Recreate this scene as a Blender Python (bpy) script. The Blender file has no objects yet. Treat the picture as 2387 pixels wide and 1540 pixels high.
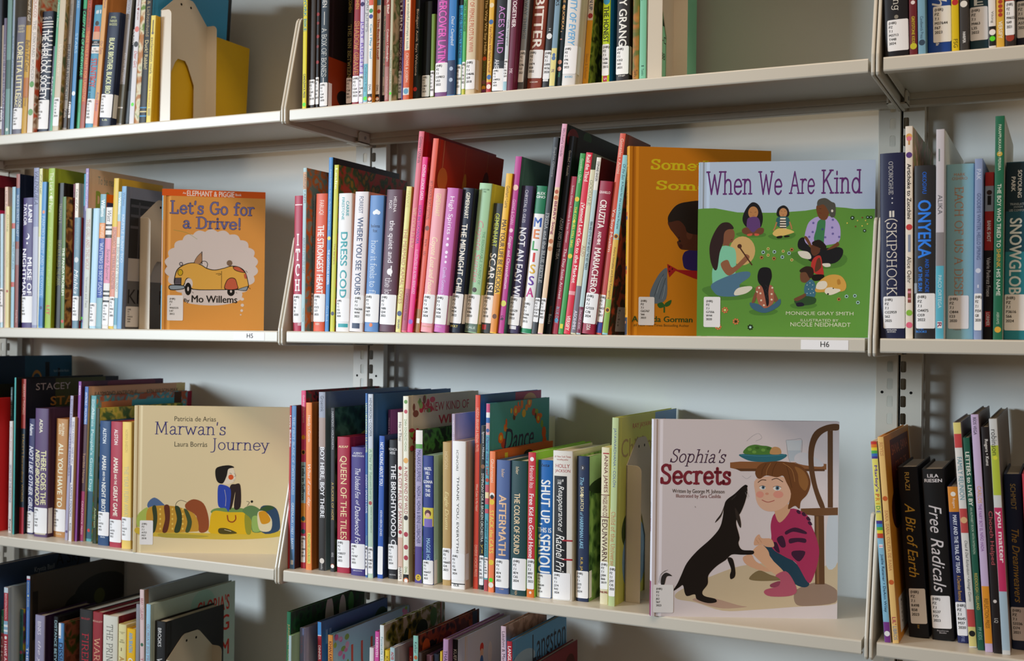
import bpy, math, random
from mathutils import Matrix, Vector
sc=bpy.context.scene
# ---------- camera ----------
CAM_LOC=(1.1398,-1.5207,-0.0021)
CAM_YAW,CAM_PITCH,CAM_ROLL,CAM_F=0.447795,0.004036,0.012891,2710.601

cd=bpy.data.cameras.new('camera'); cam=bpy.data.objects.new('camera',cd); sc.collection.objects.link(cam)
_f=Vector((-math.sin(CAM_YAW)*math.cos(CAM_PITCH),math.cos(CAM_YAW)*math.cos(CAM_PITCH),math.sin(CAM_PITCH)))
_r=Vector((math.cos(CAM_YAW),math.sin(CAM_YAW),0)); _u=_r.cross(_f)
_r2=math.cos(CAM_ROLL)*_r+math.sin(CAM_ROLL)*_u; _u2=-math.sin(CAM_ROLL)*_r+math.cos(CAM_ROLL)*_u
M=Matrix((_r2,_u2,-_f)).transposed().to_4x4(); M.translation=Vector(CAM_LOC); cam.matrix_world=M
cd.sensor_fit='HORIZONTAL'; cd.sensor_width=36; cd.lens=CAM_F/2387*36; cd.clip_start=.05
sc.camera=cam
cd.dof.use_dof=True; cd.dof.aperture_fstop=6.5; cd.dof.focus_distance=(Vector((.38,0,0))-Vector(CAM_LOC)).dot(_f)
# ---------- light ----------
w=bpy.data.worlds.new('room_light'); sc.world=w; w.use_nodes=True
w.node_tree.nodes['Background'].inputs[0].default_value=(1.0,.73,.48,1); w.node_tree.nodes['Background'].inputs[1].default_value=.18
def area(name,loc,tgt,sx,sy,col,e,sp=180):
    l=bpy.data.lights.new(name,'AREA'); l.shape='RECTANGLE'; l.size=sx; l.size_y=sy; l.color=col; l.energy=e
    o=bpy.data.objects.new(name,l); sc.collection.objects.link(o); o.location=loc
    o.rotation_euler=(Vector(tgt)-Vector(loc)).to_track_quat('-Z','Y').to_euler(); l.spread=math.radians(sp); return o
area('window_daylight',(-2.75,-3.3,.58),(.1,0,-.08),1.25,.85,(.76,.89,1.0),10.6,38)
area('ceiling_light',(.5,-1.12,1.95),(.5,0,-.1),3.6,.35,(1.0,.77,.56),34)
sc.view_settings.view_transform='Standard'; sc.view_settings.look='None'; sc.view_settings.exposure=0; sc.view_settings.gamma=1
sc.view_settings.use_curve_mapping=False
# ---------- materials ----------
MATS={}
def lin(h):
    v=[int(h[i:i+2],16)/255 for i in (0,2,4)]; g=1.15 if h.endswith('!') else 1.9 if h.endswith('*') else 1
    v=[c/12.92 if c<=.04045 else ((c+.055)/1.055)**2.4 for c in v]; g=max(1,min(g,.78/max(max(v),.01)))
    return tuple(g*c for c in v)+(1,)
def bsdf(name,rough=.45,spec=.4):
    m=bpy.data.materials.new(name); m.use_nodes=True; b=m.node_tree.nodes['Principled BSDF']
    b.inputs['Roughness'].default_value=rough; b.inputs['Specular IOR Level'].default_value=spec
    return m,b,m.node_tree
def mat(h,rough=.46,spec=.35):
    k=(h,rough)
    if k in MATS: return MATS[k]
    if h.startswith('a:'):
        cs=[c+h[-1] if h[-1]=='*' else c for c in h[2:].rstrip('*').split(':')]; m,b,t=bsdf('printed_art',rough,spec)
        tc=t.nodes.new('ShaderNodeTexCoord'); n=t.nodes.new('ShaderNodeTexNoise'); v=t.nodes.new('ShaderNodeTexVoronoi'); r=t.nodes.new('ShaderNodeValToRGB'); mx=t.nodes.new('ShaderNodeMixRGB')
        n.inputs['Scale'].default_value=28; n.inputs['Detail'].default_value=3; n.inputs['Distortion'].default_value=1.5; v.inputs['Scale'].default_value=60
        t.links.new(tc.outputs['Object'],n.inputs['Vector']); t.links.new(tc.outputs['Object'],v.inputs['Vector'])
        mx.blend_type='MIX'; mx.inputs[0].default_value=.35; t.links.new(n.outputs['Fac'],mx.inputs[1]); t.links.new(v.outputs['Distance'],mx.inputs[2])
        e=r.color_ramp.elements; e[0].position=.36; e[0].color=lin(cs[0]); e[1].position=.58; e[1].color=lin(cs[2])
        x=e.new(.46); x.color=lin(cs[1]); r.color_ramp.interpolation='EASE'
        t.links.new(mx.outputs[0],r.inputs[0]); t.links.new(r.outputs[0],b.inputs['Base Color'])
    else:
        m,b,t=bsdf('print_'+h.strip('!*'),rough,spec); b.inputs['Base Color'].default_value=lin(h)
    MATS[k]=m; return m
def bumpy(name,h,rough,spec,scale,strength,dist):
    m,b,t=bsdf(name,rough,spec); b.inputs['Base Color'].default_value=lin(h)
    tc=t.nodes.new('ShaderNodeTexCoord'); n=t.nodes.new('ShaderNodeTexNoise'); n.inputs['Scale'].default_value=scale; n.inputs['Detail'].default_value=2
    p=t.nodes.new('ShaderNodeBump'); p.inputs['Strength'].default_value=strength; p.inputs['Distance'].default_value=dist
    t.links.new(tc.outputs['Object'],n.inputs['Vector']); t.links.new(n.outputs['Fac'],p.inputs['Height']); t.links.new(p.outputs[0],b.inputs['Normal']); return m
STEEL=bumpy('cream_enamel_steel','d0cbbe',.34,.5,900,.03,.0004)
BEIGE=bumpy('beige_enamel_steel','d2c8b6',.36,.5,900,.03,.0004)
WALL=bumpy('painted_wall','e2e4e0',.7,.2,260,.12,.0008)
CARPET=bumpy('carpet','6a5c4e',.95,.1,400,.6,.004)
PAPER=mat('e4dccb',.8,.1)
LABEL=mat('f4f4f6',.5,.25); INK=mat('141414',.6,.1)
DARK=mat('181614',.7,.1); METAL=mat('9c9c9c',.25,.6)
# ---------- mesh helpers (millimetres) ----------
class MB:
    def __init__(s): s.v=[]; s.f=[]; s.i=[]; s.m=[]; s.sm=[]
    def mi(s,m):
        if m not in s.m: s.m.append(m)
        return s.m.index(m)
    def add(s,vs,fs,m,smooth=False):
        o=len(s.v); s.v+=[tuple(x) for x in vs]; k=s.mi(m)
        for f in fs: s.f.append([a+o for a in f]); s.i.append(k); s.sm.append(smooth)
    def box(s,x0,x1,y0,y1,z0,z1,m):
        s.add([(x,y,z) for x in (x0,x1) for y in (y0,y1) for z in (z0,z1)],[(0,1,3,2),(4,6,7,5),(0,4,5,1),(2,3,7,6),(0,2,6,4),(1,5,7,3)],m)
    def prism(s,pts,ax,a,b,m):
        n=len(pts); mk=(lambda p,t:(t,p[0],p[1])) if ax=='x' else ((lambda p,t:(p[0],t,p[1])) if ax=='y' else (lambda p,t:(p[0],p[1],t)))
        vs=[mk(p,a) for p in pts]+[mk(p,b) for p in pts]
        s.add(vs,[tuple(range(n)),tuple(range(2*n-1,n-1,-1))]+[(i,i+n,(i+1)%n+n,(i+1)%n) for i in range(n)],m)
    def build(s,name,parent=None,fix=False):
        me=bpy.data.meshes.new(name); me.from_pydata([(a/1000,b/1000,c/1000) for a,b,c in s.v],[],s.f)
        for m in s.m: me.materials.append(m)
        me.polygons.foreach_set('material_index',s.i); me.polygons.foreach_set('use_smooth',s.sm)
        if fix:
            import bmesh
            b=bmesh.new(); b.from_mesh(me); bmesh.ops.recalc_face_normals(b,faces=b.faces); b.to_mesh(me); b.free()
        me.update(); o=bpy.data.objects.new(name,me); sc.collection.objects.link(o)
        if parent: o.parent=parent
        return o
def empty(name,loc):
    o=bpy.data.objects.new(name,None); sc.collection.objects.link(o); o.location=[c/1000 for c in loc]; o.empty_display_size=.02; return o
def tag(o,label=None,cat=None,group=None,kind=None):
    for k,v in (('label',label),('category',cat),('group',group),('kind',kind)):
        if v: o[k]=v
    return o
def bevel(o,w,n=2):
    b=o.modifiers.new('bevel','BEVEL'); b.width=w/1000; b.segments=n; b.limit_method='ANGLE'; b.angle_limit=math.radians(40); b.harden_normals=False
# ---------- lettering ----------
_tc=bpy.data.curves.new('lettering','FONT'); _to=bpy.data.objects.new('lettering',_tc); _tc.resolution_u=3; _cache={}
def union(V,F):
    """merge overlapping faces into one flat sheet, glyph by glyph"""
    from mathutils.geometry import delaunay_2d_cdt
    par=list(range(len(F))); bb=[]
    ar=lambda P,f: sum(P[f[i-1]][0]*P[f[i]][1]-P[f[i]][0]*P[f[i-1]][1] for i in range(len(f)))/2
    F=[f if ar(V,f)>0 else tuple(reversed(f)) for f in F if abs(ar(V,f))>1e-7]; par=list(range(len(F)))
    order=sorted(range(len(F)),key=lambda i:min(V[j][0] for j in F[i]))
    groups=[]; hi=-1e9
    for i in order:
        lo=min(V[j][0] for j in F[i])
        if lo>hi+1e-4: groups.append([])
        groups[-1].append(F[i]); hi=max(hi,max(V[j][0] for j in F[i]))
    OV=[];OF=[]
    for g in groups:
        ids=sorted({j for f in g for j in f}); mp={j:k for k,j in enumerate(ids)}
        P=[Vector(V[j]) for j in ids]; G=[tuple(mp[j] for j in f) for f in g]; want=sum(ar(P,f) for f in G); best=None
        for eps,jit in ((1e-5,0),(1e-4,0),(1e-6,2e-4),(1e-6,5e-4),(1e-6,1e-3),(1e-5,2e-3)):
            r=delaunay_2d_cdt([Vector((p.x+jit*math.sin(17.3*i),p.y+jit*math.sin(31.7*i+1))) for i,p in enumerate(P)],[],G,0,eps); fs=[tuple(f) for f,o in zip(r[2],r[5]) if o]; got=sum(abs(ar(r[0],f)) for f in fs)
            if want*.3<got<=want*1.01: best=(r[0],fs); break
        if not best: best=(P,G)
        o=len(OV); OV+=[tuple(v) for v in best[0]]; OF+=[tuple(i+o for i in f) for f in best[1]]
    return OV,OF
# slab and book-face letters drawn as strokes: width; strokes (~ = smooth curve); serif feet
def _gl():
    G={}
    def g(ch,w,*st,s=()): G[ch]=(w,st,s)
    o=lambda cx,cy,rx,ry,a0,a1,n=12:('o',[(cx+rx*math.cos(math.radians(a0+(a1-a0)*i/n)),cy+ry*math.sin(math.radians(a0+(a1-a0)*i/n))) for i in range(n+1)])
    l=lambda *p:('l',list(p))
    c=lambda *p:('c',list(p))
    g('A',.78,l((.08,0),(.38,1),(.7,0)),l((.2,.36),(.58,.36)),s=((.08,0),(.7,0)))
    g('B',.66,l((.14,0),(.14,1)),c((.14,1),(.42,.98),(.52,.76),(.4,.54),(.14,.52)),c((.14,.52),(.46,.5),(.6,.26),(.44,.02),(.14,0)),s=((.08,0),(.08,1)))
    g('C',.72,o(.4,.5,.33,.5,48,312,16),l((.62,.98),(.62,.74)))
    g('D',.76,l((.14,0),(.14,1)),c((.14,1),(.4,1),(.62,.8),(.66,.5),(.62,.2),(.4,0),(.14,0)),s=((.1,0),(.1,1)))
    g('E',.62,l((.14,0),(.14,1)),l((.14,1),(.54,1),(.54,.8)),l((.14,.52),(.42,.52)),l((.14,0),(.56,0),(.56,.22)),s=((.1,0),(.1,1)))
    g('F',.6,l((.14,0),(.14,1)),l((.14,1),(.54,1),(.54,.8)),l((.14,.52),(.42,.52)),s=((.14,0),(.1,1)))
    g('G',.78,o(.4,.5,.33,.5,48,330,16),l((.66,.1),(.66,.44)),l((.48,.44),(.76,.44)),l((.62,.98),(.62,.76)))
    g('H',.8,l((.14,0),(.14,1)),l((.64,0),(.64,1)),l((.14,.52),(.64,.52)),s=((.14,0),(.14,1),(.64,0),(.64,1)))
    g('I',.34,l((.17,0),(.17,1)),s=((.17,0),(.17,1)))
    g('J',.5,c((.32,1),(.32,.5),(.31,0),(.22,-.2),(.04,-.22)),s=((.32,1),))
    g('K',.78,l((.14,0),(.14,1)),l((.62,1),(.16,.46)),l((.3,.62),(.66,0)),s=((.14,0),(.14,1),(.62,1),(.66,0)))
    g('L',.64,l((.14,0),(.14,1)),l((.14,0),(.56,0),(.56,.24)),s=((.14,1),(.1,0)))
    g('M',.98,l((.14,0),(.18,1),(.48,.12),(.78,1),(.82,0)),s=((.14,0),(.82,0),(.15,1),(.8,1)))
    g('N',.8,l((.14,0),(.14,1),(.64,0),(.64,1)),s=((.14,0),(.12,1),(.64,1)))
    g('O',.8,o(.4,.5,.34,.5,0,360,22))
    g('P',.64,l((.14,0),(.14,1)),c((.14,1),(.44,.99),(.58,.74),(.44,.48),(.14,.46)),s=((.14,0),(.1,1)))
    g('Q',.8,o(.4,.5,.34,.5,0,360,22),l((.44,.2),(.7,-.16)))
    g('R',.72,l((.14,0),(.14,1)),c((.14,1),(.44,.99),(.57,.75),(.44,.51),(.14,.49)),l((.36,.48),(.62,0)),s=((.14,0),(.1,1),(.64,0)))
    g('S',.62,c((.52,.8),(.44,.97),(.26,1),(.12,.88),(.13,.68),(.3,.55),(.46,.44),(.53,.26),(.44,.05),(.26,0),(.12,.06),(.08,.24)),l((.53,.98),(.53,.76)),l((.07,.02),(.07,.26)))
    g('T',.72,l((.36,0),(.36,1)),l((.06,.78),(.06,1),(.66,1),(.66,.78)),s=((.36,0),))
    g('U',.78,c((.14,1),(.14,.6),(.15,.2),(.28,.02),(.4,0),(.52,.02),(.63,.2),(.64,.6),(.64,1)),s=((.14,1),(.64,1)))
    g('V',.76,l((.08,1),(.38,0),(.68,1)),s=((.08,1),(.68,1)))
    g('W',1.02,l((.08,1),(.3,0),(.5,.86),(.7,0),(.92,1)),s=((.08,1),(.92,1)))
    g('X',.74,l((.1,1),(.64,0)),l((.64,1),(.1,0)),s=((.1,0),(.64,0),(.1,1),(.64,1)))
    g('Y',.72,l((.08,1),(.36,.48),(.64,1)),l((.36,.48),(.36,0)),s=((.36,0),(.08,1),(.64,1)))
    g('Z',.66,l((.1,.8),(.1,1),(.56,1),(.08,0),(.58,0),(.58,.22)))
    x=.64
    g('a',.58,c((.12,.52),(.2,.63),(.36,.62),(.42,.5),(.42,.3),(.42,.06),(.5,0),(.56,.03)),c((.42,.36),(.22,.34),(.08,.2),(.14,.02),(.28,0),(.42,.14)))
    g('b',.62,l((.12,1),(.12,.02)),o(.32,x/2,.22,x/2,0,360,18),s=((.08,1),))
    g('c',.54,o(.31,x/2,.24,x/2,45,315,14))
    g('d',.64,l((.52,1),(.52,0)),o(.3,x/2,.22,x/2,0,360,18),s=((.48,1),(.56,0)))
    g('e',.56,c((.08,.33),(.5,.34),(.49,.5),(.38,.63),(.24,.63),(.11,.52),(.07,.33),(.1,.12),(.24,0),(.38,.01),(.5,.13)))
    g('f',.42,c((.18,0),(.18,.6),(.19,.86),(.28,1),(.44,.96)),l((.04,x),(.38,x)),s=((.18,0),))
    g('g',.6,o(.28,.36,.2,.27,0,360,16),c((.46,.6),(.47,.2),(.46,-.12),(.34,-.28),(.16,-.28),(.06,-.18)),l((.46,.6),(.58,.62)))
    g('h',.68,l((.14,0),(.14,1)),c((.14,.44),(.24,.6),(.38,.64),(.5,.56),(.53,.36),(.53,0)),s=((.14,0),(.1,1),(.53,0)))
    g('i',.3,l((.15,0),(.15,x)),l((.15,.82),(.15,.94)),s=((.15,0),(.1,x)))
    g('k',.64,l((.14,0),(.14,1)),l((.48,x),(.16,.28)),l((.28,.4),(.52,0)),s=((.14,0),(.1,1),(.48,x),(.54,0)))
    g('l',.3,l((.15,0),(.15,1)),s=((.15,0),(.1,1)))
    g('m',.98,l((.14,0),(.14,x)),c((.14,.44),(.22,.6),(.34,.64),(.44,.56),(.47,.36),(.47,0)),c((.47,.44),(.56,.6),(.68,.64),(.78,.56),(.81,.36),(.81,0)),s=((.14,0),(.1,x),(.47,0),(.81,0)))
    g('n',.66,l((.14,0),(.14,x)),c((.14,.44),(.24,.6),(.36,.64),(.48,.56),(.51,.36),(.51,0)),s=((.14,0),(.1,x),(.51,0)))
    g('o',.58,o(.29,x/2,.23,x/2,0,360,18))
    g('p',.62,l((.14,-.3),(.14,x)),o(.33,x/2,.21,x/2,0,360,18),s=((.14,-.3),(.1,x)))
    g('r',.48,l((.14,0),(.14,x)),c((.14,.42),(.22,.58),(.34,.65),(.44,.6)),s=((.14,0),(.1,x)))
    g('s',.48,c((.39,.5),(.33,.62),(.2,.64),(.1,.54),(.13,.4),(.28,.32),(.4,.22),(.37,.05),(.22,0),(.1,.03),(.06,.14)),l((.4,.63),(.4,.48)),l((.06,.01),(.06,.16)))
    g('t',.4,c((.17,.86),(.17,.5),(.17,.16),(.22,.02),(.32,0),(.4,.08)),l((.04,x),(.36,x)))
    g('u',.66,c((.13,x),(.13,.3),(.18,.04),(.3,0),(.44,.08),(.51,.22)),l((.51,x),(.51,0)),s=((.1,x),(.47,x),(.55,0)))
    g('v',.58,l((.07,x),(.28,0),(.5,x)),s=((.07,x),(.5,x)))
    g('w',.84,l((.07,x),(.24,0),(.41,.56),(.58,0),(.76,x)),s=((.07,x),(.76,x)))
    g('y',.58,l((.07,x),(.29,.04)),l((.5,x),(.24,-.24),(.1,-.28)),s=((.07,x),(.5,x)))
    g("'",.22,l((.12,1.02),(.09,.78))); g('\u2019',.22,l((.12,1.02),(.09,.78)))
    g('!',.3,l((.15,1),(.15,.28)),l((.15,.1),(.15,0))); g(',',.24,l((.13,.06),(.08,-.16))); g(' ',.34); g('.',.24,l((.12,.1),(.12,0))); g('(',.34,c((.3,1.1),(.14,.8),(.1,.45),(.14,.1),(.3,-.2))); g('&',.7,o(.32,.25,.24,.25,0,360,16),o(.32,.75,.18,.24,0,360,14),l((.44,.2),(.66,0)))
    return G
_G=None
def serif(s,st):
    global _G
    if _G is None: _G=_gl()
    if any(ch not in _G for ch in s): return None
    w={'S':.1,'S1':.125,'S2':.165,'S3':.165,'L':.075}[st.split()[0]]
    V=[];F=[];X=0
    def addp(vs,fs):
        o=len(V); V.extend(vs); F.extend([tuple(a+o for a in f) for f in fs])
    for ch in s:
        wd,sts,sf=_G[ch]
        for k,p in sts:
            if k=='c':
                q=[]
                for i in range(len(p)-1):
                    p0,p1,p2,p3=p[max(i-1,0)],p[i],p[i+1],p[min(i+2,len(p)-1)]
                    for j in range(4):
                        t=j/4; q.append(tuple(.5*((2*p1[d])+(-p0[d]+p2[d])*t+(2*p0[d]-5*p1[d]+4*p2[d]-p3[d])*t*t+(-p0[d]+3*p1[d]-3*p2[d]+p3[d])*t**3) for d in (0,1)))
                p=q+[p[-1]]
            p=[(a+X,b) for a,b in p]
            if k=='l':
                for a_,b_ in zip(p,p[1:]): vs,fs=stroke([a_,b_],w*.97); addp(vs,fs)
            else: vs,fs=stroke(p,w*.97); addp(vs,fs)
            for a,b in ([p[0],p[-1]] if k!='o' else [])+(p[1:-1] if k=='l' else []):
                n=8; r=w*.485; addp([(a+r*math.cos(i*math.pi/4),b+r*math.sin(i*math.pi/4)) for i in range(n)],[tuple(range(n))])
        for a,b in sf:
            h=(.075+w*.62); t=w*.36; addp([(X+a-h,b-t),(X+a+h,b-t),(X+a+h,b+t),(X+a-h,b+t)],[(0,1,2,3)])
        X+=wd+w*.35
    if 'i' in st: V=[(a+.25*b,b) for a,b in V]
    return union(V,F)

def text2d(s,st=''):
    k=(s,st)
    if k in _cache: return _cache[k]
    g=serif(s,st) if ('S' in st or 'L' in st) else None
    if g: vs,fs=g
    else:
        _tc.body=s; _tc.offset=0; _tc.shear=.3 if 'i' in st else 0; _tc.space_character=1
        m=_to.to_mesh(); vs=[(v.co.x,v.co.y) for v in m.vertices]; fs=[tuple(p.vertices) for p in m.polygons]; _to.to_mesh_clear()
        if 'b' in st:
            n=len(vs); vs=[(a+d,b+e) for d,e in ((-.024,0),(.024,0),(0,.016)) for a,b in vs]; fs=[tuple(i+k*n for i in f) for k in (0,1,2) for f in fs]; vs,fs=union(vs,fs)
    if not vs: _cache[k]=([],[]); return _cache[k]
    x0=min(v[0] for v in vs); x1=max(v[0] for v in vs); y0=min(v[1] for v in vs); y1=max(v[1] for v in vs)
    wx=max(x1-x0,1e-6); wy=max(y1-y0,1e-6)
    _cache[k]=([((a-x0)/wx,(b-y0)/wy) for a,b in vs],fs,wx/wy); return _cache[k]
def textlines(lines):
    """stack of left-aligned lines, unit line pitch 1, cap height .62; returns verts (x in line heights)"""
    k=('#',lines)
    if k in _cache: return _cache[k]
    V=[];F=[]
    for i,l in enumerate(lines.split('/')):
        _tc.body=l; _tc.offset=0; _tc.shear=0; m=_to.to_mesh(); o=len(V)
        vs=[(v.co.x*.82,v.co.y*.86) for v in m.vertices]; fs=[tuple(p.vertices) for p in m.polygons]; _to.to_mesh_clear(); n=len(vs)
        vs,fs=union([(a+d,b) for d in (0,.045) for a,b in vs],[tuple(j+k_*n for j in f) for k_ in (0,1) for f in fs])
        V+=[(a,b-i) for a,b in vs]; F+=[tuple(a+o for a in f) for f in fs]
    _cache[k]=(V,F); return _cache[k]
def smooth(pts,n=4):
    N=len(pts); o=[]
    for i in range(N):
        p0,p1,p2,p3=pts[i-1],pts[i],pts[(i+1)%N],pts[(i+2)%N]
        for k in range(n):
            t=k/n; o.append(tuple(.5*((2*p1[j])+(-p0[j]+p2[j])*t+(2*p0[j]-5*p1[j]+4*p2[j]-p3[j])*t*t+(-p0[j]+3*p1[j]-3*p2[j]+p3[j])*t**3) for j in (0,1)))
    return o
def smooth_open(p,n=4):
    q=smooth([p[0]]+p+[p[-1]],n); return q[n:n*len(p)-n+n]+[p[-1]]
def stroke(pts,w):
    """open polyline to a ribbon of quads"""
    L=[];R=[];n=len(pts)
    for i in range(n):
        a=pts[max(0,i-1)]; b=pts[min(n-1,i+1)]; dx,dy=b[0]-a[0],b[1]-a[1]; l=math.hypot(dx,dy) or 1
        nx,ny=-dy/l*w/2,dx/l*w/2; L.append((pts[i][0]+nx,pts[i][1]+ny)); R.append((pts[i][0]-nx,pts[i][1]-ny))
    return L+R,[(i,i+1,n+i+1,n+i) for i in range(n-1)]
# ---------- books ----------
def profile(T,hard):
    r=min(1.6 if hard else .7,T*.3); b=min(1.8,T*.05) if hard and T>14 else 0
    pts=[(0,r),(r*.3,r*.3)]
    n=8 if b else 2
    for i in range(n+1):
        t=i/n; x=r+(T-2*r)*t; pts.append((x,-b*(1-(2*t-1)**2)))
    pts+=[(T-r*.3,r*.3),(T,r)]
    off=min(p[1] for p in pts)
    return [(x,y-off) for x,y in pts]
def book(hard,label,group,X,Y,Z,T,D,H,lean,spine,side,items,rotz=0,art=(),front=None,name=None,cat='book'):
    root=empty(name or ('hardcover_book' if hard else 'picture_book'),(X,Y,Z+(T*math.sin(lean) if lean>0 else 0)))
    root.rotation_euler=(0,lean,rotz); tag(root,label,cat,group)
    pr=profile(T,hard); t=min(2.3 if hard else 1.6,T*.28); gl=.9 if T>8 else .4
    def ys(x):
        for (a,ya),(b,yb) in zip(pr,pr[1:]):
            if a<=x<=b: return ya+(yb-ya)*(x-a)/(b-a) if b>a else ya
        return pr[-1][1] if x>T/2 else pr[0][1]
    c=MB(); ms=mat(spine); mc=mat(side+'!' if art else side+'*')
    # shell: outer path fore-edge left -> spine -> fore-edge right
    g0=pr[0][1]+4; outer=[(0,D),(0,g0+9),(gl,g0+5),(gl,g0+2),(0,g0)]+pr+[(T,g0),(T-gl,g0+2),(T-gl,g0+5),(T,g0+9),(T,D)]
    yi=max(p[1] for p in pr)+t*.6
    inner=[(t,D),(t,g0+9),(t,g0+5),(t,g0+2),(t,max(g0,yi+.2))]+[(min(max(x,t),T-t),yi) for x,y in pr]+[(T-t,max(g0,yi+.2)),(T-t,g0+2),(T-t,g0+5),(T-t,g0+9),(T-t,D)]
    n=len(outer); vs=[(x,y,z) for z in (0,H) for x,y in outer]+[(x,y,z) for z in (0,H) for x,y in inner]
    for i in range(n-1):
        isp=5<=i<=5+len(pr)-2; m=ms if isp else mc
        if not isp: c.add([vs[i],vs[i+1],vs[n+i+1],vs[n+i]],[(0,1,2,3)],m)
        c.add([vs[2*n+i],vs[2*n+i+1],vs[3*n+i+1],vs[3*n+i]],[(3,2,1,0)],mc)
        c.add([vs[n+i],vs[n+i+1],vs[3*n+i+1],vs[3*n+i]],[(0,1,2,3)],m)
        c.add([vs[i],vs[i+1],vs[2*n+i+1],vs[2*n+i]],[(3,2,1,0)],m)
    k=len(pr); c.add([(x,y,0) for x,y in pr]+[(x,y,H) for x,y in pr],[(i,i+1,k+i+1,k+i) for i in range(k-1)],ms,True)
    for i in (0,n-1): c.add([vs[i],vs[n+i],vs[3*n+i],vs[2*n+i]],[(0,1,2,3)],mc)
    lab=None
    def strip(x0,x1,z0,z1,off,mb,m):
        xs=[x0]+[p[0] for p in pr if x0+.05<p[0]<x1-.05]+[x1]; k=len(xs)
        mb.add([(x,ys(x)-off,z0) for x in xs]+[(x,ys(x)-off,z1) for x in xs],[(i,i+1,k+i+1,k+i) for i in range(k-1)],m,True)
    cuts=[p[0] for p in pr[1:-1]]
    def split(poly,x):
        def half(sg):
            o=[]
            for i in range(len(poly)):
                a,b=poly[i],poly[(i+1)%len(poly)]; da,db=sg*(a[0]-x),sg*(b[0]-x)
                if da>=0: o.append(a)
                if da*db<0: f=da/(da-db); o.append((x,a[1]+f*(b[1]-a[1])))
            return o
        return [h for h in (half(1),half(-1)) if len(h)>2]
    def on_spine(mb,V,F,off,m):
        if 1:
            V2=[];F2=[]
            for f in F:
                ps=[[V[i] for i in f]]; lo=min(V[i][0] for i in f); hi=max(V[i][0] for i in f)
                for x in cuts:
                    if lo<x-.02 and hi>x+.02: ps=[h for p_ in ps for h in (split(p_,x) if min(v[0] for v in p_)<x<max(v[0] for v in p_) else [p_])]
                for p_ in ps: F2.append(tuple(range(len(V2),len(V2)+len(p_)))); V2+=p_
            V,F=V2,F2
        mb.add([(x,ys(x)-off,z) for x,z in V],F,m)
    for q,it in enumerate(items):
        k=it[0]; off=.05+.02*q
        if k=='B': strip(max(.25,it[4]*T),min(T-.25,it[5]*T),it[2],min(it[1],H),off,c,mat(it[3]))
        elif k=='C':
            cx=it[4]*T; r=min(it[2]*.62 if it[2]>3.3 else it[2],T*.43); rx=r; pts=[(cx+rx*math.cos(a*math.pi/10),it[1]+r*math.sin(a*math.pi/10)) for a in range(20)]
            on_spine(c,pts,[tuple(range(20))],off,mat(it[3]))
        elif k=='v':
            g=text2d(it[1],it[7])
            if g[0]:
                w=it[5]*T; xc=it[6]*T
                on_spine(c,[(xc+(b-.5)*w,it[2]-a*(it[2]-it[3])) for a,b in g[0]],g[1],off+.05,mat(it[4]))
        elif k=='h':
            L=it[1].split('/'); hh=(it[2]-it[3])/len(L); xc=it[6]*T
            gs=[text2d(l,it[7]) for l in L]; mw=max([g[2] for g in gs if g[0]]+[.1]); w=it[5]*T
            for j,g in enumerate(gs):
                if not g[0]: continue
                ww=w*min(1,max(.25,g[2]/mw)); zt=it[2]-j*hh
                on_spine(c,[(xc+(a-.5)*ww,zt-hh*(.86-.72*b)) for a,b in g[0]],g[1],off+.05,mat(it[4]))
        elif k in 'sm':
            cols=it[4].split(','); L=it[1]; hh=(it[2]-it[3])/len(L); xc=it[6]*T; w=it[5]*T
            for j,ch in enumerate(L):
                st=it[7]; g=text2d(ch,('S2' if k=='s' else 'b'))
                rot='v' in st
                ww=w*min(1,max(.3,(g[2] if g[0] else 1)/.8)); zt=it[2]-j*hh
                if rot: l_=min(.9,max(.3,(g[2] if g[0] else 1)*.95)); V=[(xc+(b-.5)*w,zt-hh*(.5+l_*(a-.5))) for a,b in g[0]]
                else: V=[(xc+(a-.5)*ww,zt-hh*(.9-.8*b)) for a,b in g[0]]
                on_spine(c,V,g[1],off+.05,mat(cols[j%len(cols)]))
        elif k=='L':
            lm=MB(); x0,x1=max(.3,it[4]*T),min(T-.3,it[5]*T); z1=min(it[1],H-.5); z0=max(it[2],.5)
            r=min(1.7,(x1-x0)*.16); lp=[]
            for cu,cv,a0 in ((x1-r,z1-r,0),(x0+r,z1-r,90),(x0+r,z0+r,180),(x1-r,z0+r,270)): lp+=[(cu+r*math.cos(math.radians(a0+d)),cv+r*math.sin(math.radians(a0+d))) for d in (0,30,60,90)]
            on_spine(lm,lp,[tuple(range(16))],.4,LABEL)
            if it[3]:
                V,F=textlines(it[3]); nl=6; ph=min((z1-z0)/(nl+1.6),5.7); mx=max(v[0] for v in V)
                sx=min(ph,(x1-x0-.6)/mx) if T>7 else (x1-x0-.4)/mx; xo=x0+min(1.6,(x1-x0)*.12) if T>9 else x0+.2
                sx=min(sx,(x1-xo-.2)/mx); zt=z1-ph*1.05
                on_spine(lm,[(xo+a*sx,zt+b*ph) for a,b in V],F,.52,INK)
            if it[5]>.95 and hard and T>14: lm.add([(T+.25,pr[-1][1],z0),(T+.25,pr[-1][1]+10,z0),(T+.25,pr[-1][1]+10,z1),(T+.25,pr[-1][1],z1)],[(0,1,2,3)],LABEL)
            lm.build('call_number_label',root)
        elif k=='sr':
            u0,u1,v0,v1=it[1]*D,it[2]*D,H-it[3]*H,H-it[4]*H; x=T+.06+.004*q
            c.add([(x,max(u0,2),v1),(x,min(u1,D-.3),v1),(x,min(u1,D-.3),v0-.3),(x,max(u0,2),v0-.3)],[(0,1,2,3)],mat(it[5]+'*'))
        elif k=='sc':
            x=T+.06+.004*q; cu,cv=it[1]*D,H-it[2]*H
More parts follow.
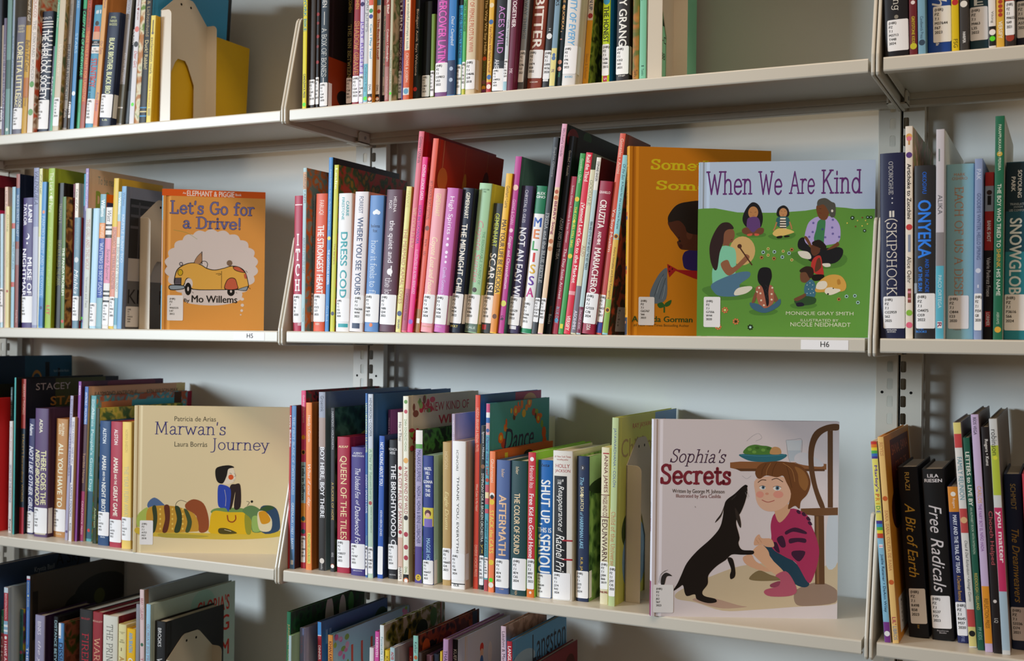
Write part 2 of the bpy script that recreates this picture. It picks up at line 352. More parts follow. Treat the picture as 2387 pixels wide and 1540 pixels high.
            pts=[(min(max(cu+it[3]*D*math.cos(a*math.pi/12),1),D-.3),min(max(cv+it[4]*H*math.sin(a*math.pi/12),.3),H-.3)) for a in range(24)]
            c.add([(x,)+p_ for p_ in pts],[tuple(range(24))],mat(it[5]+'*'))
        elif k=='st':
            g=text2d(it[1],it[7]); x=T+.08+.004*q; u0,u1,v0,v1=it[2]*D,it[3]*D,H-it[4]*H,H-it[5]*H
            c.add([(x,u0+a*(u1-u0),v1+b*(v0-v1)) for a,b in g[0]],g[1],mat(it[6]+'*'))
        elif k=='SL':
            lm=MB(); front_label(lm,T,it[1]*D,it[2]*D,H-it[3]*H,H-it[4]*H,it[5]); lm.build('call_number_label',root)
    for q,a in enumerate(art):
        x=T+.05+.002*q; k=a[0]
        def put(pts,fs,h): c.add([(x,min(max(u,-.4),D-.2),min(max(v,.2),H-.2)) for u,v in pts],fs,mat(h+'!'))
        def pairs(l): return [(l[i],l[i+1]) for i in range(0,len(l),2)]
        if k=='P': p_=smooth(pairs(a[2])); put(p_,[tuple(range(len(p_)))],a[1])
        elif k=='R': p_=pairs(a[2]); put(p_,[tuple(range(len(p_)))],a[1])
        elif k=='K':
            p_=pairs(a[3]); p_=smooth_open(p_) if len(p_)>2 else p_; V,F=stroke(p_,a[2]); put(V,F,a[1])
        elif k=='E': put([(a[1]+a[3]*math.cos(t*math.pi/12),a[2]+a[4]*math.sin(t*math.pi/12)) for t in range(24)],[tuple(range(24))],a[5])
        elif k=='F':
            for j in range(7):
                an=j*2*math.pi/7; cx,cy,r=a[1]+a[3]*.72*math.cos(an),a[2]+a[3]*.72*math.sin(an),a[3]*.27
                put([(cx+r*math.cos(t*math.pi/5),cy+r*math.sin(t*math.pi/5)) for t in range(10)],[tuple(range(10))],a[4])
            put([(a[1]+a[3]*.36*math.cos(t*math.pi/5),a[2]+a[3]*.36*math.sin(t*math.pi/5)) for t in range(10)],[tuple(range(10))],a[5])
        elif k=='T':
            g=text2d(a[1],a[7]); ex=.7 if a[7]=='S3' else 0; a=(a[0],a[1],a[2]-ex,a[3]+ex,a[4]+ex,a[5]-ex)+tuple(a[6:]); put([(a[2]+s_*(a[3]-a[2]),a[5]+b_*(a[4]-a[5])) for s_,b_ in g[0]],g[1],a[6])
    if front: lm=MB(); front_label(lm,T+.05+.002*len(art),*front); lm.build('call_number_label',root)
    c.build('cover',root)
    p=MB(); iz=3 if hard else 1.6; p.box(t+.05,T-t-.05,yi+.3,D-3.5,iz,H-iz,PAPER); p.build('page_block',root)
    return root
def front_label(lm,T,u0,u1,v0,v1,lines):
    x=T+.12; r=min(1.8,(u1-u0)*.12)
    pts=[]
    for cu,cv,a0 in ((u1-r,v0-r,0),(u0+r,v0-r,90),(u0+r,v1+r,180),(u1-r,v1+r,270)):
        pts+=[(cu+r*math.cos(math.radians(a0+d)),cv+r*math.sin(math.radians(a0+d))) for d in (0,30,60,90)]
    lm.add([(x,u,v) for u,v in pts],[tuple(range(len(pts)))],LABEL)
    V,F=textlines(lines); nl=len(lines.split('/')); ph=(v0-v1)/(nl+2.4); mx=max(v[0] for v in V); sx=min(ph,(u1-u0)*.82/mx); uo=u0+(u1-u0)*.14
    lm.add([(x+.06,uo+a*sx,v0-ph*1.5+b*ph) for a,b in V],F,INK)
BOOKS=[
(1,'dark navy hardcover at the left picture edge, top shelf, left bay','top_left',-672.8,8,354.6,19,150,285.5,.01,'1a2030','14161e',[]),
(1,'short tan paperback with bare spine, top shelf, left bay','top_left',-653,8,354.6,7,150,204.9,.0071,'a89a88','d8c8b0',[('L',53.9,12.5,'(HIR)/PZ/7.1/S2/2019',.02,.98)]),
(1,'grey-purple spine with pale faded capitals, top shelf, left bay','top_left',-645.7,4.3,354.6,8.1,150,216.2,.0155,'6a6580','4a4656',[('v','HOPE IN THE VALLEY',167.9,27.9,'b8b4c4',.6,.5,'L')]),
(0,'tall grey-green picture book with plain spine, top shelf, left bay','top_left',-637.3,5,354.6,11.5,225,302.9,.0154,'6f9592','50706c',[('B',138.5,85,'4a6a66',.0,1),('C',10,5,'d8e0d8',.5)]),
(0,'slim pale blue picture book with faint blue lettering, top shelf, left bay','top_left',-625.5,6,354.6,5.7,225,301.6,.0186,'8fa3b8','54606c',[('v','Love, Twins',182.6,104.7,'5a7898',.7,.5,'i')]),
(1,'thick grey hardcover with cream arched lettering, top shelf, left bay','top_left',-619.4,5.5,354.6,23.4,150,214.1,.045,'6b6a7a','4a4a56',[('h','ANDREA/DAVIS/PINKNEY',200.2,184.9,'e0d8b0',.75,.5,''),('v','LORETTA LITTLE',168.2,69.1,'ece2b0',.62,.5,'b'),('v','LOOK',68.1,47.7,'ece2b0',.3,.72,'b'),('v','BAC',69.1,49.7,'ece2b0',.34,.3,'b'),('L',47.7,8.9,'(HIR)/PZ/7.1/P6333/L67/2020',.02,.98)]),
(0,'golden brown picture book with autumn pattern and dark script, top shelf, left bay','top_left',-595.7,6.2,354.6,12.8,225,281,.0448,'c79a2c','8a5a20',[('B',244.4,197.6,'5a4420',.0,1),('v','Plourde / Gal',252.5,204.7,'e8e0cc',.55,.5,'i'),('v',"Bella's Fall Coat",171.2,112.2,'3a2410',.75,.5,'i'),('B',102,65.4,'b8702c',.0,1),('v','Disney',67.4,49.1,'7a4a18',.5,.5,'i')]),
(0,'off-white picture book with spaced dark capitals and red flower cover, top shelf, left bay','top_left',-582.6,7.1,354.6,14.1,215,289.7,.0447,'e6ded6','a:6a4a30:d8c8b8:b04a30',[('v','POLACCO',247.1,210.6,'c07868',.55,.5,''),('v','THE JUNKYARD WONDERS',204.5,93,'4a4450',.6,.5,'L'),('C',88.9,9,'5a9a4c',.5),('C',38.2,11,'6aa05a',.5)]),
(1,'navy hardcover with white dashes and outlined white title, top shelf, left bay','top_left',-568.2,14.9,354.6,28.6,150,221.1,.0472,'1c2238','161a28',[('h','PONTI',211.4,205.7,'f0f0f0',.8,.45,''),('B',202.9,201.2,'f0f0f0',.0,1),('B',198.4,196.4,'f0f0f0',.0,1),('B',193.1,191.1,'f0f0f0',.0,1),('v','THE SHERLOCK SOCIETY',187.6,60.9,'f4f4f4',.62,.42,'b'),('B',184.6,182.6,'f0f0f0',.72,1),('B',176.5,174.5,'f0f0f0',.72,1),('B',168.4,166.3,'f0f0f0',.72,1),('B',160.3,158.2,'f0f0f0',.72,1),('B',152.1,150.1,'f0f0f0',.72,1),('B',142,140,'f0f0f0',.72,1),('B',131.9,129.8,'f0f0f0',.72,1),('B',121.7,119.7,'f0f0f0',.72,1),('B',111.6,109.6,'f0f0f0',.72,1),('B',101.4,99.4,'f0f0f0',.72,1),('B',91.3,89.3,'f0f0f0',.72,1),('B',81.2,79.1,'f0f0f0',.72,1),('L',59.9,7.1,'(HIR)/PZ/7.1/P7726/S54/2024',.02,.98)]),
(1,'short grey slip of a book beside the navy dashed one, top shelf, left bay','top_left',-534.3,11.5,354.6,6.1,150,155,.0657,'5a5a70','3a3a48',[('v','RACEY',99.8,65.6,'e0e0e8',.6,.5,'')]),
(0,'slim green picture book with white handwriting, top shelf, left bay','top_left',-527.9,9.6,354.6,6.1,225,276,.0654,'5fae8a','3a7a5c',[('v',"Tenzin's Deer",233.1,187,'d8ece0',.6,.5,'i')]),
(0,'beige picture book with olive and buff cover, top shelf, left bay','top_left',-520.9,8.8,354.6,14.9,215,272,.0631,'cfc4ae','a:8a7a40:c8b48c:5a6a4c',[('v','Windows',156,98,'e6dcc8',.5,.5,'i'),('L',60,9,'(HIR)/PZ/7.1/L9/T8/2014',.02,.98)]),
(0,'taupe picture book with bold black capitals, top shelf, left bay','top_left',-505.7,15.7,354.6,12.6,224.3,285.3,.0629,'8d8378','5a4a3c',[('v','Isabel Quintero',228.1,170.2,'5a5048',.45,.5,''),('v','MY PAPI HAS A MOTORCYCLE',156.2,55.2,'1c1a18',.6,.5,'b'),('B',40.2,6.2,'33241c',.0,1),('v','Kokila',39.2,24.2,'c8b8a8',.5,.5,'')]),
(1,'dark brown sliver between taupe and blue books, top shelf, left bay','top_left',-487.4,11.8,354.6,6,150,253.1,.0553,'3a342c','2a2620',[('L',51.1,22.3,'(HIR)/PZ/7.1/Q5/M9/2019',.02,.98)]),
(0,'bright blue picture book with pale blue capitals, top shelf, left bay','top_left',-479.2,9.9,354.6,9.5,215,283.3,.0538,'4f8fc4','16181c',[('v','OGA CREE',255.6,216.9,'a9d0ee',.5,.5,''),('v','STARS',172.2,136.5,'a9d0ee',.6,.5,''),('C',65,7,'e8f0f8',.5)]),
(0,'slim green picture book with black panel and green letters, top shelf, left bay','top_left',-469.4,14.8,354.6,9.2,225,273.4,.0612,'3fa878','1c1c1c',[('B',215.9,89.9,'141414',.0,1),('v','CREEPY PAIR OF UNDERWEAR!',211.9,94.9,'4fd090',.72,.5,'bi'),('v','Simon',49.3,31.4,'2a7a54',.5,.5,'i')]),
(0,'rust red picture book with orange capitals, top shelf, left bay','top_left',-456.7,11.4,354.6,11.3,225,272.7,.0648,'b5543c','6a2a1c',[('v','PUMPHREY • PUMPHREY',256.9,180,'5a2418',.5,.5,''),('v','THERE WAS A PARTY FOR LANGSTON',174,49.7,'e8a04c',.62,.5,''),('B',43.8,2.3,'a85a4c',.0,1)]),
(1,'light blue hardcover with small boy picture and red title, top shelf, left bay','top_left',-443.4,9.7,354.6,20,150,217.1,.0906,'4f98b8','2a5a70',[('B',217.1,215.9,'3a7a98',.0,1),('h','#1',210.2,199.8,'f0f0f0',.6,.55,'b'),('C',184.7,7,'3a2418',.5),('B',179.8,169.9,'c8502c',.2,.85),('B',169.9,156.2,'d8a080',.1,.9),('B',154.6,144.8,'16181c',.0,1),('h','JASON/REYNOLDS',153.1,146,'f0f0f0',.8,.5,'b'),('B',143.6,131.9,'f0ece8',.0,1),('h','RAÚL/THE THIRD',142.5,133,'16181c',.85,.5,'b'),('v','STUNTBOY',122.8,71.8,'c83a28',.7,.5,'b'),('v','IN THE ME',88.5,52.2,'16303c',.28,.25,''),('L',51.6,8,'(HIR)/PZ/7.1/R33/S78/2021',.02,.98)]),
(0,'tan picture book with mauve script fading to salmon, top shelf, left bay','top_left',-422.7,8.8,354.6,10.6,225,274.9,.0883,'d9a566','a06a38',[('v','Hirst Rapada',236.5,210.1,'8a5a6a',.5,.5,'i'),('v','Our Table',152.3,128.8,'8a4a5a',.6,.5,'i'),('B',48.6,3.6,'d9825a',.0,1),('v','Richard Brown',62.3,29,'6a4a8a',.5,.5,'i')]),
(1,'thick navy hardcover with pale yellow capitals, top shelf, left bay','top_left',-409.6,8.4,354.6,28.3,150,199.2,.0988,'1f2a44','18203a',[('h','JEWELL/PARKER/RHODES',193,175.3,'dce4a8',.62,.5,''),('v','BLACK BROTHER, BLACK BRO',154.5,57.1,'e4eab4',.5,.5,'b'),('L',56.2,15.3,'(HIR)/PZ/7.1/R34/B57/2020',.02,.98),('h','LB',13.3,8.9,'e4eab4',.4,.5,'')]),
(0,'grey picture book with white title and dark grey foot, top shelf, left bay','top_left',-380.9,21.7,354.6,12,218.3,260.8,.0986,'a9aab2','5a5a5a',[('v','ROBERTSON FLETT',235.4,188.5,'6a6a74',.5,.5,''),('v','On the Trapline',129.9,79.2,'eeeef2',.55,.5,''),('B',75.2,6.9,'6a6a60',.0,1),('B',35.2,33.2,'e8e8e8',.0,1)]),
(0,'charcoal picture book with small white capitals, top shelf, left bay','top_left',-368.5,27.7,354.6,10.9,225,265,.0984,'23262c','1a1c20',[('v','BLACKOUT',171.3,143.9,'f0f0f0',.5,.5,'b'),('B',63.8,9,'3a4048',.0,1)]),
(0,'pale grey picture book with red script and green dot, top shelf, left bay','top_left',-347.4,17.8,354.6,11.5,222.2,261.7,.0607,'d9d9de','a:8a9a40:d8d4c0:4a6a2c',[('v','ROSENTHAL ♥ HATAM',230.7,184.2,'8a3a3a',.5,.5,''),('C',167.7,10,'d87a70',.5),('v','Dear Girl,',129.9,100.9,'c0404a',.7,.5,'i'),('C',141.6,8,'2a2a2a',.5),('C',36.9,3.2,'5ae02a',.5)]),
(0,'leafy patterned spine beside the pale grey book, top shelf, left bay','top_left',-330.4,12.9,354.6,10.9,200.7,254.1,.0606,'a:6a8a30:d8d0b0:b0702c','a:2a4a20:1c3018:d87a28',[]),
(0,'black picture book with cream serif title and blue cover, top shelf, left bay','top_left',-316.9,10.5,354.6,15.4,205.4,276,.0532,'1a1816','2f7aa4',[('v','nthal & Lichtenheld',236.6,150.4,'a89468',.45,.5,''),('v','Duck! Rabbit!',143.7,93.8,'dccc90',.5,.5,''),('B',28.5,26.6,'3a8ac0',.0,1),('B',21.8,19.5,'d8c890',.0,1),('B',14.2,11.9,'3a8ac0',.0,1),('sr',.0,1,.0,.045,'14161a'),('sr',.955,1,.0,1,'14161a')]),
(0,'yellow picture book with grey lowercase title, top shelf, left bay','top_left',-299.9,9.2,354.6,10.5,252.8,184.6,.0459,'e8d468','e0b41c',[('B',176.9,156.8,'4a4440',.4,.6),('C',154.5,4,'6a645c',.5),('v','exclamation mark',147.2,83.8,'5a5048',.6,.5,''),('v','rosenthal & lichtenheld',80,28.2,'b07a50',.4,.5,''),('B',25.3,12.8,'b0a060',.22,.78)]),
(0,'slim yellow picture book with blue capitals and green dot, top shelf, centre bay','top_centre',27.6,8,354.6,7.8,225,288.4,.0,'dcd024','3a2c20',[('v','PATCHWORK BIKE',214.5,124.5,'3f8fa0',.75,.5,'b'),('v','CANDLEWICK PRESS',56.6,18.2,'3a3420',.55,.5,'b'),('C',7.5,3.2,'5ae02a',.5)]),
(1,'dark brown hardcover with pale label beside the yellow spine, top shelf, centre bay','top_centre',35.7,13.6,354.6,12.5,150,212.5,.0,'2b2018','1c1410',[('L',47.6,7.1,'(HIR)/PZ/7.1/C64/B2/2018',.02,.98)]),
(1,'near-black hardcover flecked with red, top shelf, centre bay','top_centre',51,10.8,354.6,6.6,150,228.3,.0,'1a0f10','140c0c',[('C',150.3,3,'8a1a1c',.5),('C',136.1,4,'7a1618',.5),('C',114.8,3,'8a1a1c',.5),('C',98.8,4,'701416',.5),('C',73.9,3,'8a1a1c',.5),('L',49.9,6.7,'(HIR)/PZ/7.1/C64/D3/2019',.02,.98)]),
(1,'slate hardcover with white ornate capitals and black cover, top shelf, centre bay','top_centre',59.3,9.4,354.6,15.3,150,215.1,.0044,'2c3a46','100c0c',[('v','COHEN',188,159.7,'e8e8e4',.55,.5,''),('B',152.6,131.3,'d8d8d4',.45,.53),('v','A BOX OF BONES',126.9,49.7,'e6e6e0',.62,.5,'L'),('B',48,40,'d8d8d4',.45,.53),('L',40,2.8,'(HIR)/PZ/7.1/C64/B69/2020',.02,.98),('sr',.0,1,.62,1,'6a2408'),('sc',.5,.8,.14,.08,'c0480c'),('sc',.3,.9,.12,.06,'100c0c'),('sc',.75,.92,.12,.05,'d85a10'),('st','A BO',.12,.8,.0,.14,'c8b0a8','')]),
(1,'black hardcover with dull gold capitals, top shelf, centre bay','top_centre',83.9,48,354.6,10.9,150,211.3,.0055,'14110f','100e0c',[('v','COHEN',181.3,158.9,'9a8a3a',.5,.5,''),('v','THE INN BETWEEN',139.1,53.8,'b0a464',.6,.5,'L'),('L',53.5,12.5,'(HIR)/PZ/7.1/C64/I66/2017',.02,.98)]),
(1,'crimson hardcover with golden capitals, top shelf, centre bay','top_centre',108.4,28,354.6,13,150,224,.0146,'8f1f2c','6a141c',[('v','COHEN',178.3,156.2,'d8a03a',.5,.5,''),('v','SHADOW GRAVE',136.8,52.9,'d8a03a',.7,.5,'L'),('L',50.2,8.7,'(HIR)/PZ/7.1/C64/S534/2022',.02,.98)]),
(1,'lavender hardcover with purple capitals, top shelf, centre bay','top_centre',127.9,18,354.6,8.3,150,207,.0064,'cfc4e4','9a90b0',[('v','JUST RIGHT JI',133.3,47.5,'5b2fb0',.75,.5,''),('C',159.5,8,'2f2060',.5),('L',48.9,5.4,'(HIR)/PZ/7.1/C644/J87/2022',.02,.98)]),
(0,'pale grey picture book with blue foot and green dot, top shelf, centre bay','top_centre',139.5,13,354.6,7.8,225,250.5,.0106,'c9ccd0','6a7a80',[('v','JABARI JUMPS',181.2,113.3,'8a9098',.75,.5,'b'),('B',63.7,4.5,'6db8cc',.0,1),('v','Candlewick Press',62,20.2,'2f6a88',.5,.5,''),('C',9.7,3.2,'5ae02a',.5)]),
(0,'white picture book with sky blue title and tan cover, top shelf, centre bay','top_centre',149.3,10.5,354.6,8.2,215,263.5,.0043,'ecebe8','b87a20',[('B',163.9,153.5,'d8604a',.0,1),('C',144.8,7,'3a9a5a',.5),('C',136.1,7,'3a4a9a',.5),('v','Can I Play Too?',124,70.1,'4aa0c8',.6,.5,'b'),('v','DIAL',30.2,19.8,'2a2a2a',.5,.5,''),('B',15.5,3.3,'1c1c20',.0,1),('C',8,7,'e07a40',.5),('C',7.6,4,'f0f0f0',.5)]),
(0,'white picture book with bold red title, top shelf, centre bay','top_centre',157.8,19.6,354.6,7.4,215,238.5,.0065,'ecebe8','2a2a30',[('B',165.3,154.9,'4a8aa8',.0,1),('C',145.3,7,'c04848',.5),('v','This Beach Is Loud!',134,70.5,'b0382c',.6,.5,'b'),('v','DIAL',30.5,20.5,'2a2a2a',.5,.5,''),('B',16,5.2,'1c1c20',.0,1),('C',9.1,7,'e07a40',.5),('C',8.7,4,'f0f0f0',.5)]),
(0,'white picture book with teal title, top shelf, centre bay','top_centre',165.4,27,354.6,4.7,225,275.4,.0086,'e6e4e0','9a8078',[('B',166.4,155.9,'d88a9a',.0,1),('v','It Was Supposed to Be Sunny',138.5,43.5,'4aa8b8',.65,.5,'b'),('v','DIAL',29.6,19.4,'2a2a2a',.5,.5,''),('B',15.6,6,'1c1c20',.0,1)]),
(0,'brick red picture book with white author names, top shelf, centre bay','top_centre',176,17.5,354.6,7.5,222.5,280.6,.0047,'9a423c','7a3430',[('v','Hello, Elisi!',174.8,139.3,'ece0d8',.62,.5,'b'),('v','Coulson • Goodnight',115.1,64.9,'f0e8e0',.6,.5,''),('B',57.1,5.2,'a8706c',.0,1),('v','Charlesbridge',41.5,6.9,'ccb0a8',.5,.5,'')]),
(0,'sage landscape picture book with green dot, top shelf, centre bay','top_centre',186.8,12.7,354.6,5.2,215,271.8,.0095,'b8b69a','a:8a9a6a:5a7040:b0a880',[('v','Xelena González • Adriana M. Garcia',80.9,19,'6a6a58',.5,.5,''),('C',13.8,2.2,'5ae02a',.5)]),
(1,'plum hardcover with white capitals, top shelf, centre bay','top_centre',192.4,29.7,354.6,6.7,150,223.3,.011,'5a2a4a','3a1c30',[('v','ASTURN',176.1,113.7,'f0ecf0',.7,.5,'b'),('v','MONIQUE COU',103.3,48.7,'e8d8c8',.6,.5,''),('L',51.3,8.8,'(HIR)/PZ/7.1/C683/C43/2023',.02,.98)]),
(0,'slim violet picture book edge, top shelf, centre bay','top_centre',205.2,18.9,354.6,3,221.1,238,.0118,'4a3a80','30285a',[('v','Longer Change',147.6,68.5,'1c1838',.6,.5,'b')]),
(0,'orange picture book with cream top panel, top shelf, centre bay','top_centre',211.4,13.4,354.6,11.1,215,285.3,.0149,'cf5a2c','c0501c',[('B',189.1,77.9,'e4dcc0',.12,.88),('v','And the wonderful journeys it took',172.8,79.6,'4a6a6a',.5,.5,''),('v','CROWE & JOSEPH',73.6,29.1,'f4d8c4',.55,.5,''),('B',20.6,9.4,'dcd4cc',.0,1),('C',15.1,7,'5a9ab8',.5)]),
(0,'dark teal picture book with white title, top shelf, centre bay','top_centre',222.9,23.9,354.6,7.7,216.1,266.1,.0212,'1c2c30','0e1214',[('v','Bindigen! Amik Says Welcome',142.5,40.5,'ece8dc',.62,.5,''),('C',19.6,7,'c83a34',.5)]),
(1,'black hardcover with pinkish label sunk behind its neighbour, top shelf, centre bay','top_centre',230.9,35.3,354.6,14.7,150,156.3,.0209,'14181a','0c0e10',[('L',42.3,9.2,'(HIR)/PZ/7.1/C862/S56/2023',.02,.98)]),
(1,'short olive green book with plain spine, top shelf, centre bay','top_centre',254.5,21.7,354.6,7,150,131.4,.0087,'6a8a30','5a7a2a',[('L',45.1,6,'(HIR)/PZ/7.1/D7/G3/2020',.02,.98)]),
(1,'thick purple hardcover with hot pink capitals, top shelf, centre bay','top_centre',265.8,14.8,354.6,21.8,150,225.9,.02,'7a4a80','4a2850',[('v','UNDERCOVER LATIN',174.9,53.6,'e862c4',.62,.5,'b'),('L',53.6,8.9,'(HIR)/PZ/7.1/D39812/U53/2022',.02,.98)]),
(0,'royal blue picture book with white script, top shelf, centre bay','top_centre',289.4,11.4,354.6,13.2,225,267.6,.0182,'2f7ac0','1c3a68',[('v','Deal • Campbell',121.2,76.7,'e4ecf4',.5,.5,'i'),('B',55,3,'28385c',.0,1),('C',42.4,5,'a8b8d0',.5),('C',25.6,5,'a8b8d0',.5)]),
(1,'cyan hardcover with dark capitals, top shelf, centre bay','top_centre',302.9,16.4,354.6,8.4,150,211,.0195,'3aa0d8','2a6a8c',[('B',149.4,137.7,'16202c',.0,1),('v','J.D. AND THE FAMILY BUSINESS',133.5,58.2,'143048',.6,.5,'b'),('L',48.6,4.1,'(HIR)/PZ/7.1/D6582/J23/2021',.02,.98)]),
(1,'green paperback with narrow dark capitals, top shelf, centre bay','top_centre',313.7,12.2,354.6,5.9,150,206.7,.017,'5ab86a','8a9a40',[('v','CAMILLA AND THE BIG CHANGE',142.1,96.3,'1c3020',.55,.5,'b'),('L',50.8,10.4,'(HIR)/PZ/7.1/D56/C33/2022',.02,.98),('B',10.4,2.1,'c8c850',.0,1)]),
(1,'sand-coloured thick book with orange-red capitals, top shelf, centre bay','top_centre',320.7,10.1,354.6,16.5,150,226.4,.0204,'d8c6a6','c0ae8c',[('v','HISTORY OF FEMALE PILOTS IN WWII',163.6,64.3,'c0502c',.45,.5,''),('L',52.7,8.6,'(HIR)/PZ/7.1/D4646/S59/2018',.02,.98)]),
(0,'dark mustard picture book with playful cream title, top shelf, centre bay','top_centre',337.5,31.6,354.6,7.7,225,254.1,.0228,'5e5226','3a3a1c',[('v','The Way We Say Hello',146.1,64.2,'ecdca0',.7,.5,'b'),('C',57.5,6,'d85a30',.5),('v','STACY FOREST',55,18.2,'6aa050',.45,.5,''),('C',22.4,7,'8a3a6a',.5),('C',14,8,'d8a030',.5),('C',9,8,'7a3a70',.5)]),
(0,'yellow picture book with red foot, top shelf, centre bay','top_centre',351.4,19.8,354.6,8.4,220.2,285.3,.0302,'e0b040','a87828',[('C',133,9,'e8d8b0',.5),('C',108.2,8,'3a6aa8',.5),('v','Kate DePalma AND Nelleke Verhoeff',100.8,32.9,'8a3a2c',.5,.5,''),('C',26.3,8,'3a6aa8',.5),('B',18.8,4.3,'b02a2c',.0,1),('C',12.2,7,'f0e0d8',.5)]),
(1,'blue-black hardcover with pink-violet capitals, top shelf, centre bay','top_centre',363.3,13.9,354.6,19.3,150,208.4,.0484,'20242e','181a22',[('v','ACES WILD',128.3,58.5,'cc88d4',.5,.55,''),('v','AHE',49.5,36,'e8e8ec',.4,.35,''),('B',47,36.3,'3a4048',.0,1),('L',36,3.2,'(HIR)/PZ/7.1/D48923/A34/2023',.02,.98)]),
(0,'pale silver picture book with small dark title, top shelf, centre bay','top_centre',383.7,11,354.6,6.2,225,259.8,.0446,'ccd2d8','9aa4ac',[('v','Camilla, Cartographer',105.8,67.4,'3a3a44',.55,.5,''),('L',47.8,15.2,'(HIR)/PZ/7.1/D56/C36/2019',.02,.98),('B',15.2,3,'9cc4d4',.0,1)]),
(1,'burgundy hardcover with white capitals, top shelf, centre bay','top_centre',390.6,9.5,354.6,10.5,150,229.3,.0551,'6a2440','5a1c34',[('v','TOGETHER',137,93.1,'ece4e6',.6,.5,'b'),('v','MK',33,25.7,'e0c8d0',.5,.5,'')]),
(1,'silver-grey hardcover with slate blue capitals, top shelf, centre bay','top_centre',401.4,21.7,354.6,9.4,150,219.7,.0735,'9aa4ac','3a3434',[('v','FARAWAY THINGS',154.6,78.5,'4a6a88',.6,.5,'L'),('L',61.4,14.7,'(HIR)/PZ/7.1/E296/F37/2021',.02,.98),('B',14.7,5.3,'5a5c60',.0,1)]),
(1,'fat brown hardcover with huge white capitals, top shelf, centre bay','top_centre',411.2,32.2,354.6,23.5,150,218.2,.0733,'8a4030','5a2a20',[('v','BITTER',140.4,63.7,'f4ece4',.62,.5,'b'),('L',62.5,20.9,'(HIR)/PZ/7.1/E474/B58/2022',.02,.98),('h','KNOPF',16.7,13.7,'f0e4dc',.55,.5,'b')]),
(1,'charcoal hardcover with small white crown, top shelf, centre bay','top_centre',435,35.3,354.6,11.8,150,207.2,.073,'2a2c2e','1c1e20',[('C',81.8,7,'f0f0f0',.5),('v','H',93.2,89.9,'f0f0f0',.3,.5,''),('L',61.1,19.1,'(HIR)/PZ/7.1/E499/W36/2020',.02,.98),('B',19.1,15.8,'e0e0e0',.1,.8)]),
(0,'dusty blue picture book with pale yellow lower spine, top shelf, centre bay','top_centre',452.9,21.7,354.6,8.8,218.3,255.2,.0654,'7a9ab0','2c4a44',[('v','ROCKS',145.9,121,'1c2430',.6,.5,'b'),('B',59.9,5.2,'e0d68c',.0,1),('C',50.2,4,'5a7aa8',.5),('C',45.4,5,'5a7aa8',.5),('v','MK',29.3,24.5,'6a3a78',.6,.5,'')]),
(0,'dark picture book with copper capitals and leaf sprigs, top shelf, centre bay','top_centre',462,25.8,354.6,7.4,225,248.9,.0652,'1f2c34','183038',[('v','THE QUOKKA!',139.6,87.3,'d8a868',.65,.5,'b'),('B',84.9,83.3,'e0c0a0',.2,.5),('B',73.7,72,'e0a090',.2,.6),('C',39.9,6,'c88a70',.5),('C',30.2,7,'e0a090',.5),('v','MK',24.6,17.3,'4a9a7a',.5,.5,'')]),
(1,'thick white hardcover with sky blue slanted capitals, top shelf, centre bay','top_centre',474.3,16.9,354.6,21.6,150,212.7,.0665,'dcdad8','c6b8a6',[('v','LITY OF EVERY',130.9,59.1,'6aacdc',.5,.5,'bi'),('L',58.8,18.9,'(HIR)/PZ/7.1/E96/P76/2023',.02,.98),('h','BOOKS',16.9,12.6,'6ab0d8',.55,.5,'b')]),
(0,'amber picture book with red star and white top, top shelf, centre bay','top_centre',496.2,42.9,354.6,8.7,215,253.6,.071,'e8a830','a:4a5a1c:7a8a30:2c3410',[('B',155.4,100.7,'e8e0da',.0,1),('v','GROWN UP',154.2,115.2,'4a5a80',.6,.5,'b'),('C',107.2,9,'b03c40',.5),('v','Simon & Schuster',52.5,15.5,'c08a48',.5,.5,'')]),
(1,'lime hardcover with black brush capitals and blue cover, top shelf, centre bay','top_centre',524.4,48,354.6,11.7,150,228.8,.0072,'c8e020','1f78b0',[('C',127.2,9,'3a9ac8',.5),('v','THE HONEST',119.9,67.5,'2a2a14',.68,.5,'b'),('L',65.1,19.7,'(HIR)/PZ/7.1/G46/H66/2015',.02,.98),('B',19.3,11.1,'b8284c',.2,.75),('v','S',16.7,13.2,'f0e0e0',.35,.5,'')]),
(1,'thick black-brown hardcover with big white capitals, top shelf, centre bay','top_centre',545.8,48,354.6,19.9,150,227.1,.0068,'2e2a2c','221e1e',[('v','CITY GRANG',150.9,59.8,'f0eeea',.6,.5,'b'),('L',59.8,19.4,'(HIR)/PZ/7.1/F352/S43/2021',.02,.98),('h','FNP',18.8,15.6,'d0ccc8',.5,.5,'b')]),
(0,'orange and moss mottled picture book, top shelf, centre bay','top_centre',571.7,48,354.6,9.7,225,246.3,.0,'a:c08a30:b0702c:6a6a28','6a5a24',[('v','Tundra',23.9,14.4,'3a2a14',.5,.5,'')]),
(0,'mint green picture book with small imprint word, top shelf, centre bay','top_centre',589.2,28,354.6,9.9,240.6,243.7,.0,'7cc4a4','74b898',[('v','Lit',142.3,115.6,'3a6a58',.6,.5,''),('v','Tundra',19.8,10.3,'3a6a58',.35,.5,''),('B',24.5,22.9,'3a6a58',.3,.7),('sr',.3,.5,.35,.6,'1a2420'),('st','L-DAY',.25,.5,.66,.7,'1a2420',''),('st','188 BLU',.25,.5,.76,.8,'1a2420','')]),
(1,'broad black hardcover with silver serif letters, top shelf, right bay','top_right',924.8,6,354.6,29.3,150,224.5,-.0299,'14131a','0e0d12',[('v','Something',120.3,58.2,'dedad0',.4,.5,'L'),('C',50.1,4,'8a8478',.5),('L',46.6,7.2,'(HIR)/PZ/7.1/M3713/T448/2024',.12,.98)]),
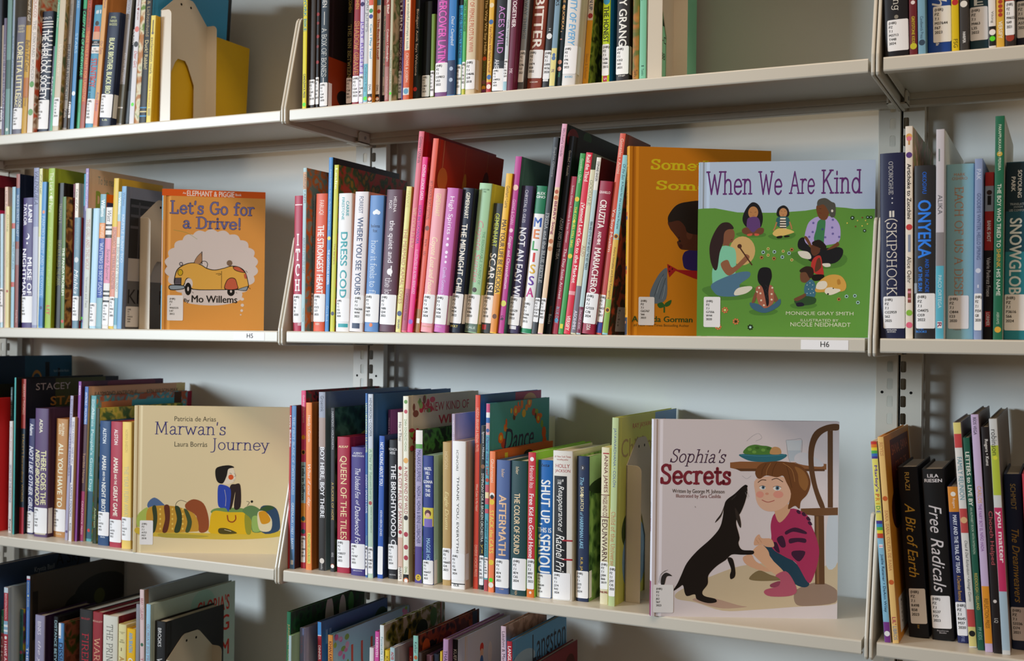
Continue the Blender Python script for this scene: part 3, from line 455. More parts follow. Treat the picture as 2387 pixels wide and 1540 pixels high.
(0,'maroon picture book with yellow capitals, top shelf, right bay','top_right',954.6,6,354.6,9.3,225,268.2,-.0236,'6a1a24','4a1018',[('C',66.3,4,'ecdcdc',.5),('v','GREYSTONE KIDS',49,15.3,'c8b430',.4,.5,'b'),('C',11.4,7,'c8c030',.5)]),
(0,'powder blue picture book with dark serif imprint, top shelf, right bay','top_right',964.9,6,354.6,9,225,286.9,-.0252,'7aa8c0','4a7088',[('v','Candlewick Press',47.9,19.9,'34485c',.4,.5,''),('C',15,6,'34485c',.5)]),
(1,'royal blue thick hardcover with white italic initial, top shelf, right bay','top_right',974.2,24.4,354.6,28.4,150,215.4,-.0209,'1f4aa0','16347a',[('v','Faith',115,62.8,'ecf0f4',.62,.5,'i'),('L',62.8,17.4,'(HIR)/PZ/7.1/M37644/F67/2023',.24,1),('v','da',17.7,13.5,'ecf0f4',.14,.42,'b')]),
(0,'bright yellow picture book with dark imprint letters, top shelf, right bay','top_right',1003.6,15.2,354.6,8.8,224.8,239,-.0245,'e0c010','a88c10',[('C',63.5,9,'c02c2c',.5),('v','FSG',17.6,7.1,'3a3010',.55,.5,'')]),
(0,'dark grey picture book with white imprint capitals, top shelf, right bay','top_right',1013.6,10.6,354.6,9.5,225,247.4,-.0236,'3a3634','2a2624',[('C',59,7,'e8e4dc',.5),('v','HARPER',24.5,10.7,'e8e8e8',.34,.5,'b')]),
(1,'deep teal thick hardcover with white block letter, top shelf, right bay','top_right',1023.4,29.2,354.6,21.5,150,218.7,-.022,'1c3c48','142c34',[('h','E',69.8,58.6,'dce4e4',.5,.5,'b'),('L',58.4,16.8,'(HIR)/PZ/7.1/M463/L35/2022',.02,.98)]),
(0,'white picture book with black foot and orange oval, top shelf, right bay','top_right',1046,17.6,354.6,8.5,222.4,260.9,-.0256,'e8e6e4','a8a4a0',[('v','Viking',48.4,33.9,'5a5a5a',.42,.5,''),('B',29.8,5.7,'1a1a1a',.0,1),('C',22.6,11,'e07a40',.5),('C',22.4,7,'f0f0f0',.5),('C',14.6,3.2,'5ae02a',.5)]),
(0,'golden picture book with red dots and white capitals, top shelf, right bay','top_right',1055,11.8,354.6,9,225,283.8,-.0157,'e0b040','a87c28',[('C',57.4,4,'b03a2c',.5),('C',51.9,4,'b03a2c',.5),('C',46.5,4,'b03a2c',.5),('C',41.3,4,'b03a2c',.5),('v','VERSIFY',33.5,12.4,'f8f0dc',.5,.5,'b')]),
(1,'dark brown hardcover with red strip above its label, top shelf, right bay','top_right',1064.7,8.9,354.6,11.2,150,207.7,-.0153,'2c2422','1c1816',[('B',69.1,56.6,'b0402c',.0,1),('L',56.2,14.8,'(HIR)/PZ/7.1/M4655/N49/2021',.02,.98),('C',12.1,8,'a03a28',.5)]),
(1,'navy hardcover at the right picture edge, top shelf, right bay','top_right',1076.2,48,354.6,12,150,226.4,-.0158,'1a1c30','121420',[('L',64.9,19.5,'(HIR)/PZ/7.1/M46/A55/2020',.02,.98)]),
(0,'maroon picture book cut by the left picture edge, second shelf, left bay','second_left',-676.3,10,.0,12.9,215,284.5,-.0151,'5a1020','5c1222',[('sr',.0,1,.08,.23,'30080e'),('sr',.0,1,.23,.4,'a02050')]),
(1,'pale blue short paperback with plain spine, second shelf, left bay','second_left',-663.1,19.3,.0,12.5,150,211.7,-.0154,'b8d8e8','8aa4b0',[('L',73.3,9.2,'(HIR)/PZ/7.1/T7/D6/2010',.02,.98)]),
(0,'peach picture book rising behind a cream one, second shelf, left bay','second_left',-642.6,14.7,.0,8.3,215,260.6,-.0108,'d8b8a8','c8a898',[('v','Lena Field',252.7,209.5,'a08070',.5,.5,'')]),
(1,'cream paperback with small red dot, second shelf, left bay','second_left',-634,9.5,.0,10.1,150,223.4,-.011,'e0d49c','a89c70',[('v','Gulag',208.6,176.9,'a8a070',.5,.5,''),('v','Whale',140.7,111.2,'c8bc88',.5,.5,''),('C',67,4,'b04a3c',.5)]),
(0,'ice blue picture book with tiny red patches, second shelf, left bay','second_left',-623.6,12.5,.0,8.8,225,259.4,.0,'9fc4d4','6a8a98',[('B',192.6,182.5,'c05a54',.0,1),('v','THE NOT ONE JACK',158.7,106.7,'4a6a80',.6,.5,''),('B',84,75,'c05a54',.0,1)]),
(0,'steel blue picture book with reddish brown lower spine, second shelf, left bay','second_left',-612.1,11.3,.0,9.4,215,282.5,.0,'3f6a94','101a30',[('B',282.5,256.6,'9a5a50',.0,1),('v',"NORA'S SECRET LIBRARY",244.1,167.4,'dce4ec',.6,.5,'L'),('B',158.4,.4,'8a4a44',.0,1),('B',144.8,115.5,'8a7a80',.0,1),('v','Knopf Books',32,9.4,'d8b8b0',.5,.5,'')]),
(1,'violet hardcover with white moon sign and two-line title, second shelf, left bay','second_left',-602.3,16.2,.0,29,150,238.7,.0,'45356e','2c2248',[('v','LAINI',225.2,193.5,'f2f0f6',.3,.72,'b'),('v','TAYLOR',228.5,187.5,'f2f0f6',.3,.28,'b'),('C',167.6,9,'f2f0f6',.5),('C',168.7,8,'45356e',.42),('C',155.2,2,'f2f0f6',.5),('v','MUSE OF',129.2,59.7,'f4f2f8',.36,.72,'b'),('v','NIGHTMAR',145,58.1,'f4f2f8',.36,.26,'b'),('L',58.1,9.6,'(HIR)/PZ/7.1/T21/M87/2018',.02,.98),('h','LBYR',13.4,10.3,'f0f0f4',.7,.5,'')]),
(0,'slate blue picture book with hand-drawn letters, second shelf, left bay','second_left',-569.8,13.1,.0,13.6,215,291.8,.0,'8e94b4','202432',[('v','VALENZUELA',285.1,224.7,'2a3050',.7,.5,'i'),('B',184.4,5.3,'b8bccc',.0,1)]),
(0,'butter yellow picture book with sketchy spine, second shelf, left bay','second_left',-554.2,11.6,.0,8.3,215,289.7,.0,'dcdca8','8a8a3c',[('v','Ming',279.7,241.8,'7a7a50',.5,.5,'i'),('B',165.9,5.4,'e4e4d4',.0,1)]),
(0,'sky blue picture book with long white capitals, second shelf, left bay','second_left',-545.6,5.7,.0,11.3,225,263.9,.0205,'4f90c8','2a5a88',[('C',209.5,5,'e08a60',.5),('v','PANCHO RABBIT AND THE COYOTE',202.8,57.5,'cfe0f0',.6,.5,'L'),('B',54.2,3.1,'3a7ab4',.0,1),('C',36.4,5,'1c3a70',.5)]),
(0,'leaf green tall picture book with pale speckles, second shelf, left bay','second_left',-534,9.1,.0,15.8,230.9,288.3,.0203,'9ab83a','7c8c22',[('v','The Lark • Of Peru',280.5,209.5,'e8ecd0',.6,.5,''),('v','The Day You Begin',182.9,76.5,'b8cc70',.5,.5,'i'),('C',236.2,5,'e8ecd0',.5),('v','LIT',41,23.2,'c84a3c',.5,.5,'b'),('st','Written',.55,.85,.05,.1,'d0d4a0','')]),
(0,'black picture book with olive capitals, second shelf, left bay','second_left',-517.9,16.6,.0,15.1,200,261.9,.0202,'16140f','100f0c',[('v','TRUMAN T.',225.3,187.6,'8a8468',.45,.5,''),('v','BEATRICE LIKES THE DARK',159.2,76.7,'9a9a48',.65,.5,'L')]),
(0,'green picture book with white capitals and bamboo cover, second shelf, left bay','second_left',-498.6,13.3,.0,9,215,236.4,.0045,'5a7a3a','a:5a3a1c:8a6a34:2c2010',[('v','THE PANDA PROBLEM',144.8,58.8,'e8ecd8',.65,.5,'b'),('C',12.5,5,'c83a34',.5)]),
(0,'dark rose picture book poking up with black letters, second shelf, left bay','second_left',-489.3,28.9,.0,4.2,200,261.1,.0043,'7a3a48','6a2e3c',[('v','DE LUNI',245.6,210.1,'2a1018',.6,.5,'')]),
(0,'ivory picture book with grey script, second shelf, left bay','second_left',-475.8,19.5,.0,8.9,200,260.3,.0091,'e8e0d4','b8a898',[('v','Tale of Fu',250.4,210.8,'7a7468',.5,.5,'i')]),
(1,'blue-grey hardcover with white italic title and feather, second shelf, left bay','second_left',-466.5,8.4,.0,15.4,150,197.3,.015,'6a8a9c','6e1e22',[('v','Edward van de Vendel',187.5,141.6,'8aa6b4',.4,.5,''),('C',121.9,8,'c8d0d4',.5),('v','Mishka',104.8,61.8,'eef0f4',.62,.5,'i'),('L',57.4,13.7,'(HIR)/PZ/7.1/V5/M57/2022',.02,.98)]),
(0,'teal picture book sliver rising behind, second shelf, left bay','second_left',-450.9,14.1,.0,6.2,200,275.2,.0147,'2f8aa0','1f5a6a',[('B',218.3,10.6,'3a3a6a',.0,1),('C',18.3,2.6,'5ae02a',.5)]),
(0,'lilac picture book with beige lettered cover, second shelf, left bay','second_left',-444.4,11.5,.0,7.6,216.9,284.1,.0146,'9a8ac0','a89c92',[('v','Booker & Worsel / Candler',276.5,211.1,'e0d8ec',.55,.5,''),('B',208.9,10.6,'6a6a98',.0,1),('st','To be read',.1,.3,.04,.09,'6a7a80','.'),('st','BOOL',.08,.45,.13,.33,'6a8a40','b')]),
(0,'grey-green paperback with red capitals, second shelf, left bay','second_left',-436.5,5.5,.0,13.4,190,212.3,.0192,'c8ccc4','5a6a60',[('v','THE GIRL AND THE WOLF',192.8,103.8,'b04a3c',.55,.5,'L'),('v','Vermette and Flett',90.8,36.6,'8a8a84',.4,.5,'')]),
(1,'baby blue hardcover without lettering, second shelf, left bay','second_left',-422.7,5.8,.0,16.2,150,211.7,.0301,'b4d8f0','8ab0cc',[('L',45.2,4.2,'(HIR)/PZ/7.1/W4/B7/2021',.02,.98)]),
(0,'teal picture book with orange and navy bands, second shelf, left bay','second_left',-406.2,6.1,.0,13.8,215,236,.0299,'7aa6b2','d86a20',[('v','Willems',226.3,196.2,'f0f4f4',.65,.5,'b'),('B',185.4,158.4,'e08a3c',.0,1),('v','ELEPHANT & PIGGIE',183.2,159.9,'f0e0c8',.6,.5,''),('B',158.4,53.9,'2a4a9c',.0,1),('v','WAITING IS NOT EASY!',150.9,59.3,'e4e8f4',.6,.5,'L'),('B',53.9,3.2,'8ab4be',.0,1),('sr',.0,1,.06,1,'1f2c6a')]),
(0,'white picture book with black bars and pink middle, second shelf, left bay','second_left',-392.1,6.4,.0,14.9,190,212.4,.0322,'e4e0dc','a8a09a',[('v','Watt',206.4,187.1,'3a3a3a',.6,.5,'i'),('B',182.8,179.5,'1c1c1c',.0,1),('B',175.2,172,'1c1c1c',.0,1),('B',164.5,158.7,'1c1c1c',.0,1),('B',158.1,79.6,'d88aa4',.0,1),('v','Scaredy Squirrel',139.8,85,'5a3040',.55,.5,'i'),('B',66.7,63.5,'1c1c1c',.0,1),('B',59.2,56,'1c1c1c',.0,1),('B',49.5,46.3,'1c1c1c',.0,1),('L',44.2,6.6,'(HIR)/PZ/7.1/W32/S3/2011',.02,.98)]),
(0,'mustard tall picture book with salmon lower spine, second shelf, left bay','second_left',-376.9,6.6,.0,11.7,108.6,262.6,.032,'dcbc3c','c8a428',[('B',178,4.6,'d8907c',.0,1),('v','LEONARDO',175.9,143.8,'7a5a20',.6,.5,'i'),('v','THE TERRIBLE MONSTER',141.6,68.8,'7a4a50',.6,.5,''),('L',55.9,4.6,'(HIR)/PZ/7.1/W65/L4/2005',.02,.98)]),
(0,'pale teal picture book with orange band near top, second shelf, left bay','second_left',-364.9,6,.0,7.9,190,238.7,.0318,'a8c8d0','7a98a0',[('v','Willems',229.1,199.1,'f0f4f4',.7,.5,'b'),('B',187.4,159.6,'e0a060',.0,1),('B',159.6,53.8,'d8dcd4',.0,1),('v','I BROKE MY TRUNK!',147.8,65.6,'2a3a3a',.7,.5,'L'),('B',53.8,6.8,'6aa4b8',.0,1)]),
(0,'cornflower picture book with dark photographic cover, second shelf, left bay','second_left',-356.7,5.7,.0,10.7,124.5,247.8,.0315,'7aa8d0','60687c',[('v','Willems',237.1,213.7,'3a5a80',.5,.5,''),('v','KNUFFLE BUNNY TOO',198.8,115.6,'ecf2f8',.55,.5,'L'),('sr',.08,1,.08,.5,'16181e'),('sr',.1,1,.12,.14,'3a3c46'),('sr',.1,1,.19,.21,'3a3c46'),('sr',.1,1,.27,.29,'3a3c46'),('sr',.25,.28,.1,.5,'34363e'),('sr',.5,.53,.1,.5,'34363e'),('sr',.08,1,.5,.66,'8a8a8c'),('sr',.08,1,.66,1,'4a4c50'),('st','KN   FF',.1,.95,.72,.82,'14141a',''),('SL',.07,.32,.84,.985,'(HIR)/PZ/7.1/W65535/K684/2004')]),
(1,'raspberry hardcover with upright white slab letters, second shelf, centre bay','second_centre',13.2,10,.0,17,150,217.1,.0,'b02a48','8a1c34',[('B',203.4,201.7,'f0d8dc',.1,.9),('s','ITCH',158.7,61.5,'f6f2f2',.62,.5,'b'),('L',59.1,13.6,'(HIR)/PZ/7.1/F8/I2/2020',.02,.98),('B',13.6,8.8,'d8a8b0',.6,.95)]),
(0,'thin ice blue picture book with patterned teal and rust cover, second shelf, centre bay','second_centre',30.5,9.6,.0,7,215,261,.0,'a8c6cc','a:7a9090:b0642c:5c7c80',[('B',254.5,226.8,'c89a74',.0,1),('v','FARUQI + AZIM',250.4,205.1,'5a5048',.65,.5,''),('v',"AMIRA'S PICTURE DAY",149.7,92,'6a4a6a',.62,.5,'L'),('v','Holiday House',36.6,14.9,'6a8a94',.4,.5,'')]),
(1,'slate blue paperback with dark handwriting, second shelf, centre bay','second_centre',37.8,25.5,.0,4.7,150,219.2,.0,'6f8894','4a5c66',[('v','FARUQI',209,184.8,'3a4c5a',.5,.5,''),('v',"Aisha's International Day",155.7,61.3,'26364a',.62,.5,'i'),('L',61.3,15.2,'(HIR)/PZ/7.1/F37/A5/2023',.02,.98)]),
(1,'orange hardcover with condensed white capitals, second shelf, centre bay','second_centre',46.8,17.7,.0,22.6,150,219.7,.0127,'d8542c','c04820',[('v','FARUQI',208.9,186,'f4dccc',.42,.5,''),('v','THE STRONGEST HEART',169.2,60.4,'f6eee6',.55,.5,'b'),('L',59.7,15.2,'(HIR)/PZ/7.1/F373/S77/2025',.02,.98),('h','HH',14,9.2,'f0e0d0',.3,.4,'b')]),
(0,'blue tall picture book with black cover edge, second shelf, centre bay','second_centre',72.9,13.9,.0,7.7,201.9,275.9,.0139,'3f84c4','12141a',[('v','Eugenia Fernández Vázquez • Mariana Villanueva Segovia',256.3,160.9,'b8d8f0',.42,.5,''),('C',147.7,5,'e0d860',.5),('v','THE LIGHTHOUSE KEEPER',129.8,73.8,'dce8f4',.5,.5,'b'),('v','Orca Book',40.3,15.3,'a8c8e8',.5,.5,'')]),
(0,'yellow-green picture book with jungle leaf cover, second shelf, centre bay','second_centre',84,11.9,.0,8.5,209.4,263.1,.0174,'c8c83a','a:6a5a14:1e4420:7a2c20',[('v','Leslie',257.9,224.6,'f0f0c0',.5,.5,'b'),('v','The Serpent',139,105.7,'a85a2c',.4,.5,''),('C',28.4,5,'3a3a5a',.5)]),
(1,'white hardcover with big turquoise capitals, second shelf, centre bay','second_centre',94.6,11,.0,25.4,150,217.4,.0126,'e8e6e6','c0b0a4',[('v','CARRIE',205.1,181.4,'3aa0a8',.2,.7,'b'),('v','FIRESTONE',211,175.5,'3aa0a8',.2,.38,'b'),('v','DRESS COD',156.5,52.8,'2a9ca4',.5,.5,'b'),('L',52.1,15.4,'(HIR)/PZ/7.1/F55/D74/2020',.02,.98),('B',12.5,6.8,'2a9ca4',.2,.9)]),
(1,'pearl hardcover with navy capitals and coral cover, second shelf, centre bay','second_centre',120.3,10.5,.0,25.1,150,218.4,.0378,'e4dfe2','d89a88',[('v','FORREST',210.9,184.5,'34446c',.3,.5,''),('v','WHERE YOU SEE YOURS',178.4,57.4,'2f3f68',.42,.5,'b'),('L',56.7,13.2,'(HIR)/PZ/7.1/F66266/W44/2023',.3,1),('B',13.2,4.9,'2a3a5a',.22,.78)]),
(1,'periwinkle blue hardcover with small white cloud, second shelf, centre bay','second_centre',145.7,13.4,.0,26.4,150,211.9,.0376,'5a86c0','3a5a88',[('C',184.9,5,'e8eef6',.4),('C',186.4,6,'e8eef6',.55),('C',184.9,5,'e8eef6',.68),('h','helena/fox',168.1,153.5,'26365c',.6,.5,''),('v','how it feels to fl',142.3,58.4,'dce8f4',.45,.5,'L'),('L',58.6,14.6,'(HIR)/PZ/7.1/F686/H69/2023',.02,.98),('C',10.6,5,'e07a40',.5)]),
(1,'aubergine hardcover with white lettering and flower sketch, second shelf, centre bay','second_centre',174.3,11.7,.0,28.8,150,219.2,.0502,'5a3244','3a1a28',[('v','HELENA',208.3,184.4,'f0e8ec',.18,.6,''),('v','FOX',202.3,189.7,'f0e8ec',.18,.32,''),('v','the quiet and',171.6,106.5,'f0e8ec',.42,.45,'L'),('C',92.6,8,'f4f0f2',.5),('B',101.9,85.6,'f4f0f2',.55,.62),('v','the lo',83.3,57.7,'f0e8ec',.42,.45,'L'),('L',57.3,11.2,'(HIR)/PZ/7.1/F686/Q54/2023',.02,.98)]),
(0,'pale yellow picture book with rosy capitals, second shelf, centre bay','second_centre',205.5,10.9,.0,9.4,225,223.3,.0744,'e0d888','c8b860',[('v','FRANKIE',216.4,191.1,'c8b860',.6,.5,''),('v','THE MERMAID KAMAL LOVES',158.9,43.7,'c07a5a',.7,.5,''),('C',28.7,7,'3a4a7a',.5),('v','SALAAM',19.5,5.7,'5a5a6a',.4,.5,'b')]),
(0,'rose pink tall picture book with dark red cover, second shelf, centre bay','second_centre',216.3,10.4,.0,9.6,245.1,306.7,.0876,'d86a7c','84101e',[('v','Giddens • Uchenda',298.4,258.5,'5a2438',.55,.5,'L'),('v','WE COULD FLY',190.7,128.4,'ecc48e',.62,.5,'L'),('B',66.5,2.4,'b04a68',.0,1),('v','CANDLEWICK PRESS',59.6,18.4,'6a2a44',.45,.5,'')]),
(0,'hot pink picture book with dotted red cover edge, second shelf, centre bay','second_centre',226.5,10.2,.0,9.6,100,267.1,.0876,'e42a80','a:a01a28:8a1422:c83a3a',[('v','CYNTHIA LEONOR GARZA',255.2,201.4,'f4cce0',.55,.5,'b'),('v','LUCÍA the LUCHADORA',193.4,135.1,'7a2a8a',.7,.5,'b'),('v','ILLUSTRATED BY ALYSSA BERMUDEZ',126,58.5,'f0c0d8',.5,.5,''),('C',16.2,6,'8a5ac0',.5)]),
(0,'coral red tall picture book with kite cover, second shelf, centre bay','second_centre',236.4,14.6,.0,9.8,224.2,295.4,.0996,'e0604c','942210',[('v','MY DRAGON BOAT FESTIVAL',231,171.6,'5a2018',.55,.5,'L'),('C',159,6,'7a3a30',.5),('v','Bing Ge',141.9,131.6,'8a3a2c',.4,.5,''),('v','LIU',123.6,117.9,'8a3a2c',.4,.5,''),('B',35.7,.3,'a87848',.0,1),('B',21.3,14,'f0e8e0',.22,.78),('sr',.085,.09,.0,.16,'c8a078'),('sc',.1,.2,.07,.06,'b8602c'),('sc',.1,.34,.07,.07,'8a1c40'),('sr',.4,.404,.0,.2,'c86a3c'),('sc',.36,.33,.1,.07,'a01840'),('sc',.42,.22,.03,.08,'b0702c'),('sr',.74,.744,.0,.12,'c86a3c'),('sc',.74,.17,.05,.07,'4a1018'),('sc',.74,.27,.09,.03,'b0702c')]),
(1,'light pink hardcover with cream script title, second shelf, centre bay','second_centre',248.1,12.3,.0,20.5,150,218,.0953,'e8a0a8','b87078',[('v','GEMEINHART',210.1,175.9,'ecdca0',.4,.5,''),('v','Coyote Lost and Found',144,56.2,'f8e8b8',.6,.45,'i'),('L',57.4,13.6,'(HIR)/PZ/7.1/G46/C69/2024',.02,.98),('h','HENRY HOLT',10,7.2,'d8a880',.8,.5,'')]),
(1,'orchid hardcover with small white stars, second shelf, centre bay','second_centre',269,15.3,.0,20.8,150,218.2,.095,'c46ab4','9a4a88',[('v','High Spirits',205.5,148.3,'f6ecf6',.46,.5,''),('C',141.5,2,'f0e4f4',.5),('C',132.4,2.5,'f0e4f4',.5),('C',121,2.5,'f0e4f4',.5),('C',114.2,2,'f0e4f4',.5),('C',106.3,2,'f0e4f4',.5),('v','Camille Gomera-T',98.3,54.7,'dcc8f0',.3,.5,''),('L',56.3,12,'(HIR)/PZ/7.1/G46/H54/2022',.02,.98),('h','MK',9.7,6.3,'e0b8d8',.5,.5,'')]),
(1,'midnight blue hardcover with cream block capitals, second shelf, centre bay','second_centre',290.1,25.4,.0,19.9,150,218.5,.0971,'1c2438','141a2a',[('v','GEMEINHART',211.7,172.4,'f0ead8',.34,.55,'b'),('v','THE MIDNIGHT CHIL',164.4,58.9,'f4eee0',.5,.5,'b'),('L',58.9,14.1,'(HIR)/PZ/7.1/G46/M54/2022',.02,.98),('h','HOLT',11.9,7.3,'e0d068',.6,.45,'b')]),
(1,'glossy mint hardcover with pink script, second shelf, centre bay','second_centre',310.4,36.7,.0,21.8,150,226.1,.103,'a6cea6','9aa84a',[('h','THE NEW YORK/TIMES',218.2,211.4,'4a6a50',.7,.5,''),('v','Coyote Sunrise',169.3,76.2,'dc8c94',.55,.4,'i'),('v','THE REMARKABLE JOURNEY OF',153.4,73.5,'3a8a64',.2,.75,'L'),('C',64.9,6,'4a3a34',.5),('L',58,13.7,'(HIR)/PZ/7.1/G46/R46/2020',.02,.98),('B',13.7,1.3,'6a8078',.0,1),('h','GALE',10.3,5.3,'dce8e0',.7,.5,'')]),
(1,'dark grey hardcover with lime author name, second shelf, centre bay','second_centre',332.7,47.3,.0,17.1,150,196.4,.1027,'3f474c','2c3236',[('v','GEMEINHART',181.1,130.7,'c8d858',.48,.5,'b'),('v','SCAR ISL',120.9,57.3,'ececec',.62,.5,'b'),('L',57.3,15.2,'(HIR)/PZ/7.1/G46/S33/2018',.02,.98),('B',12.5,5,'c03a44',.15,.55)]),
(0,'amber picture book with brown block capitals, second shelf, centre bay','second_centre',358.7,28.7,.0,10.5,225,238.1,.1016,'e8b42c','b07a18',[('v','Genhart • Loris',219.6,187.2,'5a3c14',.5,.5,''),('v','MAY YOUR LIFE BE DELICIOSA',169.3,59.8,'4a2a10',.72,.5,'b'),('B',58.7,1.7,'d88a34',.0,1),('C',25.2,6,'6a3a14',.5)]),
(0,'magenta tall picture book with white hearts, second shelf, centre bay','second_centre',369.6,32,.0,10.5,160,263.3,.1014,'b83f90','48706a',[('C',217.1,7,'f0c8b8',.5),('v','GIANG & CHAN',199.3,162.5,'ecb0d0',.5,.5,''),('C',153.5,5,'f0c8d8',.5),('v','Ginger and Chrysanthemum',144.6,66.5,'f8e8f0',.6,.5,''),('C',44.7,8,'d8d860',.5),('v','LQ',26.4,19.7,'4a1a40',.5,.5,'b')]),
(1,'dusky purple hardcover with white painted capitals, second shelf, centre bay','second_centre',380.4,40.4,.0,19.4,150,219.7,.1012,'423a5c','2c2640',[('v','CHRYSTAL D. GILES',213.4,164.9,'dcd8e4',.26,.5,''),('v','NOT AN EASY WI',157.5,55.3,'f4f2f8',.6,.5,'b'),('L',54.6,11.9,'(HIR)/PZ/7.1/G5529/N68/2023',.02,.98),('B',11,6,'e0e0e8',.22,.78)]),
(1,'white hardcover with many-coloured stacked capitals, second shelf, centre bay','second_centre',400.2,45.8,.0,18.5,150,219.4,.1089,'f2f0f0','b8b4b4',[('B',219.4,178.1,'1f7a54',.0,1),('h','ALEX/GINO',211.1,200.4,'f0f4f0',.78,.5,'b'),('m','MELISSA',174.1,52.5,'2f5ab0,e07a30,3a9a4c,d83a34,e0b030,6a3aa0,c83a8a',.66,.5,'b'),('L',48,7.8,'(HIR)/PZ/7.1/G566/M45/2015',.02,.98),('B',7.2,.5,'1f8a5c',.0,1)]),
(0,'slate grey tall picture book with white serif capitals, second shelf, centre bay','second_centre',427.6,27.9,.0,8.7,190,287.3,.1087,'3a3e44','24282c',[('v','Sophie Gilmore',273,229.9,'b8bcc0',.5,.5,'L'),('v','FREDA and the BLUE BEETLE',177.3,75.2,'e0e0e0',.6,.5,'L'),('L',52.8,17.3,'(HIR)/PZ/7.1/G573/F74/2020',.02,.98)]),
(0,'pastel pink tallest picture book with dark berry cover, second shelf, centre bay','second_centre',441.4,19,.0,8.1,269,304.7,.1143,'e0a8c0','101a14',[('v','Michaela Goade',298.2,257.6,'5a3048',.5,.5,'L'),('B',213.1,1.4,'e8caa8',.0,1),('C',206.6,5,'b85a3c',.5),('C',197.9,6,'c87a50',.5),('v','BERRY Song',192.9,144.7,'8a2050',.7,.5,'b'),('C',134.9,6,'b86a3c',.5),('C',124.1,6,'c88a5c',.5),('L',52.4,15.1,'(HIR)/PZ/7.1/G614/B47/2022',.02,.98),('sc',.1,.06,.08,.05,'6a1420'),('sc',.45,.14,.06,.06,'5a1a18'),('sc',.75,.12,.1,.07,'6a3418'),('sc',.3,.03,.06,.03,'1c4a24')]),
(0,'blue-black tall picture book with thin white capitals, second shelf, centre bay','second_centre',449.9,27.8,.0,8.1,200,287.9,.1194,'1e242e','101216',[('v','Gombač • Kastelic',267.2,230.2,'ccd0d4',.45,.5,''),('v','ADAM AND HIS TUBA',169.2,108.9,'dce0e4',.55,.5,'L'),('v','NorthSouth',40.8,28.8,'7a4a3c',.5,.5,''),('v','Books',28.8,14.6,'c8ccd0',.5,.5,'')]),
(0,'cranberry picture book with small white title, second shelf, centre bay','second_centre',458.4,31.4,.0,9.5,180,229.5,.1201,'b03a50','7a2234',[('v','Susana Gómez Redondo & Sonja Wimmer',216.4,133.1,'f4d8dc',.42,.5,''),('v','The Day Saida Arrived',124.9,51.8,'f8e8e8',.55,.5,''),('v','BLUE DOT',39.8,15.4,'a0c0d8',.5,.5,''),('C',20.2,5,'3a9ad0',.5)]),
(0,'grass green picture book with yellow frog lettering, second shelf, centre bay','second_centre',473,20.7,.0,8,180,260.7,.1197,'3f9a4c','2a6a34',[('v','González • Quiles',253.1,218.2,'dcecc8',.5,.5,''),('C',194.9,6,'e8c83c',.5),('v','THE COQUÍES STILL SING',184.1,125.4,'f0e048',.62,.5,'b'),('C',112.9,6,'e8c83c',.5),('B',14.7,8.2,'e0d040',.22,.78)]),
(0,'scarlet picture book with bold white title, second shelf, centre bay','second_centre',484,15.3,.0,10.1,215,260.3,.1215,'d83048','6e8c86',[('v','Raúl the Third',257.1,219.1,'f8e8e4',.55,.5,'b'),('v',"¡Vamos! Let's Go to the Market",188.5,73.3,'f8eeea',.68,.5,'b'),('B',61.9,56.5,'e8a0a8',.0,1),('v','VERSIFY',26.5,5.1,'f8e8e4',.55,.5,'b')]),
(0,'parchment picture book with grey capitals and maroon word, second shelf, centre bay','second_centre',496.1,12.7,.0,7.9,180,234.9,.1156,'d8d4b4','a09c80',[('v','GOODALE',220,184.3,'6a6a5a',.6,.5,'L'),('v','ALSO',127,111.6,'a04a3a',.65,.5,'L'),('B',69.3,2,'7a7684',.0,1),('v','ASOHMH',34,7.3,'e0dce8',.6,.5,'b')]),
(0,'thin pale blue picture book with wine red foot, second shelf, centre bay','second_centre',505.1,11.3,.0,6.9,215,251.8,.1126,'b4ccd0','3c1018',[('B',251.8,205.5,'e8e4dc',.0,1),('v','STEPHANIE GRAEGIN',246,218.3,'3a3a3a',.55,.5,'b'),('v','FERN AND OTTO: A STORY ABOUT TWO BEST FRIENDS',160.8,92.2,'26404a',.55,.5,'b'),('B',39.3,2,'7a2a4a',.0,1),('v','DRAGONFLY BOOKS',35.1,7.4,'e8d0dc',.5,.5,'')]),
(1,'dark red hardcover with ornate white capitals, second shelf, centre bay','second_centre',513.2,10.7,.0,19.7,150,216.9,.1168,'98203c','68142a',[('h','GRANILLO',203.5,198.4,'f4dcdc',.82,.5,'b'),('v','CRUZITA',190.3,149.9,'f6eee8',.5,.5,'b'),('v','AND THE',145.7,126.5,'f6eee8',.26,.5,'b'),('v','MARIACHERO',122.3,58,'f6eee8',.5,.5,'b'),('C',132.9,4,'e8c8cc',.5),('L',58,14.7,'(HIR)/PZ/7.1/G7233/C78/2024',.02,.98),('v','DDA',13.4,5.3,'f0e8e4',.3,.5,'b')]),
(0,'salmon red tall picture book with brown cover, second shelf, centre bay','second_centre',533.3,15.9,.0,8.7,106.9,284.5,.1165,'d8604c','6a3018',[('v','Gonzales • Amini',277.1,227.9,'f4dccc',.5,.5,''),('v','Yo Soy Muslim',178.5,117.6,'f4e8dc',.65,.5,''),('B',115.9,58.6,'c85a58',.0,1),('L',56.5,17.9,'(HIR)/PZ/7.1/G653/Y6/2017',.02,.98),('B',17.2,2.4,'3a4a9a',.0,1)]),
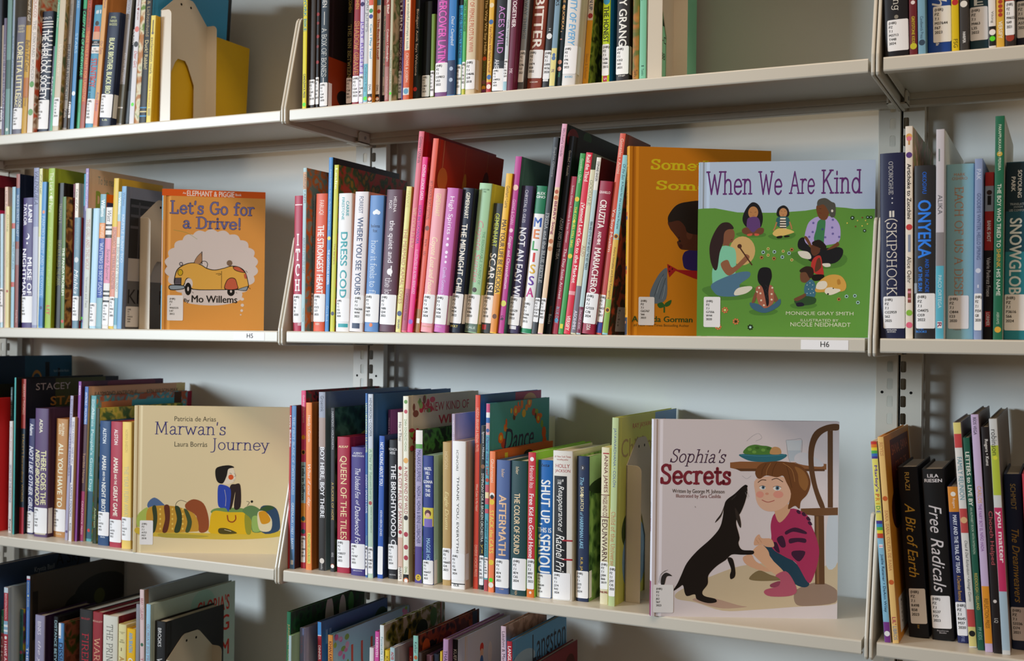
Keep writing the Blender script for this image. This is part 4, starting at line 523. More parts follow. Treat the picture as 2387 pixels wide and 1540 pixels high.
(0,'aqua and gold picture book with two sunflowers, second shelf, centre bay','second_centre',543.8,13,.0,8.6,180,252.9,.1106,'8ac4cc','a:5a2414:2a3018:a84828',[('v','Of the Sun',240.2,218.6,'244650',.5,.5,'i'),('v',"A Poem for the Land's First Peoples",215.9,149.3,'244650',.45,.5,''),('B',134.5,50,'d8b048',.0,1),('v','Xelena González and Emily Kewageshig',124,50.4,'5a4018',.45,.5,''),('B',50,2.5,'8ab048',.0,1),('C',138.8,8,'e8a83c',.5),('C',138.8,4,'5a3010',.5),('C',34.8,8,'e8b43c',.5),('C',34.8,4,'5a3010',.5),('SL',.15,.38,.84,.98,'(HIR)/PZ/7.1/G6533/O3/2023')]),
(1,'midnight navy hardcover with tall silver serif letters, second shelf, right bay','second_right',923,8,.0,30,150,233.9,-.0153,'1f2446','171a34',[('v',"O'DONOGHUE",223,181.5,'dcdcdc',.18,.45,'L'),('C',176.5,.9,'c8c8d0',.5),('C',170.6,.9,'c8c8d0',.5),('B',160.7,152.8,'dcd8d0',.38,.46),('B',160.7,152.8,'dcd8d0',.5,.58),('v','(SKIPSHOCK',150.8,53.5,'e6e0d6',.52,.45,'L'),('L',52.7,12.4,'(HIR)/PZ/7.1/O22959/S62/2025',.12,1),('h','WALKER/BOOKS',11.8,6.8,'d8d8dc',.42,.45,'b')]),
(0,'cream tall picture book with food icons down its spine, second shelf, right bay','second_right',953.3,8,.0,8.8,242,266.5,-.0117,'e8ded0','a:b8a494:8a6a5a:6a7048',[('C',253.7,6,'e0a85c',.5),('C',250.8,5,'e07a90',.5),('B',248.8,243,'c8904c',.38,.62),('C',230.2,6,'5a3a80',.5),('v','Artichoke to Zucchini',219.4,149.9,'2a2420',.55,.5,'b'),('C',139.7,7,'c83a3c',.5),('B',130.3,108.7,'8a94a8',.35,.7),('v','Alice Oehr',102.8,69.5,'3a3430',.55,.5,''),('B',62.6,45,'8a4a3c',.3,.75),('B',59.7,56.8,'e08aa0',.3,.75),('B',50.9,48.9,'e08aa0',.3,.75),('C',32.3,6,'8ac040',.5),('C',17,7,'e86a88',.5)]),
(1,'charcoal hardcover with metallic blue capitals, second shelf, right bay','second_right',963.2,8,.0,25.2,150,216.3,-.0109,'2a2a2e','1e1e22',[('v','OKOGWU',208.1,180.8,'1f62c8',.2,.5,'b'),('v','ONYEKA',172.9,100.3,'2f86f8',.62,.5,'b'),('v','AND THE ACADE',99.7,57.7,'1f62c8',.18,.62,'b'),('v','OF THE SUN',89.9,59.6,'2f86f8',.18,.3,'b'),('B',69.4,56.7,'8a9098',.02,.15),('L',56.5,12.7,'(HIR)/PZ/7.1/O4475/O59/2022',.1,1),('h','MK/BOOKS',14.7,6.9,'3a8ae8',.5,.35,'b')]),
(0,'silvery white tall picture book with aqua lower spine, second shelf, right bay','second_right',988.7,6.8,.0,9.8,281.2,260,-.0066,'c8c4cc','babab4',[('B',235.8,220.3,'6a7a78',.3,.45),('v','ALIKA',178.6,154.4,'5a5a62',.55,.5,''),('B',132.1,90.5,'8a868a',.0,1),('B',90.5,.4,'5ab4cc',.0,1),('v','PACO ORTEGA',78.8,38.2,'cce8f0',.42,.5,''),('B',21.7,13.4,'f0f0f0',.22,.78),('v','R',20.7,14.3,'8a2a5a',.5,.5,'b')]),
(1,'broad light blue hardcover with copper serif capitals, second shelf, right bay','second_right',998.9,27.5,.0,32.6,150,218.7,-.0068,'8abccc','6a98a8',[('h','MARK/OSHIRO',207.9,198.1,'b07850',.55,.48,''),('v','EACH OF US A DESE',190.3,54.8,'b8784a',.32,.46,'L'),('L',54.4,12.9,'(HIR)/PZ/7.1/O844/E23/2020',.08,.82),('h','TEEN',12.9,10.9,'a06a44',.28,.4,'')]),
(0,'wisteria blue picture book with dusky capitals, second shelf, right bay','second_right',1032.3,17.7,.0,9.1,130,222.7,-.0041,'8a9cc4','5a6a90',[('v','PAK',209.8,196.3,'ccd8ee',.55,.5,''),('v','GOODBYE WINTER, HELLO SPRING',180,98.2,'4a5a84',.55,.5,''),('C',84.7,3,'d0d8ec',.5),('B',67.4,63.5,'d0d8ec',.4,.6),('L',56.6,11.2,'(HIR)/PZ/7.1/P354/G8/2020',.02,.98)]),
(1,'black paperback with red panels and small figure photo, second shelf, right bay','second_right',1041.7,38.5,.0,10.8,150,208.2,.0,'1c1618','121012',[('B',208.2,191.1,'b02c28',.0,1),('B',191.1,159.6,'a0a8b4',.0,1),('C',182.9,5,'3a2420',.5),('B',179,167.4,'141214',.3,.7),('B',159.6,111,'b02c28',.0,1),('v','BANK SHOT',147.9,121.7,'f4f0ec',.4,.5,'b'),('v','Valerie Pankratz Froese',102.2,53.6,'ece8e4',.42,.5,''),('B',35.2,16.1,'c02c30',.2,.75),('v','LORIMER',33.6,17.3,'f4e8e4',.36,.48,'b')]),
(0,'emerald tall picture book with white capitals, second shelf, right bay','second_right',1053.9,23.2,.0,10.6,236.8,274.7,.0,'1f6a4c','9aa29c',[('v','PARAPPUKKARAN • PEREIRA',264.1,207.5,'d8e4d0',.3,.5,''),('C',228,5,'c8a840',.5),('v','THE BOY WHO TRIED TO',191.2,113.5,'e8ece0',.42,.5,''),('v','SHRINK',111.6,88.6,'d8a83c',.42,.5,''),('v','HIS NAME',86.6,54,'e8ece0',.42,.5,''),('v','ABRAMS',33.9,19.1,'b8ccb8',.3,.5,''),('C',12.4,6,'d8a83c',.5)]),
(1,'teal hardcover with icy white blocky capitals, second shelf, right bay','second_right',1064.8,42.7,.0,29,150,220.1,.0043,'1a5266','123844',[('B',219.2,159.2,'0e2a38',.0,1),('v','SOYOUNG',209.9,175.6,'dce4e8',.16,.55,'b'),('v','PARK',201.7,183.4,'dce4e8',.16,.3,'b'),('h','TRANSLATED/JOUNGMI/LEE COMFORT',169.8,158.2,'a8b8c0',.7,.5,''),('B',108.9,.5,'2a8a9c',.0,1),('v','SNOWGLOB',150.5,56.2,'e0eef2',.48,.42,'b'),('L',56.2,11.7,'(HIR)/PZ/7.1/P3616/S66/2024',.02,.98)]),
(0,'very large deep blue picture book behind the leftmost books, third shelf, left bay','third_left',-769.4,16,-382.3,19,272,326,-.0214,'16324c','142c46',[('sr',.55,1,.0,.6,'1c4a66'),('sc',.66,.16,.05,.07,'c08a40'),('sc',.66,.17,.043,.06,'1c4a66'),('sr',.62,.7,.17,.25,'4a2c18'),('sr',.74,.78,.04,.2,'0c1420'),('sr',.86,.88,.08,.2,'0c1420'),('st','Adapted to Canadian Waters, Wahpooskow',.82,.97,.09,.11,'8aa0b0',''),('st','and Nancy King',.84,.94,.14,.155,'8aa0b0','')]),
(1,'dark leafy hardcover behind the red cover, third shelf, left bay','third_left',-725.2,20,-382.3,14.9,150,272.7,-.0142,'2a2c1c','1c2418',[]),
(0,'red picture book with black face on its cover, third shelf, left bay','third_left',-683.1,16,-382.3,14.7,215,249.4,-.0135,'a82020','b01e20',[('sc',.75,.45,.3,.2,'14100e'),('sr',.45,1,.42,.7,'4a2a1c'),('st','YU LI',.55,.85,.06,.1,'e8b8a8',''),('st','A',.55,.85,.16,.28,'6a0c10','b'),('SL',.6,.82,.8,.97,'(HIR)/PZ/7.1/L53/R4/2021')]),
(0,'slim dark teal picture book with tiny letters, third shelf, left bay','third_left',-661,48,-382.3,5.1,225,269.9,.0,'2a4a50','1c3438',[('v','THE LAST STAND',265.9,216,'a8b8b8',.5,.5,'')]),
(1,'white paperback with violet and pink lettering, third shelf, left bay','third_left',-643.6,31,-382.3,9.4,150,207.9,.0,'dcd8d6','a8a0a0',[('v','Camilla James',197,152.8,'c87880',.5,.5,''),('v','SECRETS OF THE SEASONS',126.8,56.7,'6a6a94',.55,.5,''),('v','Knopf',25.5,3.4,'2a2a3a',.6,.5,'b')]),
(0,'turquoise-edged tall book with black moon cover, third shelf, left bay','third_left',-622.2,22.5,-382.3,4.3,215,290,.0,'3fa4a4','0e1216',[('sc',.45,.4,.4,.28,'b89030'),('sc',.3,.42,.36,.3,'0e1216')]),
(0,'dark tall picture book with red top and bottom bands, third shelf, left bay','third_left',-617.6,33.6,-382.3,11.5,231.6,287.3,.0048,'2a3a4c','10131e',[('B',287.3,195.4,'b04440',.0,1),('v','ABRAMS • THOMAS',278.2,221.3,'e8b8a8',.5,.5,''),('v',"STACEY'S Extraordinary WORDS",185.1,59.6,'c4a050',.6,.5,''),('B',49.2,.0,'b03040',.0,1),('st','STACEY',.1,.46,.03,.075,'ccc4c8',''),('sr',.3,.85,.0,.5,'3a4018'),('st','STACEY',.1,.46,.03,.075,'d0c8cc',''),('st','STA',.25,.5,.12,.18,'b07828','b')]),
(1,'indigo hardcover with slanted white capitals, third shelf, left bay','third_left',-605.8,39.4,-382.3,17.5,150,213.7,.0083,'3a3a6a','28284a',[('v','Adams',204.7,182.7,'ececf0',.5,.5,'b'),('v','NOT LIKE OTHER GIRLS',163.2,39,'e8e8f2',.6,.5,'bi'),('L',41.6,2.8,'(HIR)/PZ/7.1/A257/N68/2024',.02,.98)]),
(1,'plum hardcover with two-line cream capitals, third shelf, left bay','third_left',-574.1,26.7,-382.3,33.7,150,235,.0,'5c4670','38243c',[('v','ADIA',215.8,190.2,'ece8d0',.24,.5,'b'),('v','THERE GOES THE',158.2,59.3,'ece8b4',.36,.7,'b'),('v','NEIGHBORHOOD',159.5,57.7,'ece8b4',.36,.25,'bi'),('L',53.4,7.1,'(HIR)/PZ/7.1/A345/T44/2023',.02,.98),('B',7.1,4.5,'c8c0a8',.1,.9)]),
(1,'caramel hardcover with cream rounded capitals, third shelf, left bay','third_left',-540.1,40.7,-382.3,29.9,150,216.5,.0189,'c08a50','8a5a30',[('v','AUTUMN',208.9,185.9,'f0e4c4',.2,.62,'b'),('v','ALLEN',207.6,188.4,'f0e4c4',.2,.38,'b'),('v','ALL YOU HAVE TO',171.8,55,'f4f0d4',.4,.5,'b'),('L',51.6,10.5,'(HIR)/PZ/7.1/A4276/A45/2023',.02,.98),('h','Kokila',8.9,3.8,'f0e4c4',.45,.5,'')]),
(0,'pale lavender tall picture book with brown cover, third shelf, left bay','third_left',-495.4,27.3,-382.3,7.5,212.7,260.9,.0354,'a8a4c0','4a342c',[('v','ELLIOTT & NUDD',254.6,204.2,'5a5a80',.5,.5,''),('v','LITTLE DREAMERS',191.6,116,'5a5a80',.5,.5,''),('C',15.2,4,'5a4a7a',.5)]),
(0,'white and blue picture book with butterfly cover, third shelf, left bay','third_left',-479.5,20.7,-382.3,7.5,95,222.8,.0216,'e0dce0','c8a470',[('v','SHELLY ANAND • NABI H. ALI',215.3,140.2,'5a5a98',.55,.5,''),('B',136.5,105.2,'3a4a90',.0,.35),('v',"LAXMI'S MOOCH",101.4,45.1,'30408c',.65,.5,''),('v','Kokila',32.5,18.8,'2a2a2a',.5,.5,''),('sc',.55,.12,.2,.06,'2c3c64'),('sc',.35,.34,.2,.06,'3a4c74'),('sc',.45,.5,.3,.06,'34446c'),('sc',.6,.92,.2,.05,'2c3c64'),('SL',.3,.7,.8,.93,'(HIR)/PZ/7.1/A5/L3/2021')]),
(0,'purple tall picture book with dusky magenta cover, third shelf, left bay','third_left',-471.7,26.2,-382.3,6.8,208.7,287.2,.0213,'8a4aa0','3c1c3c',[('v','AMERICA',280.2,262.6,'e8d8ec',.6,.5,'b'),('sc',.6,.02,.3,.05,'5a2440')]),
(0,'blue and magenta tall picture book with peach cover, third shelf, left bay','third_left',-464.6,31.8,-382.3,9.4,252.7,278,.0292,'4a70b8','d0a888',[('v','ANTROBUS • WILSON-MAX',268,210.8,'dce4f4',.55,.5,''),('B',210.3,89.9,'50303c',.0,1),('v','Terrible Horses',158.9,104.9,'c09468',.6,.5,''),('B',89.9,.8,'a03060',.0,1),('v','CANDLEWICK PRESS',72.3,12.1,'e8c0d0',.45,.5,''),('st','RAYMOND ANTROBUS',.06,.48,.035,.06,'3a3028',''),('st','KEN WILSON-MAX',.58,.92,.035,.06,'3a3028',''),('sr',.9,1,.0,.2,'c0b480')]),
(0,'teal tall picture book with colourful mural cover, third shelf, left bay','third_left',-454.9,36.7,-382.3,14.5,251.3,261.9,.0296,'5aa0a8','a:b0805c:3a8a9c:8a4a34',[('v','GROSS•ANDERSON•POPULAR',255.6,220.5,'d0e4e4',.5,.5,''),('v',"Alanis People's Good Day",240.5,90,'cfe4e4',.6,.5,''),('B',90,4.7,'2a5a70',.0,1),('sr',.05,.35,.04,.25,'c07848'),('sr',.35,.8,.04,.14,'3a98b0'),('sr',.8,.88,.0,.4,'3a2418'),('sr',.95,1,.0,1,'7a2038'),('C',19.8,5,'c83a34',.5)]),
(0,'dark green picture book with yellow flower cover, third shelf, left bay','third_left',-426.5,25.4,-382.3,9.3,214.6,240.9,.0167,'24341c','a:8a9030:c8bc50:3a5a2c',[('v','Anderson',63.5,28.8,'b8c890',.5,.5,'')]),
(1,'denim blue hardcover with white capitals, third shelf, left bay','third_left',-409.4,19.7,-382.3,26.2,150,219.5,.0064,'264a78','1c3658',[('v','ALSTON',207.2,180.1,'e6eef4',.3,.5,'b'),('v','AMARI',159.2,133.3,'f0f0ea',.36,.5,'b'),('v','AND THE',130.8,113.6,'f0f0ea',.2,.5,'b'),('v','NIGHT BROT',111.1,59.3,'f0f0ea',.36,.5,'b'),('L',59.3,17.2,'(HIR)/PZ/7.1/A4755/A43/2021',.02,.98),('h','BB',16.2,13.2,'e0e8f0',.4,.5,'')]),
(1,'rose red hardcover with white capitals, third shelf, left bay','third_left',-379.1,16.8,-382.3,27.8,150,219.8,.0,'ac3448','7a2232',[('v','ALSTON',206.3,179.4,'f4e4e0',.3,.5,'b'),('v','AMARI',157.4,130.5,'f4ecdc',.36,.5,'b'),('v','AND THE',128.1,109.7,'f4ecdc',.2,.5,'b'),('v','GREAT GAME',107.3,54.4,'f4ecdc',.36,.5,'b'),('L',48.6,9,'(HIR)/PZ/7.1/A4755/A465/2022',.02,.98)]),
(1,'butter yellow hardcover with faint gold lettering, third shelf, left bay','third_left',-349.2,15.4,-382.3,21.7,150,220.3,-.0083,'e8c86a','b89440',[('v','NORMA BABSON',207,167.6,'c8a850',.3,.5,''),('v','THE YEAR I FLEW AWAY',143.4,53.6,'c8bc88',.45,.5,'b'),('L',54.8,14.7,'(HIR)/PZ/7.1/A7622/Y43/2021',.02,.98)]),
(0,'thin red picture book with white outline letters, third shelf, centre bay','third_centre',5.6,16,-382.3,4.1,190,262,.0,'b03038','8a2028',[('v','Love Buddie',246.3,195.4,'f0e0e0',.7,.5,'b'),('v','GREEN CARIBO',126.3,93.6,'d8a8a8',.5,.5,'')]),
(0,'steel blue picture book with spaced white capitals, third shelf, centre bay','third_centre',10,15.6,-382.3,9.1,205,262.2,.0,'5a86b8','301c20',[('v','THE FIRST BLADE OF SWEETGRASS',244.1,119.4,'d4e4f0',.5,.5,'L'),('v','GREENLAW / FREY / BAKER',106.1,31.1,'d4e4f0',.5,.5,''),('B',14.1,6.9,'e0e8f0',.22,.78)]),
(0,'pink and floral tall picture book with label, third shelf, centre bay','third_centre',22.9,28,-382.3,9.1,222,286.4,-.0131,'d84a78','a:1c1c1a:7a1c20:3a3a30',[('v','Guidroz/Mirtalipova',279.1,234.2,'f4ccd8',.5,.5,''),('C',211.1,6,'e8a030',.5),('C',186.9,7,'e8a030',.5),('C',186.9,3,'3a2a2a',.5),('B',171.1,105,'a8d0dc',.0,1),('v','Leila in Saffron',165,109.9,'22324c',.7,.5,'b'),('B',105,74,'e8a040',.0,1),('C',80,8,'2a6a70',.5),('C',59.4,8,'2a6a70',.5),('L',52.1,9.6,'(HIR)/PZ/7.1/G864/L45/2019',.02,.98),('B',9.6,.0,'c83a50',.0,1)]),
(0,'orange picture book with white handwriting and yellow box, third shelf, centre bay','third_centre',36.9,22,-382.3,11.4,205,267.8,-.0143,'e88a48','7a4414',[('v','Handy • Corrin',247.2,205,'f8e4d4',.55,.5,''),('v','What if one day...',168.8,96.2,'f8ece0',.6,.5,'i'),('B',59,10.3,'e8d868',.3,.8),('v','ENCHANTED LION BOOKS',57.1,11.8,'4a3a20',.32,.55,'')]),
(0,'grey-blue tall picture book with bold white capitals, third shelf, centre bay','third_centre',57.7,28,-382.3,12.7,260,285.1,-.0153,'9aa0b0','566678',[('B',244.2,197.2,'a8948c',.0,1),('B',197.2,129.8,'6a6466',.0,1),('B',129.8,.0,'2a2624',.0,1),('v','Groenink',279.1,253.8,'50505e',.5,.5,''),('v','BOY HERE, BOY THERE',197.2,84,'ececf0',.72,.5,'b'),('C',15.4,7,'d8d0c8',.5),('v','tundra',10.6,2.1,'c8c8c8',.3,.5,'')]),
(0,'black picture book with gold capitals and feathered green cover, third shelf, centre bay','third_centre',80.3,28,-382.3,8,205,260.7,-.014,'2a2a2e','a:0c1c14:14301c:2a4a34',[('v','HARMONY • HOLZWARTH',254.7,194.8,'b8b8bc',.5,.5,''),('v','A FLICKER OF HOPE',142.1,82.2,'c8a858',.55,.5,''),('v','VIKING',30.7,23.5,'c8c8c8',.5,.5,''),('C',9.1,8,'e07a40',.5),('C',8.7,5,'e8e8e8',.5),('sc',.6,.2,.25,.06,'c8b040'),('sc',.75,.12,.3,.04,'c8c8a0')]),
(1,'crimson hardcover with cream Art Deco capitals, third shelf, centre bay','third_centre',91.7,28,-382.3,24.4,150,215.2,-.0135,'a82440','781428',[('h','ALKAF',202.3,197.5,'f4dca8',.75,.5,'b'),('v','QUEEN OF THE TILES',185.1,53.3,'f6e2ae',.55,.5,''),('L',52.1,8.8,'(HIR)/PZ/7.1/H38377/Q44/2022',.02,.98)]),
(1,'violet-blue hardcover with white quirky title, third shelf, centre bay','third_centre',121.9,22,-382.3,26.8,150,201,-.0132,'443a80','2e2660',[('h','AUBREY/HARTMAN',193.9,185.2,'e8e8f0',.8,.5,''),('v','The Undead Fox',167.9,120.6,'ecebf4',.36,.5,'i'),('v','of',117.8,110,'ecebf4',.24,.5,'i'),('v','Deadwood Fo',108.8,50.6,'ecebf4',.36,.5,'i'),('L',49.7,10.4,'(HIR)/PZ/7.1/H3767/U55/2025',.02,.98),('h','BROWN',9,6.2,'e8e8f0',.6,.5,'')]),
(0,'thin blue tall picture book with lemon letters, third shelf, centre bay','third_centre',151.8,19,-382.3,4.1,200,286.7,-.0158,'3f70b0','2a4a7c',[('v','LEAH HENDERSON • E.B LEWIS',270.9,194.3,'dcecaa',.65,.5,'b'),('v','DADDY SPEAKS LOVE',159.5,99.7,'dcdcf0',.65,.5,'b'),('v','Nancy',64.6,50.5,'b8d0a8',.5,.5,''),('L',49.3,3.6,'(HIR)/PZ/7.1/H46/D3/2022',.02,.98)]),
(0,'silver and green tall picture book with blue cover, third shelf, centre bay','third_centre',157.4,17.5,-382.3,9.4,251.5,285.7,-.0148,'c4ccd8','1f4470',[('v','HENDERSON • COOPER',279.4,219.7,'26262e',.5,.5,''),('B',201,.0,'b8d0bc',.0,1),('v',"A Day for Rememberin'",199.9,120.3,'346a46',.6,.5,'L'),('v','INSPIRED BY THE TRUE EVENTS OF',110.9,70,'3a5a44',.2,.65,''),('C',116.3,5,'b04a48',.5),('L',48.4,6.8,'(HIR)/PZ/7.1/H462/D39/2021',.02,.98)]),
(0,'mauve picture book with white script cover behind, third shelf, centre bay','third_centre',167,55,-382.3,4.5,185,259.8,.0,'5a3468','6a3a6c',[('v','Hazzard & Ap',246.7,219.4,'e0cce8',.6,.5,''),('sr',.0,1,.15,1,'8a4a2c'),('sc',.45,.17,.5,.06,'6a3a6c'),('st','Sor',.25,.6,.02,.1,'e8dce4','i')]),
(0,'cobalt picture book with blank white label, third shelf, centre bay','third_centre',171.9,22.1,-382.3,9.9,180,221.2,.0,'2f5ab0','1c2a4c',[('v','NOT TALKING ABOUT YOU',211.2,144.1,'e8eef8',.6,.5,'b'),('v','KEVIN HERON JONES',105.5,65.8,'e8eef8',.5,.5,''),('L',49.9,6.2,'',.02,.98)]),
(1,'black hardcover with white typewriter capitals, third shelf, centre bay','third_centre',186.8,28,-382.3,17.4,150,215.2,-.0143,'1c1c22','141418',[('h','MONICA/HESSE',203.5,192.3,'e8e8ec',.85,.5,''),('v','THE BRIGHTWOOD C',177.1,52.7,'ececf0',.5,.6,'b'),('B',64.4,52.2,'3a3a40',.0,1),('L',53.4,14.8,'(HIR)/PZ/7.1/H52/B75/2024',.02,.98),('h','BROWN',7.8,5,'d8d8dc',.6,.5,'')]),
(0,'cream picture book with red capitals and bows, third shelf, centre bay','third_centre',209,22,-382.3,8.9,190,259,-.0165,'ece6dc','c0b4a8',[('v','Ho • Thai',243.9,215,'3a3a3a',.55,.5,''),('C',173.3,5,'b03840',.5),('v','A CITY FULL OF SANTAS',165.9,79.5,'a83038',.65,.5,''),('C',74.8,5,'b03840',.5),('B',66.7,20.4,'dcbcac',.0,1),('v','HARPER',21.6,1.9,'5a3a34',.5,.5,'')]),
(0,'cream tall picture book with red blossoms and red-lettered cover, third shelf, centre bay','third_centre',220.5,19,-382.3,9.9,233.3,284.5,-.0164,'ecead8','dcd0ac',[('C',275.8,5,'6a9a4a',.5),('C',260.8,5,'c04858',.5),('v','ZARA GONZÁLEZ HOANG',249.2,200.3,'7a9a5a',.5,.5,''),('C',185.8,7,'e8b060',.5),('v','A NEW KIND OF WILD',176.6,103.9,'a83038',.58,.5,''),('C',98.2,6,'2a1c1c',.5),('C',72.8,6,'b03c4c',.5),('C',53.2,6,'b03c4c',.5),('C',37,6,'b03c4c',.5),('v','DIAL',23.2,12.8,'7a9a5a',.4,.5,''),('B',11.7,.0,'141416',.0,1),('C',2.4,8,'e07a40',.5),('C',2,5,'e8e8e8',.5),('sc',.318,.029,.037,.016,'b8444c'),('sc',.215,.014,.019,.023,'7a9a4c'),('sc',.101,.292,.032,.021,'a02c34'),('sc',.093,.098,.038,.019,'6a3a24'),('sc',.092,.2,.035,.015,'6a3a24'),('sc',.063,.226,.025,.01,'a02c34'),('sc',.111,.268,.027,.02,'a02c34'),('sc',.143,.036,.027,.011,'7a9a4c'),('sc',.166,.08,.027,.017,'a02c34'),('sc',.1,.207,.016,.022,'b8444c'),('sc',.113,.211,.032,.016,'a02c34'),('sc',.257,.046,.021,.024,'a02c34'),('sc',.048,.202,.03,.023,'7a9a4c'),('sc',.147,.039,.017,.024,'5a7a38'),('sc',.045,.283,.031,.015,'b8444c'),('sc',.069,.063,.016,.021,'6a3a24'),('sc',.077,.219,.021,.021,'a02c34'),('sc',.114,.199,.027,.021,'a02c34'),('sc',.176,.061,.037,.023,'a02c34'),('sc',.208,.025,.021,.023,'6a3a24'),('sc',.04,.186,.036,.011,'a02c34'),('sc',.161,.056,.024,.018,'7a9a4c'),('sc',.284,.081,.04,.017,'a02c34'),('sc',.077,.249,.023,.01,'a02c34'),('sc',.266,.087,.032,.012,'5a7a38'),('sc',.093,.242,.037,.022,'a02c34'),('st','A NEW KIND OF',.2,.85,.045,.095,'9a2c2c',''),('st','WILD',.4,.75,.12,.17,'9a2c2c','b')]),
(0,'brown slim paperback with tiny white letters, third shelf, centre bay','third_centre',232.2,28,-382.3,3.7,170,215.8,-.0041,'7a5a48','4a3428',[('v','MALAIKA, CARNIVAL QUEEN • NADIA L. HOHN',201.9,42.4,'d8ccbc',.6,.5,'')]),
(0,'lilac picture book with white top and gold coin mark, third shelf, centre bay','third_centre',239.2,22,-382.3,12.4,200,233.1,-.0084,'a8a0c4','a:142c14:2c5a24:0e1c10',[('B',233.1,211.9,'eceae4',.0,1),('B',211.9,205,'5a9a4c',.0,1),('v',"MALAIKA'S SURPRISE",202.7,154.5,'32326c',.55,.5,''),('v','NADIA L. HOHN & IRENE LUXBACHER',147.6,60.2,'32326c',.5,.5,''),('B',55.6,.0,'54468c',.0,1),('C',8.4,8,'d8b83c',.5),('v','G',11.4,5.4,'2a2a2a',.3,.5,'b')]),
(1,'blue paperback with stacked white words and girl on cover, third shelf, centre bay','third_centre',254.5,19,-382.3,18.6,150,195.3,-.0152,'2c3c84','a4ccc4',[('h','HAZEL/HILL/IS/GONNA/WIN/THIS/ONE',179,132.4,'eef0f6',.85,.5,'b'),('B',116.4,88.2,'d8cc50',.0,1),('C',107.7,9,'5a2c30',.5),('C',104.9,6,'e0b09c',.5),('B',99.7,87.1,'7a6ab8',.15,.9),('v','MAGGIE HO',70,36.8,'b0dcf4',.36,.55,''),('L',36.8,.0,'(HIR)/PZ/7.1/H66427/H39/2022',.02,.98),('sc',.75,.45,.3,.28,'3a2430'),('sc',.8,.62,.25,.14,'6a5a9c'),('st','Hazel Hill',.2,.85,.04,.07,'2a3a3a',''),('st','someone you',.2,.85,.08,.11,'2a3a3a','')]),
(1,'old gold hardcover with cream script, third shelf, centre bay','third_centre',283.5,28,-382.3,14.5,140,216.7,-.0126,'b89a64','8a7040',[('v','HOPSON',202.3,176.1,'d8c090',.4,.5,''),('v','Eagle Drums',141.9,83.7,'e8d89c',.55,.5,'i'),('L',56.3,8.4,'(HIR)/PZ/7.1/H6665/E24/2023',.02,.98)]),
(0,'lavender picture book with pencil drawing cover, third shelf, centre bay','third_centre',300.1,28,-382.3,5.7,190,260.1,-.0129,'b4a4bc','a8a0b4',[('v','HOWARD • LO',249.8,219.2,'efe8f2',.5,.5,''),('sr',.5,.65,.08,.3,'3a90b8'),('sr',.5,.65,.1,.12,'16181c')]),
(1,'pure white hardcover with widely spaced thin capitals, third shelf, centre bay','third_centre',306.1,14.2,-382.3,23.4,150,220.6,-.0056,'f0efee','dcc4b0',[('v','ICINORI',207,176.6,'4a4a4a',.16,.4,''),('v','THANK YOU, EVERYTHI',167.6,53.8,'3a3a3a',.2,.45,''),('L',52.7,13.3,'(HIR)/PZ/7.1/I25/T48/2024',.02,.98),('B',8.3,6.9,'1c1c1c',.0,1),('h','ELB',7.4,3.1,'1c1c1c',.4,.4,'b')]),
(0,'vermilion tall picture book with blue and magenta cover, third shelf, centre bay','third_centre',336.3,28,-382.3,8.4,222.3,289.9,.0,'d84a34','2a5088',[('v','HUDDA IBRAHIM & MEENAL PATEL',270.7,204.2,'f0b8a0',.55,.5,''),('v','What Color Is My Hijab?',156.9,116.3,'f0d0b8',.55,.5,''),('v','DIVERSE VOICES PRESS',65.6,18.3,'f0b8a0',.55,.5,''),('sr',.55,1,.0,.2,'8a1c50'),('sc',.8,.06,.12,.05,'c09068'),('sr',.0,.15,.25,1,'d8a838'),('sr',.02,.3,.6,1,'8a1c34')]),
(0,'black picture book with white trumpet cover, third shelf, centre bay','third_centre',346.6,28,-382.3,7.6,260,244.6,.0,'1f1f22','e4e0da',[('v','Ignotow • Millward',235.2,194.7,'d8d8d8',.55,.5,''),('C',183.5,6,'8a5a3c',.5),('v','SYMPHONY FOR A BROKEN ORCHESTRA',173.3,71.1,'dcdcd4',.55,.5,''),('v','yx',67.7,53.1,'c8a840',.5,.5,''),('L',50.8,6.8,'(HIR)/PZ/7.1/I36/S96/2022',.02,.98),('sr',.86,.9,.03,.3,'c8a060'),('sc',.95,.28,.04,.03,'c8a060')]),
